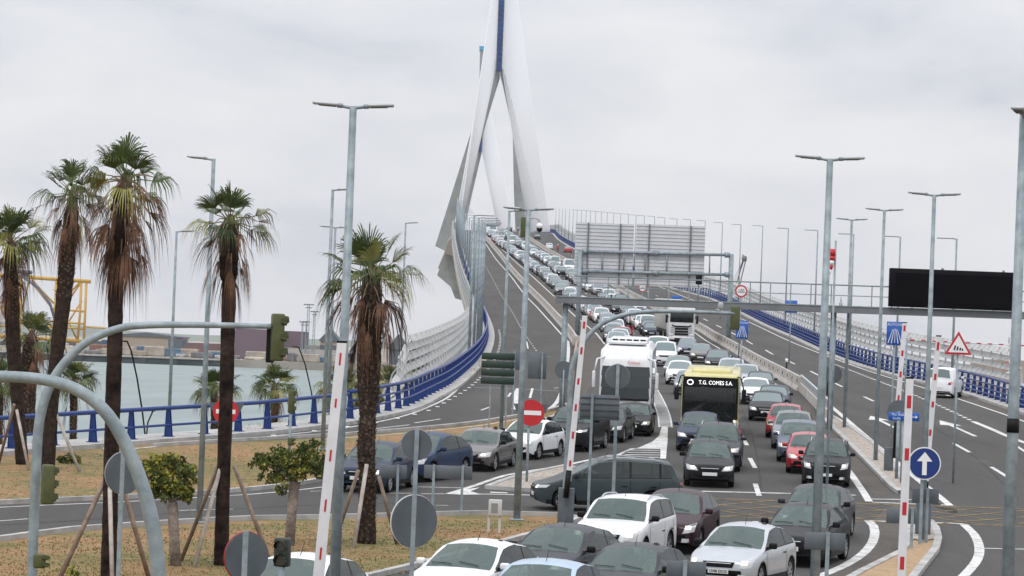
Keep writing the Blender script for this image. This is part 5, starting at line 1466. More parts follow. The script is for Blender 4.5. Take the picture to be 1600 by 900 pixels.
def bin_Y(pl, off, tx, lo, hi, H=10.5):
    f = lambda Y: x_px(pl, Y, off, H)[0] - tx
    a, b = lo, hi
    if f(a) * f(b) > 0: return None
    for _ in range(40):
        c = (a + b) / 2
        if f(a) * f(c) <= 0: b = c
        else: a = c
    return a
n_ = 0
lastY = 160
for k, (tx, ty) in enumerate(RT):
    Y = bin_Y(fence_r, .75, tx, 150, 1500)
    if Y is None: continue
    t = PY(tx, ty, Y); zr = Zr(Y) + .1
    root = empty('street_lamp', (t.x, Y, zr)); h = t.z - zr
    tag(root, f'{ordw(k+1)} single-arm lamp post from the right along the right bridge railing', 'street lamp', 'lamp posts along the right railing')
    m = MB(); m.tube([(0, 0, 0), (0, 0, h)], [.095, .06], 8); m.build('pole', galv, root)
    if Y < 800:
        m = MB(); m.rbox((-.75, 0, h), (1.2, .24, .07), .02, 1); m.tube([(0, 0, h - .03), (-.3, 0, h - .01)], .035, 6); m.build('lamp_head', galv, root)
pts = at_dist(offset([p for p in fence_l if p[1] > 232], -.55), 15, 0)
for k, (p, t) in enumerate(pts[:66]):
    if p[1] > 1300: break
    if p[1] > 430 and k % 2: continue
    root = empty('street_lamp', (p[0], p[1], Zr(p[1]) + .1)); h = 10.6
    tag(root, f'{ordw(k+1)} lamp post uphill in the dense row along the left bridge railing', 'street lamp', 'lamp posts along the left railing')
    m = MB(); m.tube([(0, 0, 0), (0, 0, h)], [.11, .085], 8); m.build('pole', galv, root)
    if p[1] < 800: m = MB(); m.rbox((.85, 0, h), (1.3, .24, .07), .02, 1); m.tube([(0, 0, h - .03), (.3, 0, h - .01)], .035, 6); m.build('lamp_head', galv, root)
# slender curved promenade lamps
for (pts_px, Y, lb) in (([(228, 690), (222, 640), (214, 590), (205, 548), (199, 534), (194, 533)], 150, 'slender curved dark lamp beside the shaved palm, behind the railing'),
                    ([(493, 650), (486, 610), (477, 570), (467, 543), (461, 542)], 190, 'slender curved dark lamp left of the rough palm, behind the railing')):
    q = [PY(x, y, Y) for x, y in pts_px]; root = empty('promenade_lamp', (q[0].x, q[0].y, 1.2)); tag(root, lb, 'street lamp')
    m = MB(); m.tube([local(root, Vector((q[0].x + .1, q[0].y, 1.2)))] + [local(root, p) for p in q], .04, 6); m.build('curved_pole', blackm, root)
    m = MB(); m.rbox(local(root, q[-1]), (.35, .18, .06), .02, 1); m.build('lamp_head', blackm, root)
q = PY(228, 690, 150); root = empty('promenade_lamp', (q.x, q.y, 1.2)); tag(root, 'short dark lamp with a tilted head beside the curved promenade lamp', 'street lamp')
a, b_ = PY(231, 660, 150), PY(239, 642, 150); m = MB(); m.tube([(0, 0, 0), local(root, q), local(root, a), local(root, b_)], .035, 6); m.build('pole', blackm, root); m = MB(); m.rbox(local(root, b_), (.2, .15, .06), .02, 1); m.build('lamp_head', blackm, root)

# ================================================================== TRAFFIC SIGNAL MASTS
def mast(name, px, radii, Y, label, foot=True, cat='mast'):
    q = [PY(x, y, Y) for x, y in px]; zf = Zr(Y); root = empty(name, (q[0].x, Y, zf)); tag(root, label, cat)
    pts = [(0, 0, 0)] + [local(root, p) for p in q]
    # smooth
    sm = []; rr = []
    R0 = [radii[0]] + list(radii)
    for i in range(len(pts) - 1):
        p0, p1, p2, p3 = [Vector(pts[max(0, min(len(pts)-1, i + d))]) for d in (-1, 0, 1, 2)]
        for k in range(6):
            t = k / 6; sm.append(.5 * ((2*p1) + (p2 - p0)*t + (2*p0 - 5*p1 + 4*p2 - p3)*t*t + (3*p1 - p0 - 3*p2 + p3)*t**3)); rr.append(lerp(R0[i], R0[i+1], t))
    sm.append(Vector(pts[-1])); rr.append(R0[-1])
    m = MB(); m.tube(sm, rr, 14); m.build('mast_arm', galv, root)
    return root
Y1, Y2 = 54, 39
m1 = mast('signal_mast', [(50, 895), (56, 740), (63, 650), (86, 588), (128, 540), (180, 515), (232, 508), (330, 508), (424, 510)], [.085, .085, .085, .08, .07, .065, .06, .05, .045, .045], Y1, 'tall curved grey mast whose arm reaches right over the grass to the olive signal')
m2 = mast('signal_mast', [(253, 1010), (246, 880), (234, 800), (208, 720), (170, 650), (122, 610), (60, 592), (-40, 586)], [.095, .095, .092, .085, .08, .075, .07, .065, .06], Y2, 'thick curved grey mast bending left out of the picture at the lower left')
Y3 = 98
m3 = mast('signal_mast', [(883, 765), (889, 660), (893, 580), (905, 546), (930, 514), (962, 496), (1005, 487.5), (1070, 487), (1152, 490)], [.085, .085, .08, .08, .075, .07, .065, .055, .05], Y3, 'curved grey mast behind the boom whose arm crosses in front of the lorry')
m = MB(); c0 = local(m3, PY(1126, 478, Y3)); m.rbox(c0, (.16, .16, .22), .04); m.tube([c0 + Vector((0, 0, -.4)), c0], .03, 6); m.build('camera', galv_l, m3)
def signal(px, py, Y, face, h, label, n=3, colour=None, w=.28, board=False, post=None, lens_dir=None):
    """face: unit vector (x, y) the lenses look to"""
    c = PY(px, py, Y); root = empty('traffic_light', (c.x, c.y, c.z)); tag(root, label, 'traffic light')
    f = Vector((face[0], face[1], 0)).normalized(); yaw = math.atan2(f.x, -f.y); M = Matrix.Rotation(yaw, 3, 'Z'); om = colour or olive
    b = MB(); b.rbox((0, .05, 0), (w, .20, h), .03, 2, M=M); b.build('housing', om, root)
    for k in range(n):
        z = h * (.5 - (k + .5) / n); v = MB(); rr = min(w, h / n) * .42; seg = 14
        for k2 in range(seg):
            a0, a1 = PI * (-.15) + k2 * PI * 1.3 / seg, PI * (-.15) + (k2 + 1) * PI * 1.3 / seg
            q = []
            for a, d in ((a0, 0), (a1, 0), (a1, 1), (a0, 1)):
                dd = (.13 if 0 < a < PI else .09) * d; q.append(M @ Vector((math.cos(a) * rr, -.05 - dd, z + math.sin(a) * rr - d * .02)))
            v.quad(*q); v.quad(*q[::-1])
        vo = v.build('visor', om, root); l_ = MB(); l_.disc(M @ Vector((0, -.06, z)), rr * .9, M @ Vector((0, -1, 0)), .02, 16)
        l_.build('lens', mat('lens_dark', (.03, .04, .045), .2, coat=1), vo)
    if board: b = MB(); b.rbox(M @ Vector((0, .10, -.06)), (w * 1.35, .02, h * 1.12), .01, 1, M=M); b.build('back_board', blackm, root)
    if post:
        zf = Zr(Y) - c.z; b = MB(); b.tube([(0, 0, zf), (0, 0, -h/2)], .05, 10); b.build('post', galv, root)
    return root
signal(433, 527, Y1, (1, .25), .80, 'olive three-lens signal seen from the side at the end of the left mast arm', board=False)
b = MB(); c = PY(423, 538, Y1 + .3); b.box(c, (.12, .4, .62)); tag(b.build('signal_bracket', blackm), 'dark green plate hanging beside the olive signal at the arm end', 'signal plate')
signal(74, 757, Y1 - .4, (1, .3), .66, 'olive three-lens signal fixed low on the tall curved mast')
signal(61, 877, Y1 - .4, (1, .3), .24, 'small two-lens repeater signal near the foot of the tall curved mast', n=2, w=.14)
signal(455, 627, 112, (1, .2), .82, 'olive signal on a thin post behind the bushy tree', post=True)
signal(454, 690, 111.8, (1, .2), .28, 'small repeater signal on the thin post above the bushy tree', n=2, w=.16)
signal(441, 863, 51, (-.25, -1), .46, 'black two-lens signal facing the camera at the lower edge', n=2, colour=mat('housing_dark', (.02, .03, .02), .5), w=.24, post=True)
signal(1149, 497, Y3, (.15, 1), .72, 'olive signal seen from behind at the end of the mast arm over the lorry')
signal(821, 355, 98, (.2, 1), .62, 'yellowish signal back fixed high on the lamp post beside the dome camera')
signal(645/.999 + 231, 655, 97, (.3, 1), .7, 'olive signal behind the raised boom in front of the black off-roader') if 0 else None
# dome camera
Yc = P(809, 813).y; root = empty('dome_camera', PY(826, 345, Yc)); tag(root, 'white dome camera on a curved arm high on the lamp post', 'camera')
pc = [local(root, PY(x, y, Yc - .2)) for x, y in ((828, 342), (834, 341), (840, 342), (843, 347))]; m = MB(); m.tube(pc, .02, 6); m.build('arm', galv, root)
c = local(root, PY(843, 354, Yc - .2)); m = MB(); m.tube([c + Vector((0, 0, .10)), c + Vector((0, 0, .06)), c + Vector((0, 0, -.05))], [.04, .095, .10], 16); m.build('hood', signwhite, root)
m = MB(); m.tube([c + Vector((0, 0, -.05)), c + Vector((0, 0, -.12)), c + Vector((0, 0, -.17))], [.09, .08, .02], 16); m.build('dome', blackm, root)

# ================================================================== SIGNS
def post_sign(name, label, cx, cy, Y, build, post_px=None, foot=True, pr=.035, above=.0, cat='sign', square=False, post_mat=None, back=True):
    c = PY(cx, cy, Y); zf = Zr(Y); root = empty(name, (c.x, Y, zf)); tag(root, label, cat)
    z = c.z - zf
    if foot:
        m = MB(); yy = .05 if back else -.05
        xo = (PY(post_px, cy, Y).x - c.x) if post_px else 0
        m.tube([(xo, -.05 if back else .05, 0), (xo, -.05 if back else .05, z + above)], pr, 4 if square else 10); m.build('post', post_mat or galv, root)
    build(root, z); return root
def disc_back(r, rim=None, mb_mat=None, z_off=0, rx=None, tilt=0):
    def f(root, z):
        m = MB(); n_v = Vector((math.sin(R(tilt)), -math.cos(R(tilt)), 0))
        m.disc((0, (.32 if tilt else 0), z + z_off), r, n_v, .025, 36, 0, rx, 0); m.build('sign_plate', mb_mat or signback, root)
        if rim: m = MB(); m.disc(Vector((0, (.32 if tilt else 0), z + z_off)) - n_v * .022, r * 1.025, n_v, .02, 36, 0, (rx or r) * 1.025 ); m.build('sign_rim', rim, root)
    return f
s_ = post_sign('round_sign', 'round sign seen from behind, upper one on its post above the grey panels', 651, 695, 56, disc_back(.27, galv_l), above=.28, pr=.055, square=True)
post_sign('round_sign', 'large round sign seen from behind with a white rim, lower one on the same post', 646.5, 816, 56.0, disc_back(.46, signwhite, tilt=32), foot=False)
post_sign('round_sign', 'round sign seen from behind on a grey post before the shaved palm', 191.5, 740, 68, disc_back(.45, galv_l, tilt=35), above=.5, pr=.06, square=True)
post_sign('round_sign', 'round sign seen from behind with a red rim at the lower edge', 383, 872, 59, disc_back(.46, redm, tilt=35), above=.5, pr=.07, square=True)
post_sign('round_sign', 'round sign seen from behind over the big slatted panel in front of the coach', 965, 588, 96, disc_back(.36, galv_l), above=.38, pr=.07, square=True)
post_sign('round_sign', 'small round sign seen from behind at the foot of the left ramp barrier', 881, 578, 150, disc_back(.42, None), pr=.04)
post_sign('round_sign', 'round sign seen from behind on the median beyond the steel barrier', 1301, 585, 155, disc_back(.45, None), pr=.05)
post_sign('round_sign', 'round sign seen from behind above the blue direction sign', 1404, 643, 118, disc_back(.42, None), pr=.06)
def no_entry(root, z):
    m = MB(); m.disc((0, -.06, z), .45, (0, -1, 0), .02, 40); p = m.build('sign_plate', redm, root)
    m = MB(); m.box((0, -.075, z), (.68, .012, .15)); m.build('white_bar', signwhite, p)
    # triangle plate seen behind
    m = MB(); m.prism([(-.62, .06, z + .30), (.62, .06, z + .30), (.50, .06, z + .02), (.1, .06, z - .35), (-.1, .06, z - .35), (-.50, .06, z + .02)], (0, .02, 0)); m.build('back_plate', signback, root)
post_sign('no_entry_sign', 'red no-entry sign on a slim post in front of the small white hatchback', 830, 645, P(824, 757).y, no_entry, post_px=827, above=0, pr=.045, back=False)
post_sign('no_entry_sign', 'red no-entry sign half hidden behind a shaved palm trunk', 353, 643, 112, no_entry, pr=.045, back=False)
def up_arrow(root, z):
    m = MB(); m.disc((0, -.07, z), .47, (0, -1, 0), .02, 44); m.build('sign_rim', signwhite, root)
    m = MB(); m.disc((0, -.085, z), .435, (0, -1, 0), .015, 44); p = m.build('sign_plate', mat('sign_deep_blue', (.005, .03, .17), .4), root)
    m = MB(); m.prism([(-.065, -.096, z - .33), (.065, -.096, z - .33), (.065, -.096, z + .06), (.22, -.096, z + .06), (0, -.096, z + .33), (-.22, -.096, z + .06), (-.065, -.096, z + .06)], (0, -.008, 0)); m.build('white_arrow', signwhite, p)
post_sign('direction_sign', 'round blue sign with a white upward arrow on the sandy island', 1444, 724, P(1438, 856).y, up_arrow, post_px=1442, pr=.06, square=True, back=False)
def autovia(wd, hh):
    def f(root, z):
        m = MB(); m.rbox((0, -.06, z), (wd, .03, hh), .012, 1); p = m.build('sign_plate', signblue, root)
        y = -.08
        for a, b_ in (((-.40, -.42), (-.13, .18)), ((.40, -.42), (.13, .18)), ((-.2, -.42), (-.065, .18)), ((.2, -.42), (.065, .18))):
            m = MB(); w1, w2 = .028, .013; m.prism([((a[0]-w1)*wd, y, z + a[1]*hh), ((a[0]+w1)*wd, y, z + a[1]*hh), ((b_[0]+w2)*wd, y, z + b_[1]*hh), ((b_[0]-w2)*wd, y, z + b_[1]*hh)], (0, -.005, 0)); m.build('lane_line', signwhite, p)
        m = MB(); m.box((0, y, z + (-.1)*hh), (.03*wd, .005, .62*hh)); m.build('lane_line', signwhite, p)
        text_obj('AUTOVIA', .15*wd/.75*1.1, signwhite, (0, y - .005, z + .37*hh), p)
    return f
post_sign('motorway_sign', 'blue AUTOVIA sign with converging lanes left of the black message board', 1398, 521, 130, autovia(.68, .95), pr=.04, back=False)
post_sign('motorway_sign', 'blue AUTOVIA sign right of the olive signal on the mast arm', 1159.5, 515, 205, autovia(.78, 1.15), pr=.05, back=False)
def tri(root, z):
    s = .50; y = -.07
    P3 = lambda k: [(-s*k, y, z - s*k*.62), (s*k, y, z - s*k*.62), (0, y, z + s*k*1.11)]
    m = MB(); m.prism(P3(1.0), (0, .02, 0)); m.build('sign_rim', redm, root); y = -.085
    m = MB(); m.prism([(-s*.74, y, z - s*.46), (s*.74, y, z - s*.46), (0, y, z + s*.80)], (0, .012, 0)); p = m.build('sign_plate', signwhite, root)
    for k, (x, h) in enumerate(((-.13, .17), (-.03, .14), (.07, .10), (.15, .07))):
        m = MB(); m.box((x, -.095, z - .06 - k*.02), (.05, .008, h), M=Matrix.Rotation(R(14), 3, 'Y')); m.build('pictogram', blackm, p)
post_sign('warning_sign', 'red-rimmed triangular warning sign left of the right-edge lamp post', 1497, 541, 118, tri, pr=.04, back=False)
def speed(r, txt='100'):
    def f(root, z):
        m = MB(); m.disc((0, -.06, z), r, (0, -1, 0), .02, 36); m.build('sign_rim', redm, root)
        m = MB(); m.disc((0, -.075, z), r*.76, (0, -1, 0), .015, 36); p = m.build('sign_plate', signwhite, root)
        text_obj(txt, r*.86, blackm, (0, -.088, z), p, scale=(.82, 1.1, 1))
    return f
post_sign('speed_limit_sign', 'round 100 speed limit sign above the catwalk, right of the sign frame', 1158, 455, 268, speed(.52), pr=.05, back=False)
post_sign('speed_limit_sign', 'small round 100 speed limit sign under the big sign backs', 1004, 450, 430, speed(.55), pr=.05, back=False)
def bluepanel(w, h, txts):
    def f(root, z):
        m = MB(); m.rbox((0, -.06, z), (w, .03, h), .012, 1); p = m.build('sign_plate', signblue, root)
        for t, s, x, zz in txts: text_obj(t, s, signwhite, (x, -.08, z + zz), p)
    return f
post_sign('direction_sign', 'blue direction sign to Pto. Real and Sevilla with a white arrow', 1412, 651, 116, bluepanel(1.12, .30, [('Pto. Real', .12, -.22, .065), ('Sevilla', .12, -.26, -.07)]), pr=.05, back=False)
dsg = [o for o in COL.objects if o.get('label', '').startswith('blue direction sign to')][0]
zz = PY(1412, 651, 116).z - Zr(116); m = MB(); m.prism([(.30, -.08, zz + .012), (.30, -.08, zz - .012), (.42, -.08, zz - .012), (.42, -.08, zz - .06), (.50, -.08, zz), (.42, -.08, zz + .06), (.42, -.08, zz + .012)], (0, -.005, 0)); m.build('white_arrow', signwhite, dsg)
post_sign('blue_sign', 'small blue panel peeping over the lorry behind the catwalk', 1057, 466, 400, bluepanel(1.25, .6, []), pr=.05, back=False)
post_sign('blue_sign', 'blue panel partly behind the catwalk right of the wide sign frame', 1236, 479, 258, bluepanel(.98, 1.0, []), pr=.05, back=False)
# panel backs: (label, centre px, w px, h px, Y, post px list, material)
def panel_back(label, cx, cy, wpx, hpx, Y, posts, m_=None, name='road_sign', extra=None, zpost=None):
    c = PY(cx, cy, Y); zf = Zr(Y); k = Y / F; root = empty(name, (c.x, Y, zf)); tag(root, label, 'sign')
    z = c.z - zf; m = MB(); m.rbox((0, 0, z), (wpx*k, .03, hpx*k), .012, 1); m.build('panel', m_ or signback, root)
    for p in posts:
        x = PY(p, cy, Y).x - c.x; m = MB(); m.tube([(x, -.06, 0), (x, -.06, z + hpx*k*.5 + .02)], .055, 4); m.build('post', galv, root)
    if extra: extra(root, z, k)
    return root
panel_back('low grey panel seen from behind, left of the round sign post', 614, 737, 43, 21, P(622, 790).y, [622])
panel_back('low wide grey panel seen from behind, right of the round sign post', 700, 738, 75, 21, P(678, 803).y, [678, 723])
panel_back('grey panel back at the lower edge left of the silver hatchback', 1072, 891, 62, 28, 60, [1070])
panel_back('grey panel back beside the lamp post in front of the black hatchback', 1289, 846, 64, 27, 66, [1293])
panel_back('grey panel back behind the white boom, left on the sandy island', 1409, 806, 48, 24, 90, [1425])
panel_back('grey panel back behind the round blue arrow sign', 1446, 775, 42, 23, 92, [1449])
def slats(root, z, k):
    for j in range(4):
        m = MB(); m.box((0, -.03, z + (j - 1.5) * 9.6 * k), (60*k, .02, .025)); m.build('slat_joint', mat('joint_grey', (.05, .06, .065), .7), root)
panel_back('big slatted grey sign back in front of the white coach', 937, 636.5, 62, 39, 95, [925], extra=slats)
panel_back('grey rectangular sign back over the left ramp, right of the dark green board', 839.5, 571.5, 29, 41, 148, [847])
panel_back('grey sign back partly behind the lamp post over the left ramp', 806, 563, 17, 30, 152, [804])
def board4(root, z, k):
    pass
Yb = 140; c = PY(778, 576, Yb); root = empty('road_sign', (c.x, Yb, Zr(Yb))); tag(root, 'dark green board of four strips over the left ramp, seen from behind', 'sign'); k = Yb / F; z = c.z - Zr(Yb)
for j in range(4):
    m = MB(); m.rbox((0, 0, z + (1.5 - j) * 12.7 * k), (52*k, .03, 10.6*k), .012, 1); m.build('board_strip', signbackd, root)
for x in (-.3, .42):
    m = MB(); m.tube([(x, .05, 0), (x, .05, z + 24*k)], .045, 4); m.build('post', galv, root)
m = MB(); 
# meter cabinet on legs
Ym = P(767, 832).y; k = Ym / F; c = PY(773.5, 800, Ym); root = empty('meter_cabinet', (c.x, Ym, Zr(Ym))); tag(root, 'small pale cabinet on two legs at the grass edge', 'cabinet'); z = c.z - Zr(Ym)
m = MB(); m.rbox((0, .05, z + .12), (.38, .22, .46), .02, 2); m.build('cabinet', mat('cabinet_white', (.55, .55, .52), .6), root); m = MB(); m.box((-.02, -.07, z + .12), (.18, .03, .26)); m.build('meter_window', mat('window_grey', (.25, .26, .24), .4), root)
for x in (-.17, .14): m = MB(); m.box((x, .05, (z - .1)/2), (.07, .07, z - .1)); m.build('leg', MATS['cabinet_white'], root)

# ================================================================== BOOM BARRIERS
def boom(tip, foot, Y, wpx, label, marks, cabinet=None, black=None, mark_w=.09, Y2=None):
    """raised boom: tip and foot pixels; marks = list of py centres"""
    k = Y / F; a, b_ = PY(*tip, Y), PY(*foot, Y); root = empty('boom_barrier', (b_.x, Y, Zr(Y))); tag(root, label, 'barrier')
    A, B = local(root, a), local(root, b_); d = (A - B).normalized(); w = wpx * k / 2
    m = MB(); side = Vector((1, 0, 0)); up = Vector((0, 1, 0))
    pr = [B - side*w*1.05, B + side*w*1.05, A + side*w*.9, A - side*w*.9]; m.prism(pr, (0, .10, 0)); m.build('boom_arm', boomwhite, root)
    m = MB(); m.prism([A - side*w*.95, A + side*w*.95, A + side*w*.95 + d*.04, A - side*w*.95 + d*.04], (0, .11, 0)); m.build('end_cap', blackm, root)
    ly = 30 if w > .07 else 22
    for (py, h_px) in marks:
        t = (py - foot[1]) / (tip[1] - foot[1]); c = B.lerp(A, t); hh = h_px * k / 2
        m = MB(); m.prism([c - side*mark_w/2 - d*hh + Vector((0, -.006, 0)), c + side*mark_w/2 - d*hh + Vector((0, -.006, 0)), c + side*mark_w/2 + d*hh + Vector((0, -.006, 0)), c - side*mark_w/2 + d*hh + Vector((0, -.006, 0))], (0, .003, 0)); m.build('red_mark', redm, root)
    if black:
        m = MB(); c0, c1 = [local(root, PY(*q, Y - .1)) for q in black]; m.tube([c0, c1], .085, 8); m.build('pivot', blackm, root)
    if cabinet:
        x0, x1, y0, y1 = cabinet; q0, q1 = local(root, PY((x0+x1)/2, y0, Y)), 0; m = MB(); m.rbox((q0.x, .25, q0.z/2), ((x1-x0)*k, .4, q0.z), .02, 2); m.build('cabinet', signback, root)
    return root
boom((534, 536), (496, 915), 57.5, 16.5, 'raised white boom with red marks leaning beside the tall left lamp post', [(561, 19), (630, 14), (712, 18), (790, 19), (865, 19)], mark_w=.035)
boom((914, 493), (888, 752), P(886, 824).y, 9, 'raised white boom with red marks on a grey cabinet in front of the coach', [(508, 11), (548, 11), (596, 10), (637, 11), (680, 11), (724, 9)], cabinet=(873, 898, 763, 825), black=[(889, 735), (884, 778)], mark_w=.065)
boom((1422, 592), (1406, 960), 68, 12.5, 'nearest raised white boom before the blue arrow sign on the sandy island', [(628, 20), (710, 19), (795, 20), (880, 20)], mark_w=.09)
boom((1414, 505), (1402, 645), 122, 7.5, 'raised white boom crossing the blue AUTOVIA sign beside the median', [(513, 9), (552, 9), (585, 9), (622, 9)], black=[(1401, 640), (1398, 716)], mark_w=.08, cabinet=(1384, 1397, 699, 749))
boom((1467, 526), (1446, 758), P(1445, 842).y, 8.5, 'raised white boom right of the lamp post before the message board', [(541, 13), (589, 10), (632, 9), (676, 10)], black=[(1447, 752), (1446, 766)], cabinet=(1434, 1456, 786, 842), mark_w=.07)
root = empty('boom_barrier', PY(1417, 531, 175)); tag(root, 'thin lowered red and white boom behind the triangular warning sign', 'barrier')
m = MB(); A, B = Vector((0, 0, 0)), local(root, PY(1660, 543, 175)); m.tube([A, B], .035, 6); m.build('boom_arm', boomwhite, root)
for j in range(14):
    t = j / 14 + .02; m = MB(); m.tube([A.lerp(B, t), A.lerp(B, t + .028)], .042, 6); m.build('red_mark', redm, root)
m = MB(); m.tube([B + Vector((0, 0, .3)), Vector((B.x, 0, Zr(175) - root.location.z))], .08, 8); m.build('post', galv, root)
m = MB(); m.tube([(0, 0, .1), (0, 0, Zr(175) - root.location.z)], .05, 8); m.build('post', galv, root)
# traffic delineators
for px, py, lb in ((1228, 596, 'small white-topped delineator post on the concrete median barrier'), (1292, 626, 'small white-topped delineator post on the steel barrier')):
    p = P(px, py); root = empty('delineator_post', p); tag(root, lb, 'post'); m = MB(); m.tube([(0, 0, .3), (0, 0, 1.3)], .05, 8); m.build('stem', blackm, root); m = MB(); m.tube([(0, 0, 1.3), (0, 0, 1.55)], [.09, .11], 10); m.build('cap', signwhite, root)

# ================================================================== OVERHEAD GANTRIES
Yg = P(876, 655).y
def gp(px, py, Y=None): return PY(px, py, Y or Yg)
root = empty('sign_gantry', (gp(1100, 480).x, Yg, 0)); tag(root, 'long grey catwalk gantry with railings spanning the whole road', 'gantry')
def beam(a, b_, w, h, name, mat_, root, dy=0):
    m = MB(); A, B = local(root, a) + Vector((0, dy, 0)), local(root, b_) + Vector((0, dy, 0)); d = (B - A); L_ = d.length; M = Matrix.Rotation(-math.atan2(d.z, d.x), 3, 'Y') @ Matrix.Rotation(math.atan2(d.y, d.x), 3, 'Z')
    m.box((A + B) / 2, (L_, w, h), 0, M); return m.build(name, mat_, root)
gdark = mat('gantry_grey', (.19, .205, .22), .6, .2, noise_amt=.2, noise_scale=1)
beam(gp(868, 469), gp(1850, 503), 1.0, .28, 'catwalk_beam', gdark, root)
beam(gp(866, 463), gp(1850, 497), 1.06, .05, 'catwalk_edge', galv, root)
for (x, y0) in ((884, 470), (1303, 480), (1790, 500)):
    t = gp(x, y0); m = MB(); b0 = local(root, t); m.tube([(b0.x, 0, Zr(Yg)), (b0.x, 0, b0.z)], .14, 12); m.build('post', galv, root)
for k in range(28):
    x = 949 + k * 31.6; a = gp(x, 466 + (x - 868) * .0346); m = MB(); c = local(root, a); m.box((c.x, -.45, c.z + .52), (.05, .05, 1.06)); m.build('railing_post', galv, root)
for dy, dz in ((-.45, 1.06), (-.45, .56), (.45, 1.06)):
    a, b_ = gp(896, 466), gp(1850, 499); m = MB(); A, B = local(root, a), local(root, b_); m.tube([(A.x, dy, A.z + dz), (B.x, dy, B.z + dz)], .025, 6); m.build('handrail', galv, root)
m = MB(); c = local(root, gp(1313, 476)); m.rbox((c.x, -.2, c.z), (.16, .2, .22), .03); m.tube([(c.x, -.2, c.z + .1), (c.x, -.2, c.z + .35)], .03, 6); m.build('sensor', galv_l, root)
Yv = Yg - .6; root2 = empty('message_board', (gp(1489, 453).x, Yv, gp(1489, 453).z)); tag(root2, 'switched-off black message board on the gantry at the right', 'message board')
k = Yg / F; m = MB(); m.rbox((0, 0, 0), (205*k, .35, 60*k), .03, 1); m.build('housing', mat('board_black', (.005, .005, .007), .6, spec=.08), root2)
m = MB(); m.box((0, -.18, 0), (188*k, .01, 46*k)); m.build('display', mat('display_black', (.003, .003, .005), .6, spec=.06), root2)
for x in (-20, 75): m = MB(); m.tube([(x*k, 0, 30*k), (x*k, 0, 33*k)], .06, 8); m.build('lifting_eye', galv, root2)
# big sign backs on their own frame
Ys = P(1140, 541).y
root = empty('overhead_gantry', (gp(1000, 400, Ys).x, Ys, Zr(Ys))); tag(root, 'grey tubular sign frame standing beyond the catwalk', 'gantry')
for (x, y) in ((907, 391), (1143, 397)):
    t = local(root, gp(x, y, Ys)); m = MB(); m.tube([(t.x, 0, 0), (t.x, 0, t.z)], .23, 12); m.build('post', galv, root)
for (a, b_) in (((907, 392.5), (1143, 398.5)), ((907, 423.5), (1143, 429.5))):
    A, B = local(root, gp(*a, Ys)), local(root, gp(*b_, Ys)); m = MB(); m.tube([A, B], .15, 10); m.tube([A.lerp(B, .48), A.lerp(B, .52)], .26, 12); m.tube([A.lerp(B, .955), A.lerp(B, .985)], .26, 12); m.tube([A.lerp(B, .015), A.lerp(B, .045)], .26, 12); m.build('cross_tube', galv, root)
for x in (941, 975, 1008, 1042, 1109):
    y = 393 + (x - 907) * .0254; A, B = local(root, gp(x, y, Ys)), local(root, gp(x - .6, y + 31, Ys)); m = MB(); m.tube([A, B], .07, 6); m.build('strut', galv, root)
alum = mat('aluminium_back', (.62, .63, .65), .6, .1, noise_amt=.1, noise_scale=.8)
for (x0, x1, yt, yb, lb) in ((898, 989.5, 348.5, 444.5, 'left of two big ribbed aluminium sign backs beyond the catwalk'), (993, 1101, 351.5, 448, 'right of two big ribbed aluminium sign backs beyond the catwalk')):
    k = Ys / F; c = gp((x0 + x1)/2, (yt + yb)/2, Ys); r3 = empty('aluminium_sign', (c.x, Ys + .3, c.z)); tag(r3, lb, 'sign'); w, h = (x1 - x0)*k, (yb - yt)*k
    m = MB(); m.box((0, 0, 0), (w, .04, h)); m.build('panel', alum, r3)
    rb = MB()
    n_r = 17
    for j in range(n_r): rb.box((0, -.045, -h/2 + h*(j + .5)/n_r), (w, .06, .045))
    m = MB()
    rb.build('ribbing', mat('rib_shade', (.50, .51, .54), .6, .1), r3)
    for fx in ((-.28, .27) if x0 < 950 else (-.31, .29)): m = MB(); m.box((w*fx, -.10, 0), (.14, .12, h)); m.build('stiffener', gdark, r3)
m = MB(); c = gp(1092, 437, Yg + 1); root4 = empty('signal_box', c); tag(root4, 'small black box on the catwalk railing under the right big sign', 'equipment box'); m.rbox((0, 0, 0), (.30, .25, .46), .03); m.build('housing', blackm, root4); m = MB(); m.tube([(0, .15, -1.2), (0, .15, -.1)], .03, 6); m.build('bracket', galv, root4)

# wind sock
Yw = 96; root = empty('wind_sock', (PY(1304, 376, Yw).x, Yw, Zr(Yw))); tag(root, 'red and white wind sock hanging limp beside the tall lamp post', 'wind sock')
t = local(root, PY(1306, 376, Yw)); m = MB(); m.tube([(t.x, 0, 0), (t.x, 0, t.z)], [.045, .03], 8); m.build('post', galv, root)
pts = [(1301, 389, .085), (1300, 400, .10), (1299, 407, .085), (1299, 414, .075), (1297, 421, .06), (1295, 429, .035)]
for j in range(5):
    a, b_ = pts[j], pts[j+1]; m = MB(); m.tube([local(root, PY(a[0], a[1], Yw - .1)), local(root, PY(b_[0], b_[1], Yw - .1))], [a[2], b_[2]], 14)
    m.build('sock_band', [redm, redm, signwhite, redm, signwhite][j], root)
# orange and white striped board at the right edge
p = PY(1580, 575, 230); root = empty('chevron_board', p); tag(root, 'small orange and white striped board beyond the right railing', 'sign')
for j in range(5): m = MB(); m.box((0, -.02, -.5 + j*.26), (1.0, .03, .13), M=Matrix.Rotation(R(-25), 3, 'Y')); m.build('stripe', mat('orange_band', (.55, .12, .04), .6) if j % 2 == 0 else signwhite, root)
m = MB(); m.tube([(0, .05, -p.z + 1.2), (0, .05, .3)], .05, 6); m.build('post', galv, root)

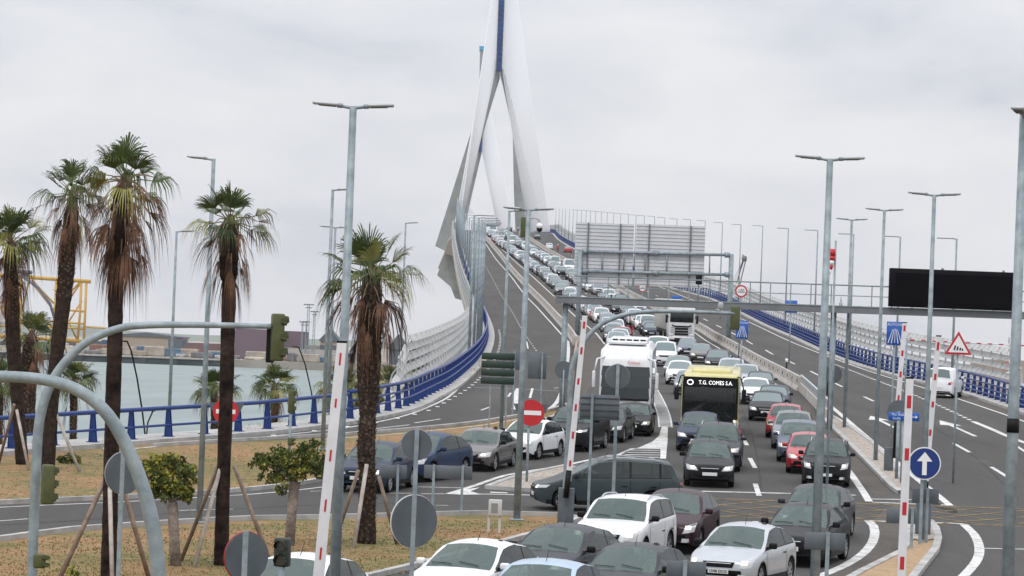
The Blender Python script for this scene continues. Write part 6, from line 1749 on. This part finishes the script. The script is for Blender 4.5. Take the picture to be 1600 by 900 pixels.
# ================================================================== PALMS
def fan_leaf(mb, base, d, pet, rad, spread, mi, droop=.35, n=15, gr=None, fold=.25, ragged=.15):
    d = Vector(d).normalized(); base = Vector(base)
    side = d.cross(Vector((0, 0, 1)))
    if side.length < .1: side = Vector((random.uniform(-1, 1), random.uniform(-1, 1), 0))
    side.normalize(); upv = side.cross(d).normalized()
    rot = Matrix.Rotation(random.uniform(-.7, .7), 3, d); side = rot @ side; upv = rot @ upv
    hub = base + d * pet + Vector((0, 0, -.10 * pet))
    mid = base.lerp(hub, .5) + Vector((0, 0, .05))
    mb.tube([base, mid, hub], [.022, .016, .012], 3, 3, caps=False)
    for k in range(n):
        a = spread * (2 * (k + .5) / n - 1); r = rad * (1 - .28 * abs(a) / max(spread, .01)) * random.uniform(1 - ragged, 1)
        dr = (d * math.cos(a) + side * math.sin(a)).normalized(); cup = upv * (abs(math.sin(a)) * .25)
        dr = (dr + cup).normalized(); wv = dr.cross(upv).normalized(); w = r * math.tan(spread / n) * random.uniform(.7, 1.0)
        p1 = hub + dr * r * .55; p2 = p1 + dr * r * .28 + Vector((0, 0, -droop * r * .22)); p3 = p2 + dr * r * .17 + Vector((0, 0, -droop * r * .42))
        w1, w2 = w * .56, w * .42; v_ = upv * (fold * w1 * (1 if k % 2 else -1))
        mb.quad(hub, p1 - wv*w1 + v_, p1 + wv*w1 - v_, hub + wv*.004, mi); mb.quad(p1 - wv*w1 + v_, p2 - wv*w2, p2 + wv*w2, p1 + wv*w1 - v_, mi); mb.tri(p2 - wv*w2, p3, p2 + wv*w2, mi)
def palm(name, label, Y, trunk, crown_px, size, kind='rough', green=16, dead=22, skirt=1.6, group='palm trees', zfoot=None, stakes=True, seed=1, lean_green=0.0):
    random.seed(seed)
    q = [PY(x, y, Y) for x, y, r in trunk]; zf = Zr(Y) if zfoot is None else zfoot
    root = empty('palm_tree', (q[0].x, Y, zf)); tag(root, label, 'palm tree'); k = Y / F
    pts = [local(root, p) for p in q]; pts[0].z = -.05; rad = [r * k for x, y, r in trunk]
    # smooth + irregular
    sp, sr = [], []
    for i in range(len(pts) - 1):
        for j in range(8):
            t = j / 8; sp.append(pts[i].lerp(pts[i+1], t)); sr.append(lerp(rad[i], rad[i+1], t) * random.uniform(.95, 1.05))
    sp.append(pts[-1]); sr.append(rad[-1])
    m = MB(); m.tube(sp, sr, 14); m.build('trunk', trunkm if kind != 'shaved' else trunkdark, root)
    if kind == 'rough' or kind == 'half':
        b = MB(); i0_ = 0 if kind == 'rough' else int(len(sp) * .55)
        for i in range(i0_, len(sp) - 1):
            a, c = sp[i], sp[i+1]; nb = max(2, int((c - a).length / .085))
            for j in range(nb):
                t = j / nb; o_ = a.lerp(c, t); r_ = lerp(sr[i], sr[i+1], t)
                for s in range(7):
                    an = 2*PI*s/7 + (j % 2)*PI/7 + i + random.uniform(-.2, .2); rd = Vector((math.cos(an), math.sin(an), 0)); tn = Vector((-rd.y, rd.x, 0)); hh = random.uniform(.08, .15); ww = random.uniform(.035, .06)
                    out = random.uniform(.03, .09) if random.random() > .06 else random.uniform(.10, .2)
                    p0 = o_ + rd * r_ * .9; b.quad(p0 - tn*ww, p0 + tn*ww, p0 + rd*out + tn*ww*.6 + Vector((0, 0, hh)), p0 + rd*out - tn*ww*.6 + Vector((0, 0, hh)))
        b.build('leaf_bases', bootm, root)
    top = pts[-1]; C0 = local(root, PY(crown_px[0], crown_px[1], Y)); S = size
    g = MB(); ht = MB(); ht.tube([top - Vector((0, 0, .1)), top.lerp(C0, .5), C0 + Vector((0, 0, .12*S))], [rad[-1]*.95, rad[-1]*.75, .05], 10); ht.build('crown_heart', mat('crown_fibre', (.13, .075, .05), .95, col2=(.05, .03, .02), noise_scale=6), root); green = int(green * 1.45)
    for i in range(green):
        el = R(lerp(88, -12, (i / max(1, green - 1)) ** .8) + random.uniform(-8, 8)); az = i * 2.39996 + random.uniform(-.35, .35)
        d = Vector((math.cos(el)*math.cos(az), math.cos(el)*math.sin(az), math.sin(el)))
        fan_leaf(g, C0 + Vector((0, 0, -.10*S)) + d*.05, d, random.uniform(.32, .62)*S, random.uniform(.62, .82)*S, R(random.uniform(55, 82)), 0 if random.random() > (.10 + .15*(el < R(15))) else 1, droop=random.uniform(.2, .8) + (1.0 if el < R(25) else 0), n=24, ragged=.3)
    g.build('green_fronds', [frondm, frondy, frondd, mat('petiole', (.13, .13, .045), .7)], root)
    dd = MB()
    for i in range(dead):
        t = i / max(1, dead - 1); el = R(lerp(-8, -82, t ** .6) + random.uniform(-10, 10)); az = i * 2.39996 + random.uniform(-.5, .5)
        d = Vector((math.cos(el)*math.cos(az), math.cos(el)*math.sin(az), math.sin(el))); o_ = C0 + Vector((0, 0, .05*S - t * skirt * .62)) + Vector((math.cos(az), math.sin(az), 0)) * (rad[-1] * .7)
        fan_leaf(dd, o_, d, random.uniform(.2, .62)*S, random.uniform(.5, .82)*S, R(random.uniform(14, 42)), 2 if random.random() > .02 else 1, droop=random.uniform(.8, 2.4), n=16, ragged=.5)
    dd.build('dead_fronds', [frondm, frondy, frondd, mat('petiole_dead', (.26, .17, .11), .8)], root)
    return root
palm('palm', 'palm with a long dead skirt and smooth dark trunk, tallest at the upper left', 72.5, [(170, 897, 13), (172, 800, 12), (176, 640, 12), (180, 520, 12), (181, 420, 11), (187, 370, 14), (192, 300, 15)], (196, 278), 1.10, 'shaved', 12, 54, 2.3, seed=3)
palm('palm', 'palm with a smooth dark trunk and a bare orange crown heart, propped by stakes', 78, [(346, 871, 12), (348, 780, 11), (354, 600, 11), (358, 440, 11), (357, 430, 14), (358, 380, 16), (359, 350, 14)], (360, 343), 1.12, 'shaved', 12, 26, 1.4, seed=7)
palm('palm', 'palm with rough leaf bases down its whole trunk, right of the tall lamp post', 86, [(573, 838, 15), (574, 760, 13), (572, 700, 14), (575, 650, 13), (576, 580, 19), (579, 500, 19), (581, 460, 15), (580, 430, 13)], (580, 428), 1.42, 'rough', 15, 34, 1.9, seed=12)
palm('palm', 'leaning palm with a shaggy upper trunk, second from the left edge', 108, [(74, 722, 12), (80, 640, 11), (88, 560, 11), (98, 480, 12), (104, 420, 13), (108, 370, 12), (112, 330, 11)], (114, 300), 1.38, 'half', 12, 30, 1.6, seed=21)
palm('palm', 'palm with a green crown cut by the left edge', 110, [(35, 728, 10), (28, 640, 10), (22, 560, 11), (18, 480, 12), (17, 430, 11), (16, 390, 10)], (16, 375), 1.55, 'half', 18, 22, 1.5, seed=25)
palm('palm', 'shorter palm with brown hanging fronds between the two left palms', 126, [(45, 716, 10), (44, 640, 11), (46, 570, 13), (48, 530, 11)], (50, 522), 1.35, 'rough', 14, 20, 1.5, seed=31)
for (x, yb, yc, Y, s, lb, sd) in ((114, 690, 592, 165, 1.45, 'small palm behind the blue railing beside the leaning palm', 41), (334, 690, 603, 170, 1.42, 'small palm behind the blue railing hidden by the smooth trunk', 43), (428, 690, 600, 175, 1.42, 'small palm behind the blue railing left of the slender curved lamp', 47),
                              (532, 680, 600, 178, 1.5, 'small palm behind the blue railing left of the rough trunk', 49), (612, 660, 596, 195, 1.35, 'small palm right behind the rough trunk', 53), (-2, 690, 598, 160, 1.6, 'small palm at the left edge behind the railing', 57),
                              (655, 640, 588, 240, 1.2, 'little palm behind the railing near the start of the wind screen', 59)):
    palm('palm', lb, Y, [(x, yb + 15, 5.5), (x + 1, (yb + yc)/2 + 10, 5.5), (x + 1, yc + 8, 6)], (x + 1, yc + 2), s, 'rough', 20, 12, 1.0, zfoot=1.15, seed=sd)
# stakes
def stakes(owner, Y, lst):
    for (a, b_, w, pale, lb, dY) in lst:
        A, B = PY(a[0], a[1], Y), PY(b_[0], b_[1], Y + dY); B.z = Zr(B.y) - .02; root = empty('tree_stake', B); tag(root, lb, 'stake', 'wooden stakes propping the palms')
        m = MB(); m.tube([local(root, A), Vector((0, 0, 0))], w, 8); m.build('stake', woodl if pale else wood, root)
stakes('p', 72.5, [((166, 745), (92, 888), .055, False, 'dark stake leaning left under the tallest palm', -.3), ((171, 740), (176, 905), .05, True, 'pale stake in front of the tallest palm', -1.2), ((188, 745), (236, 870), .055, False, 'dark stake leaning right under the tallest palm', .4)])
stakes('p', 78, [((345, 718), (283, 850), .05, False, 'dark stake leaning left at the propped palm', .6), ((348, 717), (304, 872), .05, True, 'pale stake leaning left at the propped palm', -.9), ((366, 728), (428, 866), .05, False, 'brown stake leaning right at the propped palm', -.5)])
stakes('p', 85.5, [((573, 726), (553, 848), .055, True, 'pale stake in front of the rough palm', -.9), ((560, 735), (524, 815), .05, False, 'dark stake leaning left at the rough palm', .5), ((592, 745), (622, 812), .05, False, 'reddish stake leaning right at the rough palm', .6)])
stakes('p', 108, [((85, 640), (126, 727), .055, True, 'pale stake right of the leaning palm', -.4), ((26, 640), (46, 716), .05, True, 'pale stake between the two left palms', -.5), ((22, 632), (0, 672), .05, False, 'dark stake at the left edge', 2)])

# ================================================================== BUSHY TREES AND SHRUBS
def bush(label, foot, trunk, blobs, n, mats, name='small_tree', leaf=.075, seed=5, twigs=True):
    random.seed(seed); p = P(*foot); Y = p.y; k = Y / F; root = empty(name, p); tag(root, label, 'tree' if trunk else 'shrub')
    if trunk:
        pts = [local(root, PY(x, y, Y)) for x, y, r in trunk]; pts[0].z = -.03; m = MB(); m.tube(pts, [r*k for x, y, r in trunk], 12)
        for (bx, by, rx, ry) in blobs:
            c = local(root, PY(bx, by, Y)); m.tube([pts[-1], pts[-1].lerp(c, .5) + Vector((0, random.uniform(-.1, .1), 0)), c], [.045, .03, .012], 6)
        m.build('trunk', barkm, root)
    f = MB(); clumps = []
    for (bx, by, rx, ry) in blobs:
        for _ in range(max(3, int(rx * ry / 17))):
            a = random.uniform(0, 2*PI); q = random.random() ** .5 * 1.0; clumps.append((bx + rx*q*math.cos(a), by + ry*q*math.sin(a), random.uniform(4.5, 9.5), random.uniform(4, 7.5), random.uniform(-.9, .9) * rx * k, random.random() < mats[0] * 1.3))
    for i in range(n):
        bx, by, rx, ry, dy, yel_ = random.choice(clumps); c = local(root, PY(bx, by, Y)) + Vector((0, dy, 0))
        while True:
            v = Vector((random.uniform(-1, 1), random.uniform(-1, 1), random.uniform(-1, 1)))
            if .35 < v.length < 1: break
        v = v.normalized() * (v.length ** .6) * random.uniform(.85, 1.12)
        q = c + Vector((v.x*rx*k, v.y*rx*k*.9, v.z*ry*k)); a = Vector((random.gauss(0, 1), random.gauss(0, 1), random.gauss(0, .7) + .3)).normalized(); b_ = a.orthogonal().normalized(); b_.rotate(Matrix.Rotation(random.uniform(0, 6), 3, a)); c_ = a.cross(b_); s = leaf * random.uniform(.6, 1.3)
        f.quad(q - b_*s*.5, q + c_*s*.35, q + b_*s*.6, q - c_*s*.35, 0 if random.random() < (.8 if yel_ else .08) else 1)
    f.build('foliage', [leafy, leafm], root); return root
bush('clipped bushy tree with yellow-green leaves left of the propped palm', (275, 884), [(275, 884, 9), (272, 840, 8), (270, 800, 8.5), (268, 785, 9)], [(238, 745, 24, 24), (262, 738, 30, 26), (285, 748, 22, 26), (258, 765, 30, 18), (285, 770, 16, 14), (246, 725, 18, 14), (272, 720, 20, 10)], 5200, (.36,), leaf=.085, seed=8)
bush('wide bushy tree with dark leaves in front of the raised boom', (452, 852), [(452, 852, 8.5), (456, 800, 7.5), (459, 770, 8), (461, 752, 9)], [(405, 720, 20, 14), (430, 720, 26, 20), (460, 722, 30, 22), (488, 708, 24, 18), (495, 728, 18, 16), (450, 742, 26, 14), (420, 745, 14, 8), (476, 700, 14, 10), (440, 765, 8, 6)], 5200, (.13,), leaf=.085, seed=9)
bush('low green shrub on the far grass beside the pale stake', (108, 724), None, [(100, 719, 8, 5), (110, 716, 10, 6), (118, 721, 6, 4)], 500, (.1,), name='shrub', leaf=.10, seed=10)
bush('low green shrub on the far grass behind the dark blue hatchback', (640, 702), None, [(632, 697, 7, 5), (642, 694, 9, 6), (650, 698, 6, 4)], 500, (.1,), name='shrub', leaf=.10, seed=11)
bush('yellowish sprig of young leaves at the lower left corner', (113, 900), None, [(112, 885, 3, 12), (115, 893, 4, 8)], 60, (.9,), name='shrub', leaf=.10, seed=12)
random.seed(77)
for k, (x, y) in enumerate(((598, 640), (625, 622), (655, 612), (700, 585), (715, 575))):
    pass
for k, (x, y, Y, w) in enumerate(((560, 618, 215, 24), (690, 588, 250, 18), (640, 600, 262, 20), (590, 606, 240, 20))):
    random.seed(60 + k); c = PY(x, y, Y); kk = Y / F; root = empty('shrub', (c.x, Y, 1.2)); tag(root, ['broad green bush behind the railing left of the rough palm', 'green bush behind the railing at the screen foot', 'olive bush behind the railing between two little palms', 'green bush behind the railing right of the rough palm'][k], 'shrub'); f = MB(); hh = c.z - 1.2
    for i in range(900):
        v = Vector((random.gauss(0, .42), random.gauss(0, .4), random.random())); q = Vector((v.x * w * kk, v.y * w * kk, v.z * hh * (1 - .35 * min(1, abs(v.x)))))
        a = Vector((random.gauss(0, 1), random.gauss(0, 1), random.gauss(0, 1))).normalized(); b_ = a.orthogonal().normalized(); c_ = a.cross(b_); s = random.uniform(.12, .3); f.quad(q - b_*s, q + c_*s*.4, q + b_*s, q - c_*s*.4, 1 if random.random() < .75 else 0)
    f.build('foliage', [frondy, leafm], root)
# road studs beside the kerb
st0 = None; stl = offset([p for p in fence_l if 118 < p[1] < 330], 1.25)
for k, (p_, t_) in enumerate(at_dist(stl, 4.2, 1)[:56]):
    if st0 is None:
        m = MB(); m.rbox((0, 0, .03), (.22, .14, .06), .02, 1); st0 = m.build('road_stud', signwhite); o = st0
    else: o = st0.copy(); COL.objects.link(o)
    o.location = (p_[0], p_[1], Zr(p_[1]) + .006); tag(o, 'small white road stud between the kerb and edge line of the left ramp', 'road stud', 'road studs along the left ramp kerb')
# strip vegetation behind the railing
m = MB()
for i in range(2600):
    px = random.uniform(520, 700); Y = random.uniform(205, 330); d = PY(px, 600, Y); q = Vector((d.x, Y, 1.2)); s = random.uniform(.3, 1.5)
    for j in range(3):
        an = random.uniform(0, 6.3); m.tri(q + Vector((math.cos(an)*.05, 0, 0)), q - Vector((math.cos(an)*.05, 0, 0)), q + Vector((math.cos(an)*s*.5, math.sin(an)*s*.5, s)), 0 if random.random() < .5 else 1)
for i in range(1500):
    p_ = random.choice(fence_l[:60]); q = Vector((p_[0] + random.uniform(-.8, .8), p_[1] + random.uniform(1.7, 3.2), 0)); q.z = Zr(q.y) - .35; s = random.uniform(.25, .75) * max(.15, noise.noise(Vector((q.x * .35, 4, 2))) + .45)
    if noise.noise(Vector((q.x * .3, 4, 2))) < -.12: continue
    for j in range(3):
        an = random.uniform(0, 6.3); m.tri(q + Vector((.02, 0, 0)), q - Vector((.02, 0, 0)), q + Vector((math.cos(an)*s*.4, math.sin(an)*s*.4, s + .2)), 0 if random.random() < .8 else 1)
tag(m.build('reeds', [frondy, leafm]), kind='stuff')
# grass blades on the near land
gm1 = mat('grass_blade', (.22, .21, .08), .85, spec=.1, col2=(.155, .16, .055), noise_scale=.25); gm2 = mat('straw_blade', (.40, .28, .16), .85, spec=.1, col2=(.28, .19, .10), noise_scale=.3)
gpolys = [[(-20, 850), (111, 834), (222, 826), (400, 815), (560, 812), (640, 810), (880, 811), (800, 846), (700, 878), (560, 915), (-20, 960)], [(-20, 716), (240, 701), (400, 692), (587, 681), (750, 665), (850, 648), (800, 670), (700, 694), (600, 716), (507, 746), (400, 761), (155, 777), (-20, 784)]]
def inside(px, py, poly):
    c = False; j = len(poly) - 1
    for i in range(len(poly)):
        if (poly[i][1] > py) != (poly[j][1] > py) and px < (poly[j][0]-poly[i][0])*(py-poly[i][1])/(poly[j][1]-poly[i][1]) + poly[i][0]: c = not c
        j = i
    return c
m = MB(); n_t = 0
while n_t < 9000:
    poly = gpolys[0] if random.random() < .72 else gpolys[1]
    px, py = random.uniform(-20, 890), random.uniform(645, 960)
    if not inside(px, py, poly): continue
    Y = 0; dd_ = ray(px, py); p = None
    # fast ground hit: near-linear height
    Yg0 = 80.0
    for _ in range(14): Yg0 = (Zr(Yg0) - CAMZ) / (dd_.z / dd_.y)
    q = Vector((dd_.x * Yg0 / dd_.y, Yg0, Zr(Yg0))); n_t += 1; q = P(px, py + 3)
    s = random.uniform(.02, .05); gq = noise.noise(Vector((q.x*.33, q.y*.33, 0))) ; mi = 0 if gq + random.uniform(-.25, .25) < -.02 else 1
    for j in range(3):
        an = random.uniform(0, 6.3); w = random.uniform(.008, .018); m.tri(q + Vector((w, 0, 0)), q - Vector((w, 0, 0)), q + Vector((math.cos(an)*s*.7, math.sin(an)*s*.7, s)), mi)
tag(m.build('grass', [gm1, gm2]), kind='stuff')

# ================================================================== THE FAR SHORE
def bld(label, x0, x1, yt, yb, Y, depth, wallm, name='warehouse', roof=None, roof_h=0, stripes=None, cat='building'):
    a, b_ = PY(x0, yb, Y), PY(x1, yb, Y); zt = PY((x0 + x1)/2, yt, Y).z; zb = 2.3; root = empty(name, ((a.x + b_.x)/2, Y, zb)); tag(root, label, cat); w = b_.x - a.x; h = zt - zb
    m = MB(); m.box((0, depth/2, h/2), (w, depth, h)); m.build('wall', wallm, root)
    if roof is not None:
        m = MB(); m.prism([(-w/2 - .5, -.5, h), (w/2 + .5, -.5, h), (w*.5 + .5, -.5, h + .3), (0, -.5, h + roof_h), (-w/2 - .5, -.5, h + .3)], (0, depth + 1, 0)); m.build('roof', roof, root)
    if stripes:
        for (f0, f1, c) in stripes:
            m = MB(); m.box((0, -.15, h*(f0 + f1)/2), (w*1.001, .3, h*(f1 - f0))); m.build('wall_band', c, root)
    return root
purple = mat('cladding_purple', (.17, .12, .15), .8, noise_amt=.12, noise_scale=.05); tan = mat('cladding_tan', (.42, .35, .28), .85, noise_amt=.2, noise_scale=.05)
slate = mat('cladding_slate', (.12, .145, .17), .8, noise_amt=.2, noise_scale=.05); brick = mat('cladding_brick', (.20, .12, .12), .85, noise_amt=.2, noise_scale=.05); pale = mat('cladding_pale', (.45, .43, .40), .85, noise_amt=.15, noise_scale=.04)
bld('large purple hangar behind the olive signal', 366, 425, 514, 556, 1060, 40, purple); bld('lower purple hangar with a pale lower wall right of the olive signal', 425, 470, 517, 548, 1075, 40, purple, stripes=[(0, .45, tan)])
bld('long pale shed right of the purple hangar', 438, 528, 546, 560, 1050, 20, pale); bld('long pale store behind the quay at the purple hangar', 470, 524, 540, 548, 1090, 20, pale)
bld('small dark-blue-doored shed left of the tall lamp post', 500, 527, 533, 546, 1080, 20, tan, roof=slate, roof_h=4, stripes=[(0, .8, slate)])
bld('grey shed with a shallow roof left of the little palm', 608, 632, 546, 567, 1050, 30, slate, roof=slate, roof_h=5); bld('grey shed with a shallow roof next to the wind screen', 633, 668, 546, 568, 1055, 30, slate, roof=slate, roof_h=5)
bld('dark brick-red low hall behind the slim lamp post', 285, 340, 536, 552, 1100, 30, brick); bld('slate-coloured block behind the slim lamp post', 262, 284, 530, 556, 1060, 15, slate)
bld('long tan works hall behind the curved mast', 180, 276, 526, 538, 1110, 40, tan, roof=slate, roof_h=1.5); bld('tan lower hall below the works hall', 185, 262, 540, 556, 1055, 20, tan)
bld('long grey wall-like hall under the yellow frame', 90, 170, 532, 552, 1060, 30, slate); bld('grey hall at the left edge below the yellow frame', -20, 60, 534, 553, 1070, 30, slate)
bld('dark blue tank house behind the shaved palm', 158, 169, 531, 550, 1045, 10, mat('cladding_blue', (.05, .10, .18), .7)); bld('bright blue container stack behind the curved promenade lamp', 466, 497, 557, 564, 1030, 8, mat('container_blue', (.03, .15, .4), .6), name='containers', cat='containers')
random.seed(5)
cols = [(.45, .40, .34), (.3, .16, .12), (.5, .48, .46), (.12, .2, .3), (.36, .3, .22), (.2, .2, .21), (.55, .5, .42)]
for i in range(70):
    px = random.uniform(160, 545) if i < 55 else random.uniform(0, 160); Y = random.uniform(1016, 1045); c = PY(px, 560, Y); h = random.uniform(1.0, 3.2); w = random.uniform(2, 7)
    cc = cols[i % 7]; root = empty('material_heap', (c.x, Y, 2.4)); tag(root, 'small heap or container of port material behind the quay wall', 'port material', 'port material along the quay')
    m = MB(); m.rbox((0, 0, h/2), (w, 3, h), .3, 1, smooth=False); m.box((w*.2, -1.6, h*.3), (w*.3, .4, h*.5)); m.build('heap', mat('heap_%d' % (i % 7), cc, .9, noise_amt=.4, noise_scale=.3), root)
# yellow steel jacket
yel = mat('jacket_yellow', (.62, .36, .07), .6, noise_amt=.2, noise_scale=.05); jg = mat('jacket_grey', (.12, .13, .17), .7)
Yj = 1040; root = empty('steel_jacket', (PY(80, 530, Yj).x, Yj, 2.4)); tag(root, 'huge yellow tubular steel frame on the far quay at the left', 'steel frame')
def jt(pts, r, m_=None, name='tube', dy=0):
    m = MB(); m.tube([local(root, PY(x, y, Yj + dy)) for x, y in pts], r, 8); m.build(name, m_ or yel, root)
for a in ([(-30, 428), (142, 440)], [(-30, 523), (125, 533)]): jt(a, .62)
for a in ([(88, 437), (86, 483), (82, 530)], [(127, 441), (125, 490), (121, 533)], [(135, 441), (133, 490), (130, 550)], [(33, 432), (30, 545)], [(-6, 430), (-8, 545)]): jt(a, .42)
for a in ([(80, 482), (134, 487)], [(78, 502), (131, 506)], [(-10, 478), (30, 481)], [(-10, 508), (10, 510)], [(72, 510), (133, 514)]): jt(a, .34)
for a in ([(50, 437), (84, 474)], [(126, 442), (104, 474)], [(102, 492), (120, 530)], [(46, 437), (88, 490)], [(33, 440), (-6, 480)], [(-6, 465), (12, 506)], [(14, 508), (30, 470)], [(88, 445), (104, 470)], [(46, 437), (38, 470), (30, 500)], [(128, 470), (90, 530)], [(86, 485), (125, 440)], [(32, 500), (60, 530)]): jt(a, .30, dy=2)
jt([(36, 432), (60, 450), (78, 474), (86, 500)], .45, jg, 'dark_boom', -3)
m = MB(); c = local(root, PY(39, 425, Yj)); m.rbox(c, (4.6, 3, 1.2), .3, 1); m.box(c + Vector((0, 0, -1.2)), (2.2, 2, 1.6)); m.build('platform', jg, root)
for x in (82, 121, 130, 30, -8): jt([(x, 530), (x - 1, 556)], .4)
jt([(135, 511), (168, 513)], .25); 
# light towers and masts
for (x, yt, yb, w, lb) in ((482.5, 476, 548, .5, 'tall floodlight tower, highest right of the purple hangar'), (491.7, 487, 548, .4, 'slim floodlight tower right of the highest one'), (473, 503, 546, .3, 'short floodlight mast just right of the hangar'), (479, 503, 546, .3, 'short floodlight mast next to the tallest tower'), (679, 515, 560, .25, 'thin floodlight mast left of the wind screen')):
    Y = 1050 if x < 600 else 700; t, b_ = PY(x, yt, Y), PY(x, yb, Y); root = empty('floodlight_tower', (t.x, Y, 2.3)); tag(root, lb, 'floodlight tower'); h = t.z - 2.3
    m = MB()
    for s in (-1, 1): m.tube([(s*w, 0, 0), (s*w*.5, 0, h)], .14, 4)
    for j in range(int(h / 1.6)): m.tube([(-w, 0, j*1.6), (w, 0, j*1.6 + 1.6)], .07, 3, caps=False)
    m.build('mast', galv, root); m = MB(); m.box((0, 0, h), (w*5.5 + .6, .8, .35)); m.box((0, 0, h - 1), (w*4.5, .6, .25)); m.build('lamp_row', gdark, root)
# crane beyond the bridge
Yk = 900; root = empty('harbour_crane', (PY(1155, 440, Yk).x, Yk, 1.2)); tag(root, 'dark crane jib rising beyond the right wind screen', 'crane')
m = MB(); 
for a, b_ in (((1150, 445), (1163, 403)), ((1156, 445), (1166, 403)), ((1163, 403), (1157, 420)), ((1166, 403), (1160, 398))): m.tube([local(root, PY(*a, Yk)), local(root, PY(*b_, Yk))], .22, 4)
m.tube([local(root, PY(1155, 445, Yk)), (0, 0, 0)], .9, 6); m.rbox(local(root, PY(1163, 404, Yk)), (1.4, 1.2, 1.6), .3, 1); m.build('jib', gdark, root)
m = MB()
for x in (1142, 1146): m.tube([local(root, PY(x, 445, Yk)), local(root, PY(1162, 404, Yk))], .06, 3)
m.build('stay_rope', gdark, root)
# right-hand land beyond the screen
bld('pinkish low port sheds beyond the right railing', 1540, 1640, 563, 577, 900, 30, mat('cladding_pink', (.42, .33, .30), .85, noise_amt=.25, noise_scale=.1))
for o in list(COL.objects):
    if o.get('label') == 'pinkish low port sheds beyond the right railing': pass
Y = 850; t = PY(1577, 527, Y); root = empty('lattice_mast', (t.x, Y, 1.2)); tag(root, 'thin lattice mast beyond the right railing', 'mast'); h = t.z - 1.2; m = MB()
for s in (-1, 1): m.tube([(s*1.0, 0, 0), (s*.1, 0, h)], .08, 4)
for j in range(8): m.tube([(-1 + j*.11, 0, h*j/8), (1 - (j+1)*.11, 0, h*(j+1)/8)], .05, 3)
m.build('lattice', galv, root)
for k_, v_ in LABELS.items():
    if len(v_) > 1: print('DUPLICATE LABEL', k_, v_)
